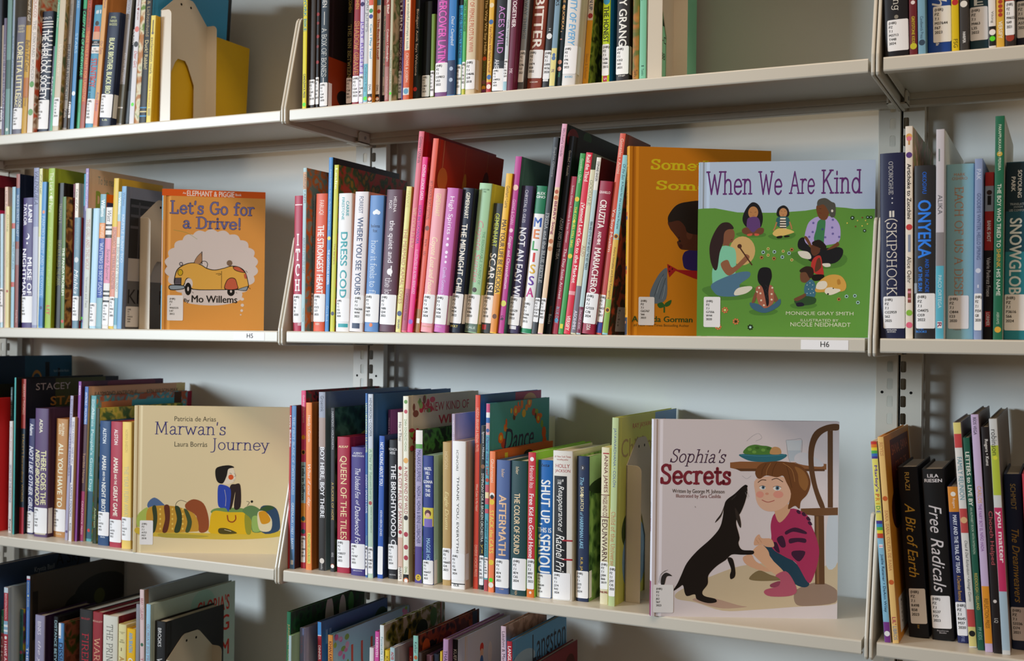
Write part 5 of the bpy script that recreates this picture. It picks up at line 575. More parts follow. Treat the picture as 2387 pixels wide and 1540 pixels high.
(0,'sky teal picture book with autumn leaf wreath cover, third shelf, centre bay','third_centre',357.8,22,-382.3,6.5,218,278.5,.0,'5aa4b4','347484',[('B',278.1,265.1,'c84a7a',.0,1),('B',265.1,257.3,'e8e8e8',.0,1),('B',257.3,249.5,'3a6ab0',.0,1),('B',249.5,231.6,'d8a0a4',.0,1),('C',238.3,6,'3a5a9a',.5),('v','Dance like a',229.4,186.9,'5a4a9a',.65,.5,'i'),('v','Leaf',184.7,171.3,'b04040',.65,.5,'b'),('C',164.6,6,'c04a3a',.5),('B',157.9,115.4,'c05a6a',.0,1),('B',146.7,137.8,'e8d8a8',.0,1),('B',128.8,122.1,'3a9a9a',.0,1),('v','Allison Lawton',106.5,50.6,'2a5a6a',.5,.5,'i'),('L',50.2,19.4,'(HIR)/PZ/7.1/I78/D36/2021',.02,.98),('B',17.1,.0,'b04a54',.0,1),('sc',.182,.443,.044,.029,'4a2418'),('sc',.245,.402,.021,.019,'a8401c'),('sc',.195,.376,.026,.021,'c8701c'),('sc',.195,.376,.04,.03,'d8641c'),('sc',.195,.376,.018,.014,'e8c03c'),('sc',.145,.338,.025,.017,'8a2c20'),('sc',.142,.309,.035,.018,'c8701c'),('sc',.121,.283,.026,.011,'8a2c20'),('sc',.217,.226,.042,.027,'8a2c20'),('sc',.152,.202,.021,.017,'8a2c20'),('sc',.172,.193,.021,.021,'c8701c'),('sc',.172,.193,.04,.03,'d8641c'),('sc',.172,.193,.018,.014,'e8c03c'),('sc',.233,.14,.016,.018,'d86a20'),('sc',.248,.15,.03,.013,'c8701c'),('sc',.256,.116,.015,.024,'b8481c'),('sc',.335,.053,.016,.015,'d8a02c'),('sc',.383,.09,.022,.017,'4a2418'),('sc',.406,.055,.039,.03,'6a7a30'),('sc',.406,.055,.04,.03,'d8641c'),('sc',.406,.055,.018,.014,'e8c03c'),('sc',.448,.02,.014,.014,'b8481c'),('sc',.457,.048,.034,.021,'b8481c'),('sc',.509,.02,.023,.028,'d86a20'),('sc',.545,.075,.033,.023,'d8a02c'),('sc',.589,.044,.025,.018,'c8701c'),('sc',.638,.018,.022,.015,'8a2c20'),('sc',.638,.018,.04,.03,'d8641c'),('sc',.638,.018,.018,.014,'e8c03c'),('sc',.667,.012,.014,.013,'c8701c'),('sc',.717,.075,.034,.021,'8a2c20'),('sc',.765,.075,.029,.017,'6a7a30'),('sc',.748,.098,.013,.018,'4a2418'),('sc',.835,.101,.033,.015,'d86a20'),('sc',.798,.115,.029,.03,'b8481c'),('sc',.798,.115,.04,.03,'d8641c'),('sc',.798,.115,.018,.014,'e8c03c'),('sc',.865,.151,.023,.023,'6a7a30'),('sc',.903,.201,.038,.033,'b8481c'),('sc',.898,.216,.018,.017,'b8481c'),('sc',.914,.252,.036,.03,'b8481c'),('sc',.872,.285,.022,.025,'d86a20'),('sc',.966,.313,.023,.034,'d8a02c'),('sc',.966,.313,.04,.03,'d8641c'),('sc',.966,.313,.018,.014,'e8c03c'),('sc',.948,.351,.021,.013,'8a1c3c'),('sc',.858,.386,.033,.033,'6a7a30'),('sc',.907,.421,.026,.034,'d8a02c'),('sc',.838,.441,.024,.03,'8a2c20'),('sc',.877,.45,.036,.014,'8a2c20'),('sc',.8,.53,.019,.013,'d86a20'),('sc',.8,.53,.04,.03,'d8641c'),('sc',.8,.53,.018,.014,'e8c03c'),('sc',.803,.539,.02,.011,'b8481c'),('sc',.747,.544,.033,.025,'4a2418'),('sc',.751,.532,.027,.021,'4a2418'),('sc',.718,.599,.032,.018,'4a2418'),('sc',.687,.571,.029,.024,'d8a02c'),('st','Dance',.22,.72,.15,.27,'241c44','i'),('st','like a',.5,.7,.29,.34,'2a2a6a','i'),('st','Leaf',.7,1,.26,.36,'b03828','i')]),
(0,'bright orange picture book with yellow title and green dot, third shelf, centre bay','third_centre',366.3,19,-382.3,9.4,211.6,208.1,.0,'f08454','b85428',[('v','Ghahremani',196.6,162.1,'f8e0cc',.55,.5,''),('C',143.2,8,'f0ece8',.5),('C',140.9,5,'2a2a2a',.5),('C',133.1,8,'e8c83c',.5),('v','STACK the CATS',120.9,57.5,'f0ec64',.68,.5,''),('C',44.1,8,'e8c83c',.5),('C',18.1,3.2,'5ae02a',.5),('C',10.7,7,'f0e8e0',.5),('sr',.15,.2,.02,.08,'e8c83c'),('sc',.55,.06,.08,.03,'14141a')]),
(1,'slate blue hardcover with large peach capitals, third shelf, centre bay','third_centre',377.8,17.5,-382.3,22.9,150,196.3,.0,'52689c','384a74',[('v','Isler',183,170.8,'e4c09c',.22,.5,''),('v','AFTERMATH',145.3,55.9,'e8c09a',.52,.5,'b'),('L',51,8.9,'(HIR)/PZ/7.1/I874/A38/2021',.02,.98),('h','HB',7.8,5.6,'d8b08c',.3,.5,'')]),
(1,'dark green hardcover with peach condensed capitals, third shelf, centre bay','third_centre',402.5,16.8,-382.3,26.2,150,196.7,.0,'1f4448','163236',[('v','Isler',187.9,176.8,'e4caa4',.2,.4,''),('v','THE COLOR OF SOUND',149.3,60.5,'e8cca4',.36,.4,'b'),('L',54.6,8.3,'(HIR)/PZ/7.1/I874/C65/2024',.15,1),('v','YALDA',7.7,1,'e0b888',.14,.4,'')]),
(0,'red picture book with wiggly white letters and lime cover, third shelf, centre bay','third_centre',430.4,16.4,-382.3,12,215,210.4,.0,'c83440','7ab030',[('C',200.6,5,'f0f0f0',.5),('v','Hiroshi Ito',190.7,158.6,'f4e8e8',.55,.5,''),('v','Free Kid to Good Home',150.3,57.3,'f8eeee',.6,.5,'b'),('L',56.2,12,'(HIR)/PZ/7.1/I897/F74/2022',.02,.98),('B',12,.0,'d8742c',.0,1),('C',7,2,'f0e0d0',.5)]),
(1,'vivid blue paperback with giant slanted white capitals, third shelf, centre bay','third_centre',442.7,23.1,-382.3,23.4,140,199.5,.0,'1f68b4','d8ccb8',[('h','Ixta',195.5,189.2,'14141e',.55,.5,'i'),('v','SHUT UP,',171,105.4,'f6f6f6',.72,.5,'b'),('h','THIS IS',103.2,93.4,'f0f0f0',.9,.5,'b'),('v','SERIOU',92.3,36.1,'f6f6f6',.8,.5,'b'),('L',35.2,.0,'(HIR)/PZ/7.1/I98549/S58/2024',.02,.98)]),
(1,'thick white hardcover with black brushed panel and red cord, third shelf, centre bay','third_centre',469.1,19.6,-382.3,31.4,150,214.7,-.0084,'e0dcd4','e4dccc',[('h','#1 New York Times/bestselling author',208.5,199.8,'b04a40',.8,.5,''),('h','HOLLY/JACKSON',196.8,181.6,'a83038',.75,.5,''),('B',178.5,39.8,'141214',.08,.72),('v','The',173.8,166.6,'f4f2ee',.3,.4,''),('v','Reappearance',164.5,105.9,'f4f2ee',.36,.4,'i'),('v','of',104.4,98.3,'f4f2ee',.24,.4,'i'),('v','Rachel Pri',94,40.9,'f4f2ee',.42,.4,'i'),('B',87.5,85.3,'a82430',.5,1),('B',60.4,58,'a82430',.5,1),('L',39.8,1.6,'(HIR)/PZ/7.1/J274/R43/2024',.05,.9)]),
(1,'ink blue hardcover with numbered badge and forest cover, third shelf, centre bay','third_centre',502.4,28,-382.3,19.7,150,207.9,-.0058,'263454','a:24401c:4a6a34:6a8a48',[('C',191.5,6.5,'3c3c48',.5),('h','2',193.6,189.3,'f4f4f4',.12,.5,'b'),('v','The',177.7,166.4,'8ac0dc',.3,.45,'i'),('v','SASQUATCH',164.3,129.7,'e0d4a8',.3,.45,'b'),('v','of',127.6,122.6,'8ac0dc',.26,.45,'i'),('v','HARRIMAN LAKE',121.1,75.7,'8ac0dc',.28,.45,'b'),('v','K.B. JA',63.2,43.8,'c8a850',.24,.45,'b'),('L',43.8,4.9,'(HIR)/PZ/7.1/J325/S37/2024',.02,.98),('sr',.0,1,.0,.2,'7a9a6a'),('sc',.5,.22,.5,.06,'1c3018'),('sc',.7,.32,.25,.06,'c8b04c')]),
(1,'cream hardcover with ornate dark red capitals, third shelf, centre bay','third_centre',539.5,28,-382.3,13,140,222.5,.0,'e0d8b8','b0a488',[('B',214.8,213.1,'a83038',.2,.9),('v','ANNA JAMES',211.8,158.7,'6a1c24',.55,.5,''),('B',155.5,154.5,'6a1c24',.0,1),('v','PAGES AND CO',153.4,124.5,'6a1c24',.5,.5,''),('B',124.1,123,'6a1c24',.0,1),('v','EDUNWARN',120.2,61.4,'4a1c20',.6,.5,''),('L',60.3,21.4,'(HIR)/PZ/7.1/J384/B66/2019',.02,.98),('h','PHILOMEL',19.2,15,'8a3038',.9,.5,'b')]),
(0,'pale green tall picture book with coral title and painted cover, third shelf, centre bay','third_centre',554.8,22,-382.3,9.9,266,265.8,.0105,'b8ca94','a8ac54',[('v','JAYAWARDHANA • COLÓN',250.9,168,'56689c',.6,.5,'L'),('v','Child of the Universe',132.9,56.9,'d05a38',.62,.5,'L'),('B',137.2,56.4,'e8dcb0',.02,.12),('L',56.4,13.9,'(HIR)/PZ/7.1/J397/C45/2020',.02,.98),('st','RAY JAYAWARDHANA',.22,.8,.045,.08,'a04030',''),('st','Child of',.05,.6,.12,.22,'8a7848',''),('sr',.6,1,.0,.2,'6a8cb0'),('sc',.2,.62,.12,.1,'2c4018'),('sc',.3,.78,.2,.2,'7aa0c0'),('sc',.24,.74,.08,.1,'b07020')]),
(0,'leaning yellow and blue picture book with rainbow bands, third shelf, right bay','third_right',932.5,6,-382.3,7.7,200,252.3,-.0794,'8ac0dc','e0e0dc',[('B',252.3,248.5,'c83a34',.0,1),('B',248.5,244.5,'e0802c',.0,1),('B',244.5,240.7,'e8d83c',.0,1),('B',240.7,236.9,'5ab04c',.0,1),('B',236.9,233.3,'3a70c0',.0,1),('B',233.3,230.4,'4a3a90',.0,1),('B',230.4,152.4,'e8e070',.0,1),('v',"Marley's",222.1,188.6,'5a3a98',.62,.5,'b'),('m','PRIDE',186.8,160.6,'c83a34,e0802c,d8b82c,4aa04c,3a60b8',.62,.5,'bv'),('B',152.4,148.3,'4a3a90',.0,1),('B',148.3,144.3,'3a90c8',.0,1),('B',144.3,140.3,'5ab04c',.0,1),('B',140.3,136.3,'e8d83c',.0,1),('B',136.3,130.4,'c84a30',.0,1),('B',122.6,118.1,'f0f0f0',.2,.8),('B',120.8,119.7,'e08aa0',.2,.8),('v','Joëlle Retener • DeAnn Wiley',110.3,37.7,'24486a',.5,.5,''),('B',25.4,.0,'7a3a8a',.0,1),('C',10.8,6,'f0f0f0',.5)]),
(0,'leaning tan picture book with brick capitals and orange cover, third shelf, right bay','third_right',942.4,6,-382.3,7.5,244,258.5,-.0829,'e8c078','d08a28',[('v','REYES',251.8,234.8,'b05a3a',.55,.5,'L'),('C',180.8,5,'c8602c',.5),('v','SANA, SANA, COLITA DE RANA',165.9,90.1,'b0583c',.55,.5,'L'),('C',76,5,'c8602c',.5),('v',"LIL'",32.6,23.2,'b02c5a',.6,.5,'b'),('v','LIBROS',21,4.2,'7a94b0',.6,.5,''),('sr',.2,.95,.03,.3,'4a1410'),('st','SANA, SANA',.25,.9,.06,.12,'c86a3c',''),('st','COLITA DE',.35,.8,.15,.2,'c86a3c',''),('sc',.3,.38,.2,.1,'2c0c0a'),('sc',.6,.6,.05,.03,'b86018'),('sc',.35,.5,.05,.03,'b86018'),('SL',.1,.6,.8,.97,'(HIR)/PZ/7.1/R49/S3/2023')]),
(1,'black hardcover with gold flowing script, third shelf, right bay','third_right',956.8,48,-382.3,24.7,150,217.2,-.0774,'10131e','0c0e16',[('v','RIAZI',210.4,187.6,'c8a858',.22,.45,''),('v','A Bit of Earth',170.6,76.5,'d0a844',.5,.48,'i'),('L',62,17.3,'(HIR)/PZ/7.1/R498/B58/2023',.15,.95),('v','RW',15.7,11.2,'c8a044',.1,.5,'')]),
(1,'black hardcover with white brush lettering, third shelf, right bay','third_right',984.9,48,-382.3,27.2,150,216.3,-.0725,'121214','0c0c0e',[('h','LILA/RIESEN',210.8,198.6,'e0dce0',.78,.5,'b'),('v','Free',170.4,135.4,'dcd8dc',.55,.5,'i'),('v','Radicals',128.6,60.4,'dcd8dc',.55,.5,'i'),('L',55.9,14.6,'(HIR)/PZ/7.1/R537/F75/2023',.05,.9),('h','Peachtree/Books',13,8,'d0ccd0',.5,.5,'')]),
(1,'navy paperback with orange head band, third shelf, right bay','third_right',1015.5,48,-382.3,13,140,196.1,-.0753,'20285a','161c40',[('B',196.1,164.3,'d88a2c',.0,1),('C',186.7,3,'f0e8d8',.5),('v','Rogers',181.5,168.8,'f4e8d8',.3,.5,''),('v','MARY AND THE TRAIL OF TEARS',160.3,87.6,'e4e8f4',.36,.5,'b'),('v','A Cherokee Removal',84.2,52.9,'d8a848',.34,.5,''),('L',51.1,9.1,'(HIR)/PZ/7.1/R645/M37/2020',.02,.98),('v','FIE',8.2,1.5,'8a94c0',.3,.5,'')]),
(0,'white leaning picture book with red and yellow blocks, third shelf, right bay','third_right',1030.2,31,-382.3,9.1,209,278.8,-.0791,'e4e0dc','6a6468',[('B',278.8,264.7,'e0d480',.0,1),('B',264.7,247.4,'c84848',.0,1),('v','FAMILY REUNION',235.7,182.7,'4a90a0',.6,.5,''),('B',171.7,141.5,'c04848',.0,1),('C',157.4,7,'e0b080',.5),('v','Chad & Dad Richardson • Ashleigh Corrin',132,56.9,'5a5a5a',.45,.5,'i'),('B',47,25.5,'c04848',.0,1),('B',25.5,1.5,'d8cc80',.0,1),('C',17.2,6,'1c1c1c',.5)]),
(0,'forest green leaning picture book with cream title, third shelf, right bay','third_right',1040.7,22.5,-382.3,7.7,205,261.1,-.0766,'1f5a48','153e32',[('v','LETTERS to LIVE BY',243.5,176.8,'e4e8dc',.6,.5,'b'),('v','AN ALPHABET BOOK WITH INTENTION',175.1,117.7,'b8ccb8',.36,.5,''),('v','RIDDIOUGH / GILLAND',94.1,49.4,'ccbc5c',.45,.5,''),('v','PP KIDS',28,12.7,'8ab0a0',.5,.5,'')]),
(0,'lavender leaning picture book with orange foot, third shelf, right bay','third_right',1049.5,18.2,-382.3,8.9,215,290.4,-.068,'c8b4d8','5a5458',[('v','RÍOS VEGA',286.7,265.4,'5a5068',.55,.5,'b'),('v','CARLOS',202.2,181.5,'d8a040',.5,.5,''),('v','THE FAIRY BOY EL NIÑO HADA',180.4,122.6,'8a4a9a',.5,.5,''),('B',80.1,10.4,'e0952c',.0,1),('v','REFLECTION PRESS',64.9,28.9,'5a3a14',.5,.5,'')]),
(0,'black leaning picture book with dull red title, third shelf, right bay','third_right',1059.3,16.1,-382.3,9.2,205,275.7,-.0632,'1f191a','161213',[('v','Rogers • Kunz',260.5,228,'dcd8d4',.5,.5,'b'),('v','Chooch Helped',172.7,107.6,'b8545c',.6,.5,''),('C',63.1,2,'d8d0cc',.5),('v','LQ',42.5,37.1,'d0ccc8',.5,.5,'')]),
(0,'multicoloured leaning picture book with black lowercase name, third shelf, right bay','third_right',1069,15.1,-382.3,9.2,272.9,286,-.0639,'d0d2d2','5e5a58',[('v','robinson',273,241.7,'242424',.65,.5,''),('B',253.6,193,'b4c440',.0,1),('C',238.4,4,'d8d840',.5),('B',177.9,76.3,'c03060',.0,1),('v','you matter',173.6,110.9,'f4e4e8',.66,.5,'b'),('B',76.3,5.4,'a8c0d0',.0,1)]),
(1,'dark blue hardcover with dull gold lettering, third shelf, right bay','third_right',1078.8,48,-382.3,19.7,140,216,-.0574,'1f2e50','16203a',[('v','SCHMIDT',203.9,172.1,'b8a868',.3,.5,''),('v','The Dreamweavers',147.9,57.7,'c0a04c',.42,.5,'i'),('L',52,11.1,'(HIR)/PZ/7.1/S3336/D74/2021',.02,.98)]),
(0,'red picture book just inside the right picture edge, third shelf, right bay','third_right',1099.5,31,-382.3,9.5,150,219.1,-.0519,'c03040','8a1c2c',[('v','Silva',204,173.7,'f0d0d0',.5,.5,'')]),
(0,'dark blue picture book with black lettered cover at far left, bottom shelf, left bay','bottom_left',-678.3,16,-764,14.2,245,317.8,-.0209,'22344e','26364e',[('st','Krystia Basil',.42,.62,.06,.1,'8a98a8',''),('st','A Sky',.64,.9,.0,.1,'10141c',''),('st','V',.42,.5,.2,.32,'1c2450','b')]),
(1,'green paperback with red cap and white script, bottom shelf, left bay','bottom_left',-663.8,35.6,-764,7.4,150,234.3,.0,'2a7a60','d8ccb8',[('v','Junie Cleo',224.2,189.9,'c8e0d4',.5,.5,'i'),('B',191.9,121.3,'b03a48',.0,1),('v','CHOICE',185.9,101.1,'f0dce0',.7,.5,'b')]),
(0,'red and sky-striped picture book with leafy cover, bottom shelf, left bay','bottom_left',-642.5,25.8,-764,10.7,150,280.8,-.0102,'b03444','a8bcc8',[('B',280.8,270.8,'c8dce8',.0,1),('v','BERNSTEIN-MAGOON',268.8,221.8,'f0c8cc',.5,.5,''),('B',218.8,194.3,'8ab4d0',.0,1),('B',211.8,207.8,'e8ecf0',.0,1),('B',202.4,198.8,'e8ecf0',.0,1),('C',187.7,5,'f0f0f0',.5),('v','I HAVE A',180.7,144.7,'f4e4e8',.6,.5,'b'),('v','DREAM',140.7,106.7,'f4e4e8',.6,.5,'b'),('sc',.65,.09,.1,.03,'3a6a34'),('sc',.35,.09,.06,.02,'4a6a34'),('sc',.6,.15,.08,.03,'34642c'),('sc',.62,.24,.1,.02,'24481c'),('sr',.4,.42,.26,.4,'24301c')]),
(0,'small teal picture book with dark letters, bottom shelf, left bay','bottom_left',-628.3,48,-764,8.4,120,237.5,.0,'2f6a6a','a:a8a030:6a3a6a:3a4a2c',[('v','KEYES • COUTEAU',225.8,187.5,'16302e',.5,.5,''),('C',157.3,5,'a83a6a',.5),('v','SON OF',153.3,115,'16302e',.5,.5,'b')]),
(0,'bright blue picture book with sombre landscape cover, bottom shelf, left bay','bottom_left',-612,48,-764,8.9,240,301.2,.0,'3f70b8','3c362c',[('B',301.2,296.2,'e8ecf0',.0,1),('B',296.2,293.8,'c03a44',.0,1),('v','BOGAN ◆ LEWIS',290.2,243.9,'dcdcae',.5,.5,''),('B',237.9,173.6,'e0e4ee',.47,.53),('v','THE WAY',168.6,105.2,'ecf0f6',.6,.5,''),('sc',.75,.2,.3,.12,'15140e'),('sc',.55,.25,.2,.08,'15140e'),('sc',.35,.3,.12,.06,'15140e'),('sr',.03,.08,.1,.4,'1c1812'),('sr',.3,1,.28,.6,'1a1610'),('sc',.72,.23,.06,.05,'3a3c18')]),
(1,'lavender hardcover with white script, bottom shelf, left bay','bottom_left',-590.2,48,-764,24.5,126.6,231.3,.0,'9a98b8','2c1c3a',[('v','BINKS',220.3,195.9,'e8e4f2',.36,.5,''),('v','the year I',184.3,104.3,'e8e4f2',.4,.5,'i')]),
(1,'black hardcover with pale cyan thin capitals, bottom shelf, left bay','bottom_left',-541.8,48,-764,11.4,140,233.9,.0,'14161c','101216',[('v','DISTANCE BETWEEN US',227,115,'a8d0dc',.55,.5,'')]),
(1,'blue paperback with white ship strip and brown cover, bottom shelf, left bay','bottom_left',-512.9,32,-764,13.8,140,228.8,.0,'5a90c8','a:4a2a1c:6a3c2c:2c3410',[('B',228.8,201.5,'e8ecf0',.0,.5),('h','M',207.3,202.4,'2a4a7a',.3,.25,'b'),('v','DISSIDENT',193.6,123.2,'1c2c4c',.7,.5,'b')]),
(1,'thick charcoal hardcover with red fantasy lettering, bottom shelf, left bay','bottom_left',-479.2,48,-764,32,192,254.8,.0,'2e2e2e','1e1c1c',[('h','BOULLEY',241.1,236.8,'c83848',.65,.5,''),('v','FIREKEEPER',212.7,88.6,'c8283c',.5,.5,'L')]),
(1,'brick red hardcover with peach capitals, bottom shelf, left bay','bottom_left',-430.5,32,-764,23.6,170,258.7,.0,'98343c','681e26',[('h','BOULLEY',244.7,240.5,'e8ccb4',.95,.5,''),('v','WARRIOR',213.6,129,'e8bc94',.58,.5,'L')]),
(1,'wide white hardcover with black serif capitals and dark red cover, bottom shelf, left bay','bottom_left',-398.4,24,-764,34.8,150,258.3,.0,'dcdcd0','5a0e14',[('v','THE PRINCE',243.1,160.3,'3a3a34',.42,.5,'L')]),
(1,'cream hardcover with small grey words, bottom shelf, left bay','bottom_left',-357.7,20,-764,18.6,135,247.9,.0,'e0d8a0','b0a068',[('h','THE MIDNIGHT/TRAIN',235.6,231.3,'8a8468',.7,.5,''),('h','KUSTI/BOWLING',222.5,215.5,'5a5a48',.6,.5,''),('B',207.4,201.7,'6a4a30',.4,.5),('v','AC',192.3,176.3,'b88a44',.6,.5,'b')]),
(1,'small yellow hardcover with blue slanted capitals, bottom shelf, left bay','bottom_left',-336.4,18,-764,20.2,130,243.4,.0,'e8b820','c89410',[('v','ANN BRADEN',236.9,202.6,'4aa4e0',.42,.5,'b'),('v','OPINIONS',192.9,132.9,'e8f0f4',.5,.5,'b')]),
(0,'grey marbled picture book with plain spine, bottom shelf, left bay','bottom_left',-313.8,17,-764,8.3,170,288.3,.0,'8a8c94','6a6c74',[]),
(0,'pale pink picture book with maroon capitals and grey cover, bottom shelf, left bay','bottom_left',-299.6,16.5,-764,9.5,223.5,314.5,-.0197,'d8c0c0','7a8288',[('v','BRAY / CLELAND',299.6,262.9,'a03c48',.6,.5,''),('C',219.9,5,'3a6a54',.5),('v','THE PINK',197.7,151.3,'b04a58',.6,.5,''),('sr',.0,.05,.0,1,'7a5a44')]),
(0,'light blue picture book with cover in red capitals, bottom shelf, left bay','bottom_left',-289.8,15.8,-764,9.7,224.2,291.2,.0,'9ac4dc','a0b2ae',[('v',"GLORIA'S BIG PROBLEM",256.9,168,'8a3040',.5,.5,'L'),('st',"GLORIA'S",.53,.93,.07,.17,'a82820','b'),('st','BIG',.7,.93,.2,.3,'a82820','b'),('st','PROBLEM',.35,.93,.36,.46,'a82820','b'),('sc',.6,.1,.15,.1,'88aaa4')]),
(1,'black hardcover with grey-white capitals behind a bookend, bottom shelf, left bay','bottom_left',-279.8,24.6,-764,24.8,153.4,261.8,.0,'202022','16161a',[('v','BROOKS',250.6,218.7,'e6e6e6',.3,.5,''),('v','WEREWOLF',198.7,139.3,'e0e0e0',.5,.5,'')]),
(0,'dark green picture book with jungle cover, bottom shelf, centre bay','bottom_centre',5.6,16,-764,7.7,217.9,311.7,.0,'1f6a48','a:0a2a18:10401f:1a3020',[('v','JUNGKUNZ / ROONEY',292.1,225.7,'b89a5c',.6,.5,''),('sc',.5,.12,.06,.14,'b0b8b0'),('sc',.68,.1,.05,.1,'b0b8b0'),('sc',.3,.2,.12,.1,'14502c'),('sc',.8,.06,.04,.06,'3a7a3c')]),
(0,'short pale picture book with leafy green cover, bottom shelf, centre bay','bottom_centre',13.6,11,-764,5.5,110,275.6,.0,'a8c0c4','7a9a7c',[]),
(0,'periwinkle picture book with pink letters, bottom shelf, centre bay','bottom_centre',19.4,32.5,-764,8.2,200,283.8,.0,'8090c4','9ca4bc',[('v','Siski Kalla',270.2,243,'b08ab0',.5,.5,''),('v','Planet',223.8,187.5,'e8e8f0',.5,.5,'')]),
(0,'red and blue picture book with dusky blue cover, bottom shelf, centre bay','bottom_centre',48.4,48,-764,7.4,202,293.2,-.0182,'b02c3c','38587a',[('B',293.2,271,'4a98d8',.0,1),('B',272.1,270.6,'e8e8e8',.0,1),('v','DINNER',255.2,232.1,'f4e4e4',.6,.5,'b'),('v','AT THE',223.5,187.3,'f4e4e4',.6,.5,'b'),('sr',.06,.09,.05,.13,'6a7e94'),('sr',.11,.14,.05,.13,'6a7e94'),('sc',.9,.12,.12,.08,'1c3c2c'),('st','DINNER',.3,.6,.16,.24,'14202c','b')]),
(0,'orange picture book with large red cover letters and flowers, bottom shelf, centre bay','bottom_centre',68.3,48,-764,9.4,240,274.6,-.0172,'d89040','8ab2ba',[('v','KHAN KARIM',264.4,226.1,'6a2a1c',.6,.5,'b'),('sc',.986,.065,.018,.021,'a85a84'),('sc',.089,.124,.028,.016,'b06a8c'),('sc',.133,.305,.019,.015,'c88aa8'),('sc',.924,.053,.025,.015,'c88aa8'),('sc',.127,.103,.03,.016,'6a8a40'),('sc',.024,.322,.018,.021,'c88aa8'),('sc',.922,.021,.023,.015,'b06a8c'),('sc',.027,.064,.019,.016,'7a9a3c'),('sc',.069,.319,.026,.013,'b06a8c'),('sc',.97,.075,.017,.016,'6a8a40'),('sc',.113,.296,.028,.021,'a85a84'),('sc',.157,.116,.022,.014,'b06a8c'),('sc',.955,.012,.018,.018,'7a9a3c'),('sc',.044,.021,.022,.018,'a85a84'),('sc',.18,.195,.012,.019,'6a8a40'),('sc',.937,.072,.029,.018,'6a8a40'),('sc',.106,.238,.025,.021,'6a8a40'),('sc',.169,.041,.027,.018,'6a8a40'),('sc',.936,.068,.021,.014,'c88aa8'),('sc',.106,.196,.021,.014,'c88aa8'),('sc',.097,.193,.013,.019,'b06a8c'),('sc',.967,.081,.024,.01,'d8a8c0'),('sc',.097,.042,.019,.016,'a85a84'),('sc',.172,.09,.024,.021,'d8a8c0'),('sc',.976,.099,.025,.015,'c88aa8'),('sc',.13,.152,.015,.017,'a85a84'),('sc',.12,.231,.025,.013,'7a9a3c'),('sc',.935,.077,.028,.012,'6a8a40'),('sc',.036,.239,.021,.014,'d8a8c0'),('sc',.087,.038,.025,.012,'d8a8c0'),('sc',.948,.036,.029,.017,'c88aa8'),('sc',.067,.197,.017,.019,'7a9a3c'),('sc',.196,.279,.028,.015,'6a8a40'),('sc',.883,.074,.024,.011,'d8a8c0'),('st','LULU',.22,.8,.1,.28,'b04a3c','')]),
(1,'plain white short book beside the pink spine, bottom shelf, centre bay','bottom_centre',142.5,48,-764,8.9,130,264.2,.0,'e0dcd8','a8a4a0',[]),
(0,'pink picture book with small white capitals, bottom shelf, centre bay','bottom_centre',163,32,-764,7.7,190,295.8,.0,'d050a0','9a3474',[('v','KHEIRIYEH',287,256.4,'f4d4e8',.55,.5,'b'),('v','SAFFRON',247.6,208.2,'f4d4e8',.5,.5,'')]),
(0,'white picture book with dark tropical leaf cover, bottom shelf, centre bay','bottom_centre',181.3,24,-764,7.6,194.8,309.1,-.0157,'dce4e4','a:1c2a10:6a6a2c:c8c4b4',[('v','Fontenaille • Lucca',290.7,243,'4a8a98',.5,.5,''),('sc',.15,.2,.1,.08,'24361c'),('sc',.35,.18,.06,.12,'1a3020'),('sc',.4,.15,.03,.08,'c8a02c'),('sc',.6,.1,.1,.05,'16281a'),('sc',.8,.06,.06,.05,'3a6a24'),('sr',.92,.935,.0,.3,'7a1c24'),('sr',.96,.97,.0,.2,'1a5a54')]),
(1,'yellow paperback with brown letters, bottom shelf, centre bay','bottom_centre',189.2,18.8,-764,8.6,130,272.8,.0,'e0c030','a88c18',[('v','Khiara',264.1,241.4,'6a4a14',.5,.5,'')]),
(0,'light blue picture book with grey-blue cover script, bottom shelf, centre bay','bottom_centre',204.1,17.4,-764,8.5,215,278.8,-.0165,'a8c4cc','949cac',[('v','ADIB',272.4,260.1,'b04040',.55,.5,'b'),('st','S',.25,.5,.06,.16,'1c1c3c','i')]),
(1,'red short book beside the teal spine, bottom shelf, centre bay','bottom_centre',215,48,-764,7.1,130,273.5,.0,'a82430','781620',[('v','KING',260.4,244.1,'e8c8a8',.5,.5,'')]),
(0,'teal picture book with orange and black figure cover, bottom shelf, centre bay','bottom_centre',236.4,32,-764,8.9,205,297.8,-.0153,'8ac0b4','a:1a0f0c:7a3418:3a1210',[('v','Kelkar',288.2,270.7,'3a4a54',.55,.5,''),('C',264.5,5,'b06a40',.5),('sc',.2,.15,.1,.1,'0e0a0a'),('sc',.12,.08,.06,.05,'a84a1c'),('sc',.45,.12,.07,.08,'5a1414'),('sc',.72,.08,.06,.07,'4a1c14'),('sr',.88,.96,.0,.2,'1c2a3c')]),
(1,'dark brown hardcover with plain spine, bottom shelf, centre bay','bottom_centre',246.5,24,-764,6.9,140,275.5,.0,'3a2c28','241c1a',[]),
(1,'mauve short hardcover with plain spine, bottom shelf, centre bay','bottom_centre',253.7,34.7,-764,9.4,130,269.8,.0,'8a6a88','5c4458',[]),
(1,'navy short hardcover with plain spine, bottom shelf, centre bay','bottom_centre',263.4,39.4,-764,10.8,130,272,.0,'1c2234','141828',[]),
(1,'thin yellow paperback without lettering, bottom shelf, centre bay','bottom_centre',281.7,27.7,-764,4.4,130,280.5,.0,'d8b838','a88c24',[]),
(0,'dusty mauve picture book with dark serif capitals, bottom shelf, centre bay','bottom_centre',290.2,21.8,-764,9.2,190,302,.0,'b08ab0','7a5a7a',[('v','THAO',285.1,262.9,'3a2a44',.6,.5,'')]),
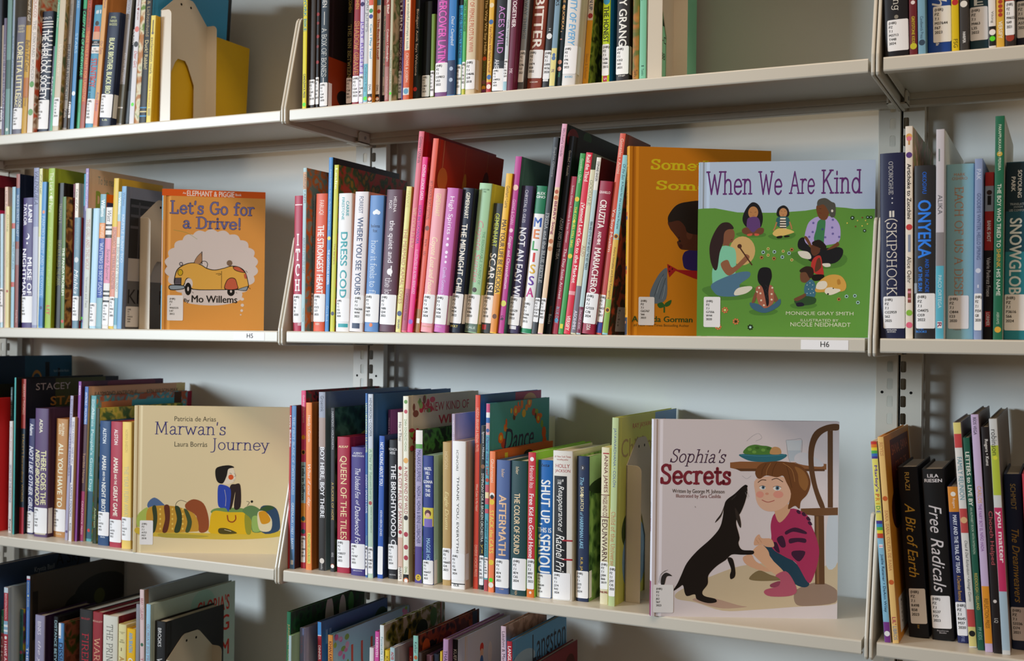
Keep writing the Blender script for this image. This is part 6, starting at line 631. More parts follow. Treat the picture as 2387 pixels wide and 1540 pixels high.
(0,'black picture book with lavender-grey figure cover, bottom shelf, centre bay','bottom_centre',299.7,34.8,-764,8.7,182.4,299.6,.0,'14181e','9ea6b2',[('v','KUEFLER',284.8,256.2,'e4e4e4',.6,.5,''),('sr',.13,.14,.0,.4,'b09a70'),('sr',.16,.165,.0,.4,'b09a70'),('sc',.44,.1,.035,.025,'a02c24'),('sc',.44,.13,.03,.025,'d8b8a0'),('sc',.44,.19,.035,.05,'2c5084'),('sc',.6,.15,.04,.06,'dcdce0')]),
(0,'pale pink picture book with swirly tan cover, bottom shelf, centre bay','bottom_centre',379.9,48,-764,8.8,149.7,326,-.0179,'e4c0c8','a:c0a090:b09080:8a6a5a',[('v','Lakshmi & Martin',318.1,265.8,'4a2a38',.55,.5,'')]),
(0,'red picture book with sky cover and dark script, bottom shelf, centre bay','bottom_centre',397,32,-764,8.7,204.9,309.3,-.0158,'b82838','5a98c8',[('v','LANGLEY',302,272.1,'f6e8e8',.6,.5,'b'),('st','Langston',.35,.98,.02,.2,'1c2438',''),('st','n',.28,.36,.22,.3,'1c2438',''),('sc',.2,.12,.2,.05,'a8c4dc'),('sc',.75,.22,.25,.05,'88b4d8')]),
(0,'maroon picture book whose dark red cover ends the row, bottom shelf, centre bay','bottom_centre',406,46.8,-764,9.2,213.3,261.3,-.0143,'6a1c28','5e1c26',[('sc',.85,.14,.1,.08,'3a1014'),('sc',.6,.1,.01,.01,'c85a4c'),('sc',.45,.18,.01,.01,'c85a4c')])
]
ENDS=[
(-280.6,20.8,354.6,23.6,196,118,232,'beige steel bookend with bright yellow window in its plate, top shelf, left bay'),
(599.6,29.4,354.6,22.4,196,118,232,'tall beige steel bookend with mint green showing through its window, top shelf, centre bay'),
(-339.7,40.4,.0,24.5,196,118,232,'beige steel bookend beside the orange face-out car book, second shelf, left bay'),
(567.1,56.6,-382.3,22.9,196,118,232,'cream steel bookend left of the face-out girl and dog book, third shelf, centre bay'),
(-254.6,27.3,-764,23.1,196,118,232,'beige steel bookend standing against the black hardcover, bottom shelf, left bay')
]
FACES=[
('orange face-out picture book with a yellow cartoon car','face-out picture books',-265.6,15.8,.0,11,172.1,240.2,-.925,'7ab4d0','e2a04e',[('B',186.9,75.7,'e08a3c',.0,1),('v','WILLEMS',236.7,192.6,'f0f4f4',.6,.5,'b')],[('R','d85a16',[-2.3,240.4,173.6,240.4,173.4,228.8,-2.2,228.6]),('T','An',33.5,38.9,235.9,232.3,'f0e0d0','b'),('T','ELEPHANT & PIGGIE',40.6,119.8,238.5,229.3,'f4ece4','b'),('T','Book',121.4,131.5,236,231.8,'f0e0d0','b'),('T',"Let's Go for",13.1,153.6,221,198,'2c2a4a','S3'),('T',"Let's Go for",13.1,153.6,221,198,'6c6c9e','S1'),('T','a Drive!',34.8,129.9,194.1,173.4,'2c2a4a','S3'),('T','a Drive!',34.8,129.9,194.1,173.4,'6c6c9e','S1'),('R','d2cac8',[156.6,111.2,159.2,108.3,160.9,105.2,161.2,102.1,159.9,99.2,157.3,96.5,153.9,94.2,155.3,90.8,155.8,87.4,155,84.4,152.8,81.9,149.4,79.9,145.3,78.4,145.5,74.8,144.8,71.5,143,68.7,140,66.8,136,65.7,131.6,65.2,130.6,61.7,128.8,58.6,126.1,56.4,122.5,55.2,118.4,55.1,114,55.6,111.8,52.5,109.1,50,105.7,48.4,102,48.1,98,48.9,94,50.4,90.8,48,87.3,46.2,83.6,45.5,79.9,46,76.4,47.7,73.1,50.1,69.2,48.4,65.3,47.5,61.5,47.6,58.2,49,55.4,51.5,53.1,54.5,48.8,53.8,44.7,53.8,41.2,54.8,38.5,56.9,36.7,59.9,35.5,63.3,31.2,63.6,27.3,64.5,24.3,66.3,22.5,69,21.8,72.3,21.8,75.8,17.8,77.1,14.4,78.9,12.2,81.3,11.3,84.3,11.8,87.6,13.1,91,9.7,93.2,7.1,95.7,5.8,98.5,6,101.6,7.5,104.7,9.9,107.6,7.4,110.5,5.8,113.5,5.5,116.6,6.7,119.5,9.3,122.1,12.6,124.4,11.2,127.8,10.7,131.1,11.5,134.1,13.7,136.6,17,138.6,21,140,20.8,143.6,21.4,146.9,23.2,149.6,26.2,151.6,30,152.7,34.3,153.2,35.4,156.7,37.1,159.7,39.8,162,43.2,163.2,47.3,163.4,51.6,162.9,53.8,166,56.6,168.6,59.8,170.1,63.6,170.5,67.6,169.7,71.5,168.3,74.7,170.8,78.2,172.6,81.9,173.4,85.6,172.9,89.1,171.2,92.4,168.9,96.3,170.6,100.3,171.6,104.1,171.5,107.4,170.1,110.3,167.7,112.6,164.7,116.9,165.4,121.1,165.5,124.6,164.5,127.4,162.4,129.2,159.4,130.4,156,134.8,155.7,138.8,154.8,141.9,153,143.7,150.3,144.5,147,144.4,143.4,148.5,142.2,152,140.4,154.3,137.9,155.2,134.9,154.7,131.5,153.4,128.1,156.9,125.9,159.6,123.4,160.9,120.5,160.7,117.4,159.1,114.2]),('P','d2cac8',[38.5,72.1,83,65.3,129.6,70.1,131.7,52.8,101.9,43.6,64.7,43,38.8,49.2]),('K','8a9a50',.55,[19.1,170.3,40.9,166,58.6,155.5]),('P','14120f',[21.5,77.4,22.4,93.7,27.7,105.4,41.2,113.4,54.5,115.4,66,112.1,75.4,106.6,88,104,102.9,107.2,115.9,111.4,129.4,109.8,139.6,101.9,144.7,85.9,144.9,73.1,128.1,69.7,107.1,69.3,51.8,68.9,50,81.5,46.6,87.1,41.6,86.1,38.4,76.7,33,72.5]),('P','e8b452',[23,77.9,23.7,92.7,28.9,104.1,41.6,112,54.5,114.1,65.7,110.7,75,105.2,88,102.6,102.9,105.9,115.9,110,128.7,108.4,138.5,100.9,143.4,85.8,143.6,74.3,127.7,71,107.1,70.6,52.9,70.3,51.4,82.3,46.9,88.7,40.9,87.6,37.3,77.8,32.9,73.9]),('E',45.8,78.9,6.26,9.55,'d2cac8'),('E',44.6,69.9,5.55,10.89,'14120f'),('E',44.6,69.9,1.48,3.82,'d2cac8'),('E',116.1,66.4,6.39,7.3,'14120f'),('E',116.1,67.2,1.68,2.32,'d2cac8'),('P','14120f',[105.6,70.4,108,85,115.1,90.8,123.1,89.2,126.6,79.7,126.9,70.8]),('P','bc5c42',[106.7,71.6,109.2,84.7,115.3,89.6,122.4,88.1,125.5,79.7,125.8,72]),('P','14120f',[118.9,109.9,128.1,110.1,137,103.4,138.5,99.6,128.2,101.3,120.9,104.6]),('P','bc5c42',[120,109,128.1,109.2,136.2,103,137,100.7,128.2,102.4,121.6,105.4]),('P','bc5c42',[137.5,97.3,140.8,97.3,142.1,90,138.7,90.3]),('P','14120f',[14.2,76.2,37.3,75.9,37.1,69.4,15.4,67.4]),('P','8c9aa6',[15.3,75,36.2,74.7,35.9,70.5,16.5,68.8]),('P','14120f',[126.2,70.4,143.7,77,144.9,74.3,141.2,68.4]),('P','8c9aa6',[128.6,70.5,142.6,75.8,143.4,73.9,140.5,69.6]),('E',31.3,97.9,4.6,5.73,'14120f'),('E',31.3,97.9,3.68,4.78,'c4a41c'),('R','14120f',[22.1,88.5,33.5,89.1,33.3,76.6,21.5,76.3]),('R','5c565e',[23.2,87.4,32.4,88,32.2,77.7,22.6,77.5]),('K','14120f',.74,[23.2,84.7,32.4,84.9]),('K','14120f',.74,[23.3,81.3,32.5,81.5]),('K','14120f',1.3,[66.6,134.7,66.9,112.5]),('P','a8805c',[54.1,115.6,58.5,124.1,65.4,132,65.6,114]),('K','14120f',.74,[53.4,114.4,58.1,124.5,65.7,133.1]),('K','14120f',1.11,[63.8,112.8,67.4,117.5,73.4,117.6,76.4,113.1,75,106.9]),('E',32.4,112.4,3.31,3.44,'5c565e'),('E',32.4,112.4,1.66,1.72,'d2cac8'),('K','14120f',.75,[99.8,101.8,100,71.4]),('K','14120f',.74,[90.4,96.6,97.8,97.5,97.8,95.2,93.7,95.1]),('E',113,115.9,4.86,4.99,'7a6450'),('K','14120f',.75,[140.4,103.5,143.4,100.1]),('K','14120f',.75,[146.8,74.3,148.7,71.7]),('K','14120f',.74,[51.5,65.1,53.7,62.8]),('K','14120f',.75,[124.4,66.2,126.3,63.9]),('T','By',37.9,47.1,53.5,45.4,'14120f','b'),('T','Mo Willems',50.4,127,59.3,47,'14120f','b'),('E',135,54.2,3.2,2.69,'dcd2cc'),('E',135.5,43.7,2.82,2.7,'dcd2cc'),('E',134.5,34.4,2.26,2.32,'dcd2cc'),('E',133,27.1,1.31,1.35,'dcd2cc')],(10.5,36.7,58.8,15.6,'(HIR)/PZ/7/W65535/L47/2012')),
('tall mustard face-out picture book with a boy and red watering can','face-out picture books',578.1,12.2,.0,11,205.9,262.7,-.9893,'e4a434','c67c12',[('v','Amanda Gorman / Christian Robinson',251.4,181.7,'4a3414',.6,.5,''),('C',169.1,3,'c8503c',.5),('C',163.3,3,'3a5a9a',.5),('v','Something, someday',158.5,99.4,'ecd838',.65,.5,'b'),('C',93.6,3,'3a5a7a',.5),('C',87.8,3,'c8503c',.5),('v','Viking',39.3,28.7,'4a3414',.5,.5,''),('B',24.8,.4,'3c4456',.0,1),('C',18,3.4,'d88a50',.5)],[('T','Something,',31.7,168,246,227.1,'d8c61a','S2'),('T','Someday',39.6,166.3,216.2,199.9,'d8c61a','S2'),('P','281c54',[79.8,113.9,86.7,119.5,113.8,122.5,122.2,93.3,86,92.6,79.1,104.1]),('P','4c2616',[57.6,159.7,73.1,161.2,85.3,153,109.4,151.6,113.8,122.5,81.7,120.2,74,123.1,70.5,130.8,72.7,134,65.8,142.8,60.1,150]),('E',88.4,141.4,4.42,6.63,'5c3220'),('E',74.7,132.3,1.41,1.37,'100a08'),('E',76,125.1,2.81,3.12,'3c1610'),('E',73.5,137.1,.6,1.16,'100a08'),('P','1e1610',[57.2,160.4,58.3,168.6,68.9,182.1,84.8,187.4,108.9,188.3,117.2,169.4,113.5,143.9,87.4,143.7,81.7,152.9,73.1,160.8,59.6,158.2]),('R','9c1a1a',[56.9,100.2,72,92.3,114.2,90.8,114.4,75.6,95.2,80.7,69,90.7,60.2,81.4,57.7,90.5]),('E',60,96,1,1.17,'2c0c0c'),('E',60.5,89.8,1,1.17,'2c0c0c'),('E',64.4,93.1,1,1.16,'2c0c0c'),('P','5e6c78',[56,94.5,57,82.3,55.8,51.2,39.7,44.5,32.6,54.3,36,68.3,45.7,86]),('K','2c343c',.6,[52.1,86.1,44.3,70.4,39,54.8]),('K','2c343c',.6,[55,80.3,50,64.7,45.8,51]),('K','8c98a4',.6,[50.6,82.2,46.3,72.4,42.5,58.7]),('K','8c98a4',.6,[54.3,70.6,52.5,58.9,50.2,51.1]),('P','2c5c26',[43.7,44,50.2,46.4,53.9,41.1,48.3,38.3,44.7,40.1]),('P','2c5c26',[54.6,45,63.4,50,61.8,43.1,55.7,40.3]),('R','2c5c26',[52.3,43.4,54.5,43.4,54.6,32.1,52.4,32.1]),('T','Amanda Gorman',7.2,94.3,27,18.9,'2c4a1e','b'),('T','#1 New York Times Bestselling Author',9.9,89.4,16.1,11.5,'2c3a1a','')],(16.6,39.2,53.6,14.3,'(HIR)/PZ/7.1/G65767/S66/2023')),
('face-out picture book of people seated in a circle on green grass','face-out picture books',681.5,15.6,.0,11,229.8,234.9,-1.3134,'3a7c72','b4c8e0',[('B',234.4,171.8,'b8c8ec',.0,1),('v','When We Are Kind',226.5,174.7,'4a50a0',.6,.5,''),('C',163.3,1.6,'2a4a5a',.5),('v','MONIQUE GRAY SMITH AND NICOLE NEIDHARDT',153,48.4,'d0dcd8',.42,.5,''),('C',39,2,'d87a60',.5),('C',31.5,2,'e0a0a0',.5),('C',16.4,3.2,'14181c',.5)],[('R','5c903c',[-7.3,171.7,7.6,172.4,22.4,172.6,37.2,169.7,52,166.8,77.7,166.2,105,166,141.1,168.5,160.8,171.7,178.6,173,191.1,172,203.5,170.3,235.3,170.2,237.2,.5,-5.2,-.8]),('T','When',10,71.2,222.9,189.9,'5c2a6c','S'),('T','We',78.7,110.3,222.2,189.4,'5c2a6c','S'),('T','Are',119,152.5,221.6,190.1,'5c2a6c','S'),('T','Kind',160.9,213.2,223.1,190.3,'5c2a6c','S'),('P','4c7c34',[50.5,138.5,70.6,141.8,88.9,138.3,85.3,133.7,59.7,133.2]),('P','4c7c34',[92.6,135.5,110.7,138.3,127.9,138.2,123.5,131.7,101.8,129.9]),('P','4c7c34',[123.7,112.2,159.6,117.7,193.6,108.5,186.6,93.8,150.9,91.8,127.4,102.9]),('P','4c7c34',[7.9,65.2,42.1,71,76.1,65.6,71.7,52.5,31.3,48.5,12.7,55.9]),('P','4c7c34',[69.2,34.7,90.1,38.6,106.5,35,97.5,29.4,75.6,29.2]),('P','4c7c34',[122.7,43.5,140.7,47.4,156.9,43.8,149.8,38.6,128.2,38.4]),('E',59,115.1,16.93,19.45,'c8a66c'),('P','7c503a',[33,138.6,41.2,144.5,46.8,143.4,48.7,136.6,46.6,128,42.6,125.4,39.7,117.9,34.1,119.8,33.1,131.1]),('P','7cc4a4',[28.3,117.9,35,122,43.4,120.7,49.8,116,51,99.2,47.5,80.4,21.8,69.8,19.9,72.8,19.7,89.7,26,104.8]),('P','2c1c1e',[21,138.6,30.1,151.7,41.1,153,47.5,145.1,39.4,143.8,34.7,138.6,33.5,125.4,29.1,112.3,26.2,91.3,21.6,90.3,16.8,102.9,15.6,121.7]),('P','8c5c42',[30.7,98.2,39.9,102.9,46.3,92.6,61,106.3,63.7,110.8,68.5,105.5,52.9,89.4,42,81.9,34.5,87.9]),('K','4c2c1e',1.83,[54.8,120.7,72.1,95.8]),('E',55.3,121.3,2.93,3.01,'4c2c1e'),('K','3c1410',.55,[43.6,129.5,45.8,131]),('P','4c728c',[19.6,70.9,49.3,84.6,67.6,87.2,68.8,80.1,55.7,69.2,60.6,59.5,51.5,54.2,31.2,54.1,21.9,59.7]),('P','e0dccc',[49.2,59.8,55,65.5,69.7,67.8,72.5,64.6,64.3,58,50.6,55.2]),('P','16161c',[64.8,174,72,180.3,80.3,175.7,85.4,160.7,83.4,147.7,77.9,145.9,66,145.9,59.5,153.4,59.4,162.8]),('E',72.7,166.4,6.59,8.23,'b07c4e'),('K','2c1c18',.37,[68.5,167.4,70.7,166.4]),('K','2c1c18',.36,[74.4,166.4,76.9,167.3]),('K','8c3c34',.36,[71.5,162.3,74.4,162.3]),('P','5c3c74',[65,157.1,70.4,160.5,77.7,160.2,81.4,155.2,81.6,144,72.5,139.9,65.1,144]),('P','6c4230',[58.3,143.7,65.1,146.7,72.5,139.5,80.1,145.8,86.7,144.9,85.3,138,74.4,135.6,60.6,138.1]),('P','c85a44',[65.2,137.3,71.6,138.4,70.7,135.4,66.1,135.1]),('P','c85a44',[75.2,138.4,80.7,137.6,79.8,135.4,75.3,135.4]),('P','1a1a1e',[103.7,162.1,104.9,171.4,112.1,175.8,118.3,171.3,119.5,162,111.9,159.6]),('E',111.9,165.8,5.22,6.32,'b88458'),('K','2c1c18',.36,[108.6,168.4,110.8,167.6]),('K','2c1c18',.36,[113.3,167.6,115.5,168.4]),('E',111.9,162.8,.72,.56,'8c3c34'),('P','2c5c64',[102.9,156.5,106.8,160.6,117.4,160.2,120.3,154.9,117.9,147.5,105.2,147.6]),('R','ece4d4',[108,159.1,115.2,159.1,116.5,142.9,107.6,142.9]),('R','14120f',[107.8,156.9,115.6,156.8,115.6,155.3,107.8,155.4]),('R','14120f',[107.7,153.5,115.8,153.5,115.8,152,107.7,152]),('R','14120f',[107.7,150.2,116,150.1,116,148.6,107.7,148.7]),('R','14120f',[107.6,146.8,116.2,146.8,116.3,145.3,107.6,145.3]),('P','dcbc6c',[98.4,138.3,105.2,144.8,117,144.4,124.8,141.5,125.6,139.3,112.6,135.3,103.5,134.2]),('K','b07c4e',1.81,[103.7,153.5,101.2,145.7,99.4,142]),('K','b07c4e',1.81,[120.3,153.8,122.6,147.5,123.3,143.8]),('P','14120f',[103.9,134.2,110.8,135.3,110.4,132.3,105,131.6]),('P','14120f',[113.7,135.3,119.8,135.6,120.2,133.8,114.4,133]),('P','16181e',[132.2,128.9,139.7,132.6,150.6,117.8,184.6,119.9,189.3,110.3,179.5,98.9,159.8,98.1,145.4,102.6,147.5,111.8,132.7,117.8]),('P','e0dcd0',[131.6,114.1,143.5,114.1,148.6,108.5,147.2,104.1,136.4,106.3]),('P','e0dcd0',[162.7,97.8,172.3,98.3,173.5,94.5,167,93.7]),('P','b4a8e0',[140.1,128.9,143.5,149.2,150.2,157.4,159.1,160.6,175.2,160.1,184.2,150.5,186.2,136.1,182.7,126,166.7,122.3,150.6,120.5]),('P','3c7c50',[157.4,154.7,166.3,156.5,165.5,136.2,163.2,119.6,152.3,128.8,154.8,143.6]),('P','6c4228',[155,174.7,162.5,177.2,170.6,171.6,170.2,160.9,166.3,155.8,159.1,158,155.5,165.8]),('P','4c4c46',[156.1,174.7,157.1,182.5,166,185,173.9,180.1,178.9,176.7,179.1,162,173.8,159.4,169.7,168.7,163.9,176.5]),('K','6c2c24',.72,[157.6,165.8,161.2,165]),('K','1c100c',.36,[158.6,171,161.1,170.6]),('E',175.1,167.9,1.42,1.85,'e0dcd0'),('P','6c4228',[139.7,132.6,143.3,133.5,150.6,119.6,148.8,117.8]),('P','6c4228',[179.2,124.2,182.7,126.9,183.7,121.4,168.6,115.9]),('F',146,133.5,1.61,'34308c','34308c'),('F',151.1,152,1.61,'34308c','34308c'),('F',162.9,143.6,1.6,'34308c','34308c'),('F',176.1,156.1,1.6,'34308c','34308c'),('F',175.4,145.8,1.6,'34308c','34308c'),('F',166.6,132.9,1.6,'34308c','34308c'),('F',176.3,137.6,1.6,'34308c','34308c'),('F',150.4,140,1.61,'34308c','34308c'),('F',184.4,133.4,1.6,'34308c','34308c'),('P','b43430',[152.2,105.5,160.6,108.5,163.4,95.6,164.7,82.3,152.8,85.9,148.7,95.5]),('P','5c3626',[149.5,122.9,157.7,123.7,160,114,152.9,108.1,148.5,113.7]),('P','1e1614',[150.5,127,159.5,129.6,168,121.4,165.3,115.9,158.1,119.6,150.6,122.9]),('P','5c3626',[156.2,103,160.1,105.2,162,93.7,155.5,87.2,153.6,90]),('P','14120f',[149.8,82.6,165,83.4,163.6,77.1,152.6,75.2]),('P','3c6c84',[141.8,71.1,149.3,77,154.8,69.3,154.2,54.5,146,52.6,140.5,60]),('P','6c4632',[135.4,86.3,143.8,86.7,147.9,78.9,142.2,72.9,135.7,75.1]),('P','2c1e18',[134.4,89.6,141.9,94.4,150.4,92.8,152.3,84.5,147.5,78.5,142.4,86.3,135.5,86.3]),('P','2c4c2c',[127.7,48.8,138.8,54.8,154.3,53,154.3,45.6,142.5,42.6,131.7,43.2]),('P','6c4632',[127.1,51,137,56.2,141.4,58.5,142.4,54.8,131.7,48.2]),('P','1e1830',[130.2,45.5,138,46.3,140.4,42.2,131.7,41]),('E',144,69.6,.54,.55,'dcece8'),('E',147.6,72.4,.54,.56,'dcece8'),('E',151.2,69.7,.54,.56,'dcece8'),('E',145.9,64.1,.54,.55,'dcece8'),('E',150.4,64.1,.54,.55,'dcece8'),('E',144.1,58.5,.54,.56,'dcece8'),('E',148.6,58.5,.54,.56,'dcece8'),('E',152.2,59.5,.54,.56,'dcece8'),('P','a4624e',[77.1,61.9,81,68.2,97,69.4,101.1,60.1,100.2,45.2,90.1,38.4,81.9,42.9]),('E',81.6,65.6,1.27,1.3,'e8dcc4'),('E',78.9,60,1.27,1.31,'e8dcc4'),('E',83.5,58.2,1.27,1.31,'e8dcc4'),('E',98.9,65.7,1.27,1.3,'e8dcc4'),('E',98.1,57.3,1.27,1.3,'e8dcc4'),('E',84.5,48.8,1.27,1.3,'e8dcc4'),('E',98.2,49.9,1.27,1.3,'e8dcc4'),('E',88.2,42.3,1.27,1.3,'e8dcc4'),('P','14141a',[79.4,82.4,82.2,90.8,88.6,93.2,96,90.8,98,80.6,95.5,71.3,93.9,60.1,94.8,45.2,91.9,41.1,89.6,52.6,86.1,65.6,80.6,73.1]),('K','34343c',.36,[89.7,69.4,93.1,65.7,90.2,61.9,93.5,57.8,90.6,54.5,93.6,50.8]),('P','3c627c',[69.9,45.8,82.8,42.9,90.1,38.1,101,44.1,109.2,50.9,108.2,41.6,90.2,32.1,73.7,37.2]),('P','7c503a',[76.2,59,78.9,58.1,76.3,46.9,72.1,46]),('P','7c503a',[101.1,60.1,105.4,52.7,106.3,49,101.8,47.1]),('P','cc9c4a',[154.5,63.8,160.1,75.2,172.5,83,186.8,82,194,71.7,192,62.5,179.9,60.2,171,56.8,167.4,60.1,156.7,60.1]),('P','ece4d4',[158.3,73.4,167.2,74.9,170,69.7,165.6,64.2,155.7,65.1]),('P','ece4d4',[169.1,65.7,179.8,66.5,187,62.4,174.6,56.5,167.1,59.4]),('P','cc9c4a',[172.6,73.4,179.7,77.2,186.9,71.7,187.9,65.2,179.8,65.2,174.5,67.9]),('P','b07c34',[182.4,76.2,185.4,77.5,187.2,71.7,183.4,70.2]),('E',177.7,65.3,.89,.74,'14120f'),('E',171,57.9,1.25,1.1,'14120f'),('F',86.5,113.2,2.55,'bcdcec','14181e'),('F',101,113.7,2.55,'bcdcec','14181e'),('F',120.1,111.9,2.52,'bcdcec','14181e'),('F',111.5,106.7,2.52,'bcdcec','14181e'),('F',194.7,54.8,2.48,'bcdcec','14181e'),('F',205.3,55.6,2.48,'bcdcec','14181e'),('F',209.3,46.8,2.48,'bcdcec','14181e'),('F',92.8,117.8,2.18,'ece08a','a85a2c'),('F',112.5,114.5,2.16,'ece08a','a85a2c'),('F',123.8,102.9,2.16,'ece08a','a85a2c'),('F',92.9,109.3,2.18,'ece08a','a85a2c'),('F',84.4,106.1,2.55,'c8704a','4c1c14'),('F',123.6,116.7,2.53,'c8704a','4c1c14'),('F',100.6,104.8,2.53,'c8704a','4c1c14'),('F',185,51,2.48,'c8704a','4c1c14'),('F',37,35.4,4.42,'d8704c','ece08a'),('F',28.4,12.8,4.42,'d8704c','ece08a'),('F',51.5,20.2,4.42,'d8704c','4c1c14'),('F',70.7,12.7,4,'14181e','bcdcec'),('F',201,158.5,2.83,'14181e','bcdcec'),('F',220.4,159.1,2.29,'14181e','bcdcec'),('F',224.5,159.1,2.29,'14181e','bcdcec'),('F',216.6,141.5,2.29,'14181e','bcdcec'),('E',194.5,151.6,.88,.93,'e0cc5c'),('E',207.6,154.8,.89,.92,'e0cc5c'),('E',213.5,147.8,.88,.92,'e0cc5c'),('E',220.2,150.3,.88,.92,'e0cc5c'),('E',217.8,154.9,.88,.92,'e0cc5c'),('E',213.6,158.8,.88,.92,'7c3420'),('E',205,147.1,.88,.92,'7c3420'),('T','MONIQUE GRAY SMITH',117.1,203.7,34.4,28.9,'e0e8cc',''),('T','ILLUSTRATED BY',136.1,184.8,24.6,21.1,'e0e8cc',''),('T','NICOLE NEIDHARDT',123,200.3,20,14.5,'e0e8cc','')],(8.7,30.8,53.1,12.3,'(HIR)/PZ/7.1/G7356/W44/2020')),
('cream face-out picture book with a boy sitting on a yellow suitcase','face-out picture books',-309.8,5.6,-382.3,8.8,269.5,251.5,-1.1216,'d8c8a0','d8c8a0',[],[('T','Patricia de Arias',69.1,140,233.8,225.5,'3c3c2e',''),('T',"Marwan's",35.7,156.9,224.9,202,'2a2a6e','L'),('T','Laura Borràs',69.7,125.6,190.5,181.9,'3c3c2e',''),('T','Journey',131.1,232.8,197.3,171.5,'2a2a6e','L'),('P','c8ac3a',[6.6,42.8,35.3,37.2,130.8,34.3,178.5,37.8,252.5,39.9,253.8,30.4,178.7,24,83.2,25.6,11.5,30.4]),('P','a8983a',[47.3,33.3,95,32,130.9,29.1,95.1,25.3,49.7,26.6]),('P','a4b454',[8.2,63.8,22.8,76.9,25.7,71.7,20.8,47.7,7.7,44.7]),('P','4c668e',[25.5,85.5,36.9,94.2,51.8,83.9,51.9,80.1,27.6,76]),('P','8c4826',[90,83.9,103.7,92.2,121,84.8,129.7,61.1,128.8,39.6,114,36.5,108.9,63.2,92,74.4]),('K','14120f',.72,[72.4,79.4,75.2,86.6,82.3,90,91.9,86.8]),('P','ba8c2e',[25.2,74,34.7,79.4,58.5,80.7,82.4,77.2,106.5,65.5,113,41.8,102.1,36.4,30.5,35.5,23.1,54.9]),('P','2e3c24',[32.8,77.5,39.4,79.5,42.1,57.6,38.2,36,31.7,36,35,57.5]),('P','5c2c1a',[53.3,79.7,62.1,80.2,63.6,57.8,59.2,36.3,50.8,36.2,55.3,57.7]),('P','2e3c24',[71.7,78.9,80.1,77.6,84.6,58.1,80.6,36.6,71.1,36.4,75.6,58]),('P','3e4c2c',[87.3,74.8,94.5,71.6,101.4,53.5,97.3,36.8,90.2,36.7,93.5,53.4]),('E',46.7,74.3,1.43,1.9,'e8c860'),('E',46.8,66,1.43,1.91,'e8c860'),('E',46.9,57.6,1.43,1.9,'e8c860'),('E',47,49.3,1.43,1.91,'e8c860'),('E',47.2,40.9,1.43,1.9,'e8c860'),('E',67.7,74.6,1.43,1.91,'e8c860'),('E',67.8,66.2,1.43,1.9,'e8c860'),('E',67.9,57.9,1.43,1.91,'e8c860'),('E',68,49.5,1.43,1.9,'e8c860'),('E',68.2,41.2,1.43,1.91,'e8c860'),('E',85.3,74.8,1.43,1.9,'e8c860'),('E',85.5,66.5,1.43,1.91,'e8c860'),('E',85.6,58.1,1.43,1.91,'e8c860'),('E',85.7,49.8,1.43,1.91,'e8c860'),('E',85.8,41.4,1.43,1.91,'e8c860'),('P','6c8c4c',[133.1,70.6,144.5,77.5,185.1,78,194.7,72.6,187.6,68.9,144.6,67.9]),('P','d4ac1a',[137.4,71.7,163.7,70.6,192.8,70,202.1,59.1,202.9,35.7,178.5,33.5,133.7,34.4,131.8,49.1]),('P','8c8c2c',[192.8,69.5,202.1,59.1,202.9,35.7,195.2,34.4,191.6,52.3]),('K','8c3c1a',2.14,[161.9,65.8,163.9,56.2,171.1,53.9,176.3,58.8,175.7,65.9]),('P','4c4418',[147.4,42.2,159.3,43.3,176.1,37.3,176.1,34,149.9,33.6]),('K','e8dcb8',.71,[157,40.9,168.9,37.7]),('P','5c7c4c',[187.5,73.2,199.4,82.5,213.7,78.8,226.3,64.7,224.3,40.3,205.2,37.7,202.1,59.6]),('P','8cac5c',[204.4,62,213.9,64.5,221.2,52.7,219,39.5,205.9,39.3]),('P','2c4460',[217.6,76.5,231.6,83.3,246.2,77.1,252.2,55.9,249.1,39.2,221.5,36.9]),('P','34502c',[217.6,76.5,231.6,83.3,242.4,79.2,232.9,74.3,221,70.6]),('P','e4d8b4',[214.3,71.2,225.7,73,237.9,59.6,236.2,40.4,219.5,39.3,214.1,52.6]),('P','c88c1c',[216.2,71.7,226.9,72.8,235.9,60,232,52.8,221.3,51.5,216.8,62.2]),('K','14120f',.71,[195.8,82.2,199.3,88.2,194.5,89.6]),('E',203.6,89.4,2.14,2.14,'14120f'),('P','2a1e1e',[165.5,114,175,118.9,183.6,116.6,184.3,80.4,173.2,77.4,175.1,106.5,169.8,80.2,164.8,77.7]),('P','2a44a4',[145.9,115.7,153.5,117.7,166,111.6,167.2,94.5,164.2,72,158.8,77.7,146.9,79.9,144.7,99]),('K','e4d8b8',.48,[156.5,109.1,159.1,94.8,158.3,80.5]),('P','e8dcc4',[159.1,143.8,168.6,148.9,175.3,133.2,172.5,123.2,163,118.8,153.9,120.1,160,133]),('P','181410',[140.1,137.1,143.5,147.2,162.6,151.2,172.7,147.5,162.7,144.5,160,133,153.5,120.1,143.9,122.8]),('E',167.2,130.7,4.52,4.52,'cc5424'),('K','14120f',.72,[164.7,137.9,168.5,136.5]),('K','14120f',.48,[171.5,125.6,173.4,126.1]),('K','14120f',.48,[172.8,138,175.3,133.2,172.9,131.8])],(12.2,34.8,54.9,13.4,'(HIR)/PZ/7.1/A753/M37/2018')),
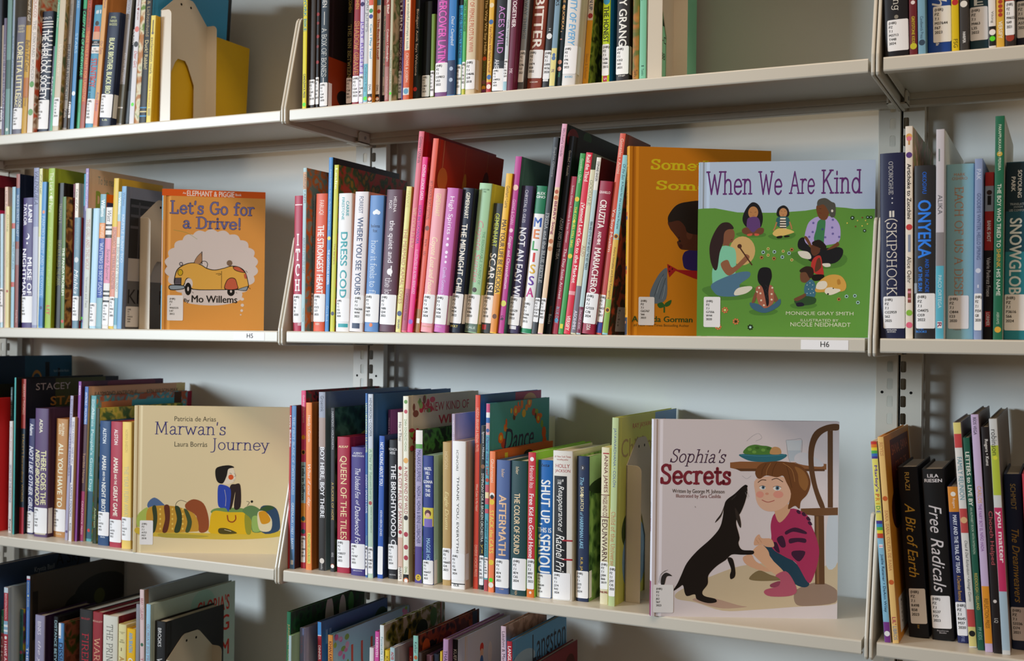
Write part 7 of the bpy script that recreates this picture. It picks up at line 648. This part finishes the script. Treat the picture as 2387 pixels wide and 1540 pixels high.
('white face-out picture book with a crouching girl and black dog','face-out picture books',622.4,3,-382.3,11,254.3,268.2,-1.1326,'e8e8f4','d4ccd0',[('v','Johnson & Casilda',256.7,221.9,'8a94b8',.5,.5,'i'),('v',"Sophia's",155.3,133.8,'4a4a78',.6,.5,'i'),('v','Secrets',132.8,114.3,'8a3a6a',.6,.5,'b'),('B',47.7,.2,'94406e',.0,1)],[('P','c4b498',[34.8,31.5,53.1,42.4,81.6,55.1,122.4,70,171.4,74.8,222.6,67.4,254.1,76.1,254.6,35.2,251.7,20.4,196.6,15.5,139.4,10.5,98.6,8.9,61.6,19.6,37,23.7]),('P','907a6c',[196.4,36.3,212.6,45.8,233,49.2,253.5,38.8,251.7,22.4,212.9,16.9,197.6,20]),('P','b09484',[57.4,24,82,26.4,118.9,16.8,131.2,14.5,98.5,11.9,69.8,18.1]),('P','c8d4e0',[240.1,137.3,253.3,141.5,254.1,78.1,238.8,71.8]),('K','8c8c98',.31,[128.5,240.1,136.6,247.4,144.7,250.6,148.9,244.5,140.8,240.3]),('K','8c8c98',.31,[122.9,192.9,129.1,188.9,135.2,193.1]),('R','8c5c38',[106.3,210.7,120.6,212.2,200.4,212,237.2,210.5,237.3,202.7,200.5,201,120.8,200.3,106.4,203.4]),('R','5c3c24',[112.6,202.6,235.2,203.5,234.9,200.6,120.8,199]),('P','2c6c7c',[118.9,222,150.2,222.8,182.5,222.8,176.2,215.4,161.6,212.3,139.1,212.4,126.7,215.5]),('K','4c8c9c',.61,[120.5,221.2,150.2,219.9,180.9,222]),('P','4c7c36',[126.2,222.5,128.6,231.5,138.8,235.4,149,234.3,157.2,233.6,164.6,230.4,166.7,223]),('E',132.7,228.9,2.87,2.05,'6c9c48'),('E',142.9,231.1,2.87,2.05,'3c6428'),('E',151.1,228.2,2.87,2.05,'6c9c48'),('E',158.3,230.3,2.86,2.05,'3c6428'),('E',138.9,225.5,2.86,2.05,'6c9c48'),('E',161.4,225.8,2.86,2.04,'4c7c36'),('P','bc9060',[160.6,223,162.4,230.8,167.8,232.9,174,230.5,174.9,223.2]),('R','ccd4dc',[182.1,241.9,203.7,242.2,200.4,214.1,187.1,213.5]),('R','b4c0cc',[184.3,228.2,202.3,228.4,200.4,214.5,187.3,213.9]),('K','8c98a4',.41,[182.1,241.9,187.1,213.5,200.4,214.1,203.7,242.2,192.9,243.1,182.1,241.9]),('P','ccccd4',[194.2,220.6,206.4,225.8,229,214.9,231.1,206.7,198.4,210.4]),('P','5c3e26',[252.9,264.8,236.6,263.3,220.3,253.7,213,233.1,213.4,204.4,219.2,177.9,229.3,151,235.9,151.5,225.7,178,220.3,206.6,220.6,231.2,227,247.2,238.7,255.6,252.6,256.6]),('R','5c3e26',[238.3,256,245.3,256.1,246.7,151.3,239.7,151.2]),('R','6c4a2e',[203.2,149.4,253.4,151.4,253.5,141.1,221.7,139.9,203.3,141.8]),('R','5c3e26',[221.7,140.1,234.6,140.2,236.7,46.8,223.8,46.6]),('R','7c5a3a',[224.2,139.1,227.4,139.1,229.3,47.5,226.1,47.4]),('P','7c6c4c',[133.8,52.8,147,64.3,163.4,58.4,181.9,52.5,151.2,50]),('P','d0a284',[125.3,81.9,136.5,85.8,143.1,76.5,163.7,64.1,151.1,63.9,130.5,71.8]),('P','1e3e52',[153.1,99.6,171.1,95.7,191.8,79.7,204.2,67.1,215.8,48.9,210.2,42.3,196.2,46.6,179.7,62.3,163.1,82.5]),('P','d4a888',[139.7,92.8,149.6,99.9,159.3,91.5,163.5,80.9,180.1,64.3,177.7,58.2,167.5,60.5,150.9,74.5,139.3,86.3]),('P','a4305a',[167.5,141.9,180.8,144.6,193.4,149.3,211.5,140.9,216.9,128.3,225.3,108.4,228.8,88,223,61.3,214.6,48.5,197.9,74.8,183.5,82.8,165,94.8,163.6,111.6,162.6,127.9]),('P','3c1a36',[182.7,118,195.7,123.5,210.1,118.4,210.1,114.7,193.3,117.7,183.6,113.5]),('P','3c1a36',[188.2,107.8,199.6,109.4,210.2,108.2,209.9,102.8,199.6,103.9,188.6,101.7]),('P','3c1a36',[171,107.6,179.1,111.8,183.4,98.6,177.2,96.4]),('P','3c1a36',[164.9,101.4,171,102.5,175.3,89.2,169.1,92.2]),('P','3c1a36',[193.7,91.6,210,90.8,202,77.3,191.7,85.4]),('P','3c1a36',[168.6,139.9,171.8,141.6,174.7,136.7,171,136.3]),('P','3c1a36',[176.7,140.8,180,142.5,182.9,137.7,179.2,137.2]),('P','3c1a36',[197.1,145.9,200.4,147.5,203.3,142.7,199.6,142.2]),('P','3c1a36',[204.3,142.9,207.5,144.6,210.5,139.7,206.8,139.2]),('P','3c1a36',[210.5,136.8,213.7,138.5,216.7,133.6,213,133.2]),('P','3c1a36',[212.8,130.7,216.1,132.4,219,127.5,215.3,127.1]),('P','d0a284',[140.4,98.6,141.5,108.2,146.8,113.4,150.5,108.3,163.2,107.5,167.4,97.3,156.8,96.7,150.6,99.9]),('K','a87858',.41,[142.8,106.2,146.5,101.1]),('K','a87858',.41,[146.4,108.3,150.6,102.2]),('P','cca080',[169.4,150.6,186.4,154.9,187.7,144.3,174.8,129.8,168.1,142]),('P','d8b098',[142.2,189.1,178.2,192.1,189,177.5,188.3,161.1,179.1,150.3,166.4,145.2,154.2,146.1,144.7,154.3,141.2,168.6]),('E',195.2,169.4,4.49,7.38,'d0a284'),('E',147.4,167.7,5.3,4.51,'dc9888'),('E',172.3,168,6.94,4.92,'dc9888'),('E',157,168.8,2.45,1.63,'cc9078'),('E',150.7,176.9,4.3,2.65,'f0ece8'),('E',170.6,176.4,5.51,3.08,'f0ece8'),('E',151.7,177.4,2.25,2.46,'5c7c94'),('E',171,176.8,2.65,2.87,'5c7c94'),('E',151.7,177.4,1.02,1.23,'14120f'),('E',171,176.8,1.22,1.44,'14120f'),('K','4c3020',1.02,[144.3,183.8,149.6,187.6,155.7,187.2]),('K','4c3020',1.02,[163.1,187.8,170,189.9,178.6,185.1]),('K','14120f',.51,[146.4,178.5,150.7,179.8,155,178.2]),('K','14120f',.51,[165,178,170.5,179.7,176.3,177.7]),('K','ac5450',1.02,[149.9,160.5,158.1,157.4,167.3,160]),('P','6e4424',[142.6,191.2,140.8,199.3,148.9,209.7,169.7,213.2,194.3,210.7,208.7,202.3,215.8,186,211.9,169.6,203.1,159.2,201.2,149,195,153,185.6,148.8,189.5,169.3,182.7,185.6,178.1,193.7,170,191.5,155.6,193.8,147.5,189.2]),('P','8e6034',[194.3,206.2,206.7,200.2,213,186,209,173.7,200.8,181.7,198.5,196]),('K','4c2c16',.61,[155.4,209.8,150.4,201.5,149.5,193.3]),('K','4c2c16',.61,[169.7,211.6,164.7,201.7,163.8,193.5]),('K','4c2c16',.61,[182,210.1,186.3,195.9,190.6,177.5]),('K','a87848',.61,[177.9,210.9,190.3,202.1,194.6,185.7]),('K','a87848',.61,[161.6,210.7,156.6,201.6,155.6,193.8]),('P','8a4058',[163.1,45.7,175.8,50.4,176.3,43,164.6,41.6]),('P','ac546c',[169.9,58,183.8,63.8,194.6,50.6,198.8,36.4,188.3,30.1,163.7,29.3,154.7,33.7,157.5,38.8,173.8,43.4,176.1,52.4]),('P','1a1412',[129.9,176.6,128.2,180.7,123.1,178,113,168.2,102.4,159.9,98.9,151.6,97,135.2,92.7,120.8,81,106.3,62.8,89.6,49.1,73,41.7,56.5,36.7,45.2,30.7,34.7,38.8,39.7,44.1,42.7,46.7,32.5,50.2,28,60.4,30.6,63.6,23.7,78,19,89.6,20.4,88.1,24.9,73.8,28.4,70.6,34.4,77.7,44.8,78.7,57.1,89.6,69.5,101.8,77.9,109.9,85.4,124.2,85.4,138.5,86.2,138.9,91.2,124.1,92.2,118.9,100.7,120.3,108.9,115.5,127.3,116.9,135.5,121.9,143.7,126.8,156.1,129.8,168.4]),('P','2e2622',[98.9,151.6,94.9,141.3,88.9,133,86.9,128.5,94.9,137.2]),('P','2e2622',[113.6,149.4,119.5,139.6,122.1,127.4,121.1,122,115.9,133.4]),('P','1a1412',[104.2,80,111.2,79.7,115.1,63.8,114.4,55.2,109.1,52,107.8,57.5,109.3,65.7]),('E',128.6,178.7,1.84,1.64,'000000'),('K','3c3836',.61,[109,160,115.1,166.2]),('K','8c8c8c',.31,[129.3,172.5,132.5,164.4]),('K','8c8c8c',.31,[127.3,170.5,131.1,162.3]),('P','2e2c2c',[14.2,43.4,14.9,54.1,21.2,59.5,29.2,55.1,21.9,54.2,18.7,43.5]),('K','6c6c6c',.41,[11.1,45.8,13,56.1,20.1,62.4]),('K','6c6c6c',.41,[12.6,44.8,14.4,57.2,23.2,63.4]),('T',"Sophia's",24.4,100.9,228.6,204.4,'3c2240','L i'),('T','Secrets',11.5,107.6,208,179.3,'7c2634','S2'),('T','Written by George M. Johnson',28,99,173.6,166.7,'3c3434',''),('T','Illustrated by Sara Casilda',33.2,94,166.9,160.5,'7c4a50',''),('K','5c5c5c',.41,[59.2,150.6,59.8,148.6])],(3.8,31.4,42.9,5,'(HIR)/PZ/7.1/J62/S67/2023'))
]

# ---------- room shell ----------
BAY=914.4
LV={'upper':709.2,'top':354.59,'second':0.,'third':-382.28,'bottom':-764.}
m=MB(); m.box(-2600,3600,298,340,-1000,1600,WALL); tag(m.build('wall_back'),kind='structure')
m=MB(); m.box(-2600,3600,-3200,298,-1030,-1000,CARPET); tag(m.build('floor'),kind='structure')
# ---------- slotted uprights ----------
def upright(x0,x1,label,slot_x,inner):
    m=MB(); zb,zt=-1000,1100; y=256.; hw=4.1
    # face plate with a slot every inch
    xs0,xs1=slot_x-hw,slot_x+hw
    def quad(a,b,c,d): m.add([(a,y,c),(b,y,c),(b,y,d),(a,y,d)],[(0,1,2,3)],STEEL)
    quad(x0+1.2,xs0-1.5,zb,zt); quad(xs1+1.5,x1-1.2,zb,zt)
    z=zb; pitch=25.4; k0=math.floor((zb+40.8+8)/pitch); zc=-40.8+k0*pitch+pitch; last=zb
    A,Bx=xs0-1.5,xs1+1.5
    while zc<zt-20:
        lo,hi=zc-8.2,zc+8.2; quad(A,Bx,last,lo-1.5)
        O=[(A,lo-1.5),(slot_x,lo-1.5),(Bx,lo-1.5),(Bx,zc),(Bx,hi+1.5),(slot_x,hi+1.5),(A,hi+1.5),(A,zc)]
        I=[(xs0,lo+1.6),(xs0+1.6,lo),(xs1-1.6,lo),(xs1,lo+1.6),(xs1,hi-1.6),(xs1-1.6,hi),(xs0+1.6,hi),(xs0,hi-1.6)]
        V=[(a,y,b) for a,b in O]+[(a,y,b) for a,b in I]+[(a,y+1.6,b) for a,b in I]
        F=[(0,1,10,9,),(0,9,8),(1,2,10),(2,3,11,10),(3,4,12,11),(4,5,13,12),(5,6,14,13),(6,7,15,14),(7,0,8,15)]
        F=[(0,1,9),(0,9,8),(1,10,9),(1,2,10),(2,11,10),(2,3,11),(3,12,11),(3,4,12),(4,13,12),(4,5,13),(5,14,13),(5,6,14),(6,15,14),(6,7,15),(7,8,15),(7,0,8)]
        F+=[(8+i,8+(i+1)%8,16+(i+1)%8,16+i) for i in range(8)]
        m.add(V,F,STEEL); last=hi+1.5
        zc+=pitch
    quad(A,Bx,last,zt)
    # rolled edges, return flange, web and wall flange of the channel
    for xa,xb in ((x0,x0+1.2),(x1,x1-1.2)):
        m.add([(xa,y+1.2,zb),(xb,y,zb),(xb,y,zt),(xa,y+1.2,zt)],[(0,1,2,3)],STEEL)
    m.box(min(x0,x1),min(x0,x1)+1,y+1.2,y+12,zb,zt,STEEL); m.box(max(x0,x1)-1,max(x0,x1),y+1.2,y+12,zb,zt,STEEL)
    wx=x1-2.2 if inner>0 else x0+1.2
    m.box(wx,wx+1,y+12,291,zb,zt,STEEL); m.box(x0,x1,291,297.5,zb,zt,STEEL)
    # small round fixing holes
    hx=slot_x+(11 if inner<0 else -11)
    for zh in (-330,-78.5,175,430):
        m.add([(hx+2.1*math.cos(a*math.pi/8),y-.15,zh+2.1*math.sin(a*math.pi/8)) for a in range(16)],[tuple(range(16))],DARK)
    o=m.build('shelf_upright'); tag(o,label,'shelf upright','slotted steel uprights along the wall'); return o
for k,nm in ((-1,'at the left picture edge'),(0,'between the left and centre bays'),(1,'between the centre and right bays')):
    x=k*BAY
    upright(x-33,x-.9,'cream slotted steel upright '+nm+', left one of its pair',x-12.5,1)
    upright(x+.9,x+33,'cream slotted steel upright '+nm+', right one of its pair',x+6,-1)
# ---------- shelves ----------
def bracket(k,lv,right,label):
    """end bracket hooked on an upright: right=1 stands right of the bay boundary k*BAY and carries the shelf to its right"""
    root=empty('shelf_bracket',(k*BAY,0,LV[lv])); tag(root,label,'shelf bracket','steel brackets under the shelves')
    pts=[(-4,-19),(-2,-22.5),(2,-23.5),(252,-23.5),(255,-18),(255,70),(250,78),(52,155),(44,157),(38,156),(34,152),(32,147),(-4,4),(-4.3,0)]
    xa,xb=(.7,5.2) if right else (-5.2,-.7)
    m=MB(); m.prism(pts,'x',xa,xb,STEEL); o=m.build('side_plate',root,True); bevel(o,1.6,3)
    d=1 if right else -1
    m=MB(); m.prism([(196,-22),(196,-6),(200,-2.5),(230,-2.5),(230,-22)],'x',d*11,d*13.5,STEEL); m.prism([(196,-23),(196,-20.5),(230,-20.5),(230,-23)],'x',d*5.2,d*13.5,STEEL); t=m.build('mounting_tab',root,True)
    s=MB(); s.prism([(215+3*math.cos(a*math.pi/8),-12+3*math.sin(a*math.pi/8)) for a in range(16)],'x',d*13.5,d*14.6,METAL); s.build('screw',t,True)
def shelf(k,lv,label,lab=None):
    Z=LV[lv]; L=BAY; root=empty('steel_shelf',(k*BAY,0,Z)); tag(root,label,'shelf','steel shelves of the bookcase')
    pts=[(246,0),(2.2,0),(.7,-.6),(0,-2.2),(0,-16.3),(.7,-17.9),(2.2,-18.5),(14,-18.5),(14,-17.3),(2.6,-17.3),(1.2,-16),(1.2,-2.6),(2.6,-1.2),(232,-1.2),(232,-9.6),(246,-9.6)]
    m=MB(); m.prism(pts,'x',9.4,L-9.4,STEEL); m.box(9.4,10.6,2,246,-14,-1.2,STEEL); m.box(L-10.6,L-9.4,2,246,-14,-1.2,STEEL); m.build('deck',root,True)
    m=MB(); m.prism([(239,-9.8),(252,-9.8),(254,-11),(254,-17),(252,-18.8),(241,-18.8),(239,-17.5)],'x',7,L-7,STEEL); m.build('back_rail',root,True)
    if lab:
        txt,x0,x1,tx0,tx1=lab; m=MB(); m.box(x0,x1,-.35,-.05,-15.6,-3.2,LABEL)
        g=text2d(txt,''); m.add([(tx0+a*(tx1-tx0),-.5,-12.2+b*7.2) for a,b in g[0]],g[1],INK); m.build('shelf_label',root,False)
    return root
BN={-1:'left bay',0:'centre bay',1:'right bay'}
for lv in LV:
    for k in (-1,0,1):
        lab={('second',-1):('H5',BAY-96,BAY-34,BAY-69.5,BAY-57),('second',0):('H6',825,885,850,861)}.get((lv,k))
        tx={'upper':'cream steel shelf above the picture, over the %s','top':'cream steel shelf, top row in view, %s','second':'cream steel shelf, second row from the top, %s','third':'cream steel shelf, third row from the top, %s','bottom':'cream steel shelf under the lowest books, %s'}[lv]%BN[k]
        if lab: tx+=', with a printed label'
        shelf(k,lv,tx,lab)
LN={'upper':'shelf above the picture','top':'top shelf in view','second':'second shelf from the top','third':'third shelf from the top','bottom':'lowest shelf'}
for lv in LV:
    for k in (-1,0,1):
        for r in (0,1): bracket(k,lv,r,'cream end bracket, %s end of the %s, %s'%('left' if r else 'right',BN.get(k if r else k-1,'bay beyond'),LN[lv]))
# ---------- bookends ----------
for (X,Y,Z,W,ZF,D,ZT,label) in ENDS:
    root=empty('bookend',(X,Y,Z)); tag(root,label,'bookend','steel bookends on the shelves')
    m=MB(); out=[(0,0),(0,ZF),(.02*D,ZF+2),(.33*D,ZT-3),(.38*D,ZT),(.66*D,ZT),(.71*D,ZT-3),(.98*D,ZF+2),(D,ZF),(D,0),(.72*D,0),(.72*D,.42*ZF),(.58*D,.58*ZF),(.52*D,.62*ZF),(.36*D,.62*ZF),(.3*D,.58*ZF),(.2*D,.46*ZF),(.2*D,0)]
    m.prism(out,'x',0,1.2,BEIGE)
    for yy in (.42*D,.63*D): m.add([(1.3,yy+2.3*math.cos(a*math.pi/8),ZT-13+2.3*math.sin(a*math.pi/8)) for a in range(16)],[tuple(range(16))],DARK)
    m.build('plate',root,True)
    for nm,y in (('front_flange',0),('rear_flange',D-1.2)):
        f=MB(); r=9; pts=[(0,0),(W,0)]+[(W-r+r*math.cos(a*math.pi/12),ZF-r+r*math.sin(a*math.pi/12)) for a in range(7)]+[(0,ZF)]
        f.prism(pts,'y',y,y+1.2,BEIGE); o=f.build(nm,root,True); bevel(o,.5,2)
    f=MB(); f.box(1.2,W+4,.2*D,.72*D,0,1,BEIGE); f.build('foot',root)
# ---------- the books ----------
GP={'top':'top shelf','second':'second shelf','third':'third shelf','bottom':'bottom shelf'}
for (hard,label,key,X,Y,Z,T,D,H,lean,sp,sd,items) in BOOKS:
    a,b=key.split('_'); book(hard,label,'books on the %s of the %s bay'%(GP[a],b),X,Y,Z,T,D,H,lean,sp,sd,items)
for (label,group,X,Y,Z,T,D,H,phi,sp,cv,items,art,fl) in FACES:
    book(1,label,group,X,Y,Z,T,D,H,0,sp,cv,items,rotz=phi,art=art,front=fl,name='face_out_book')
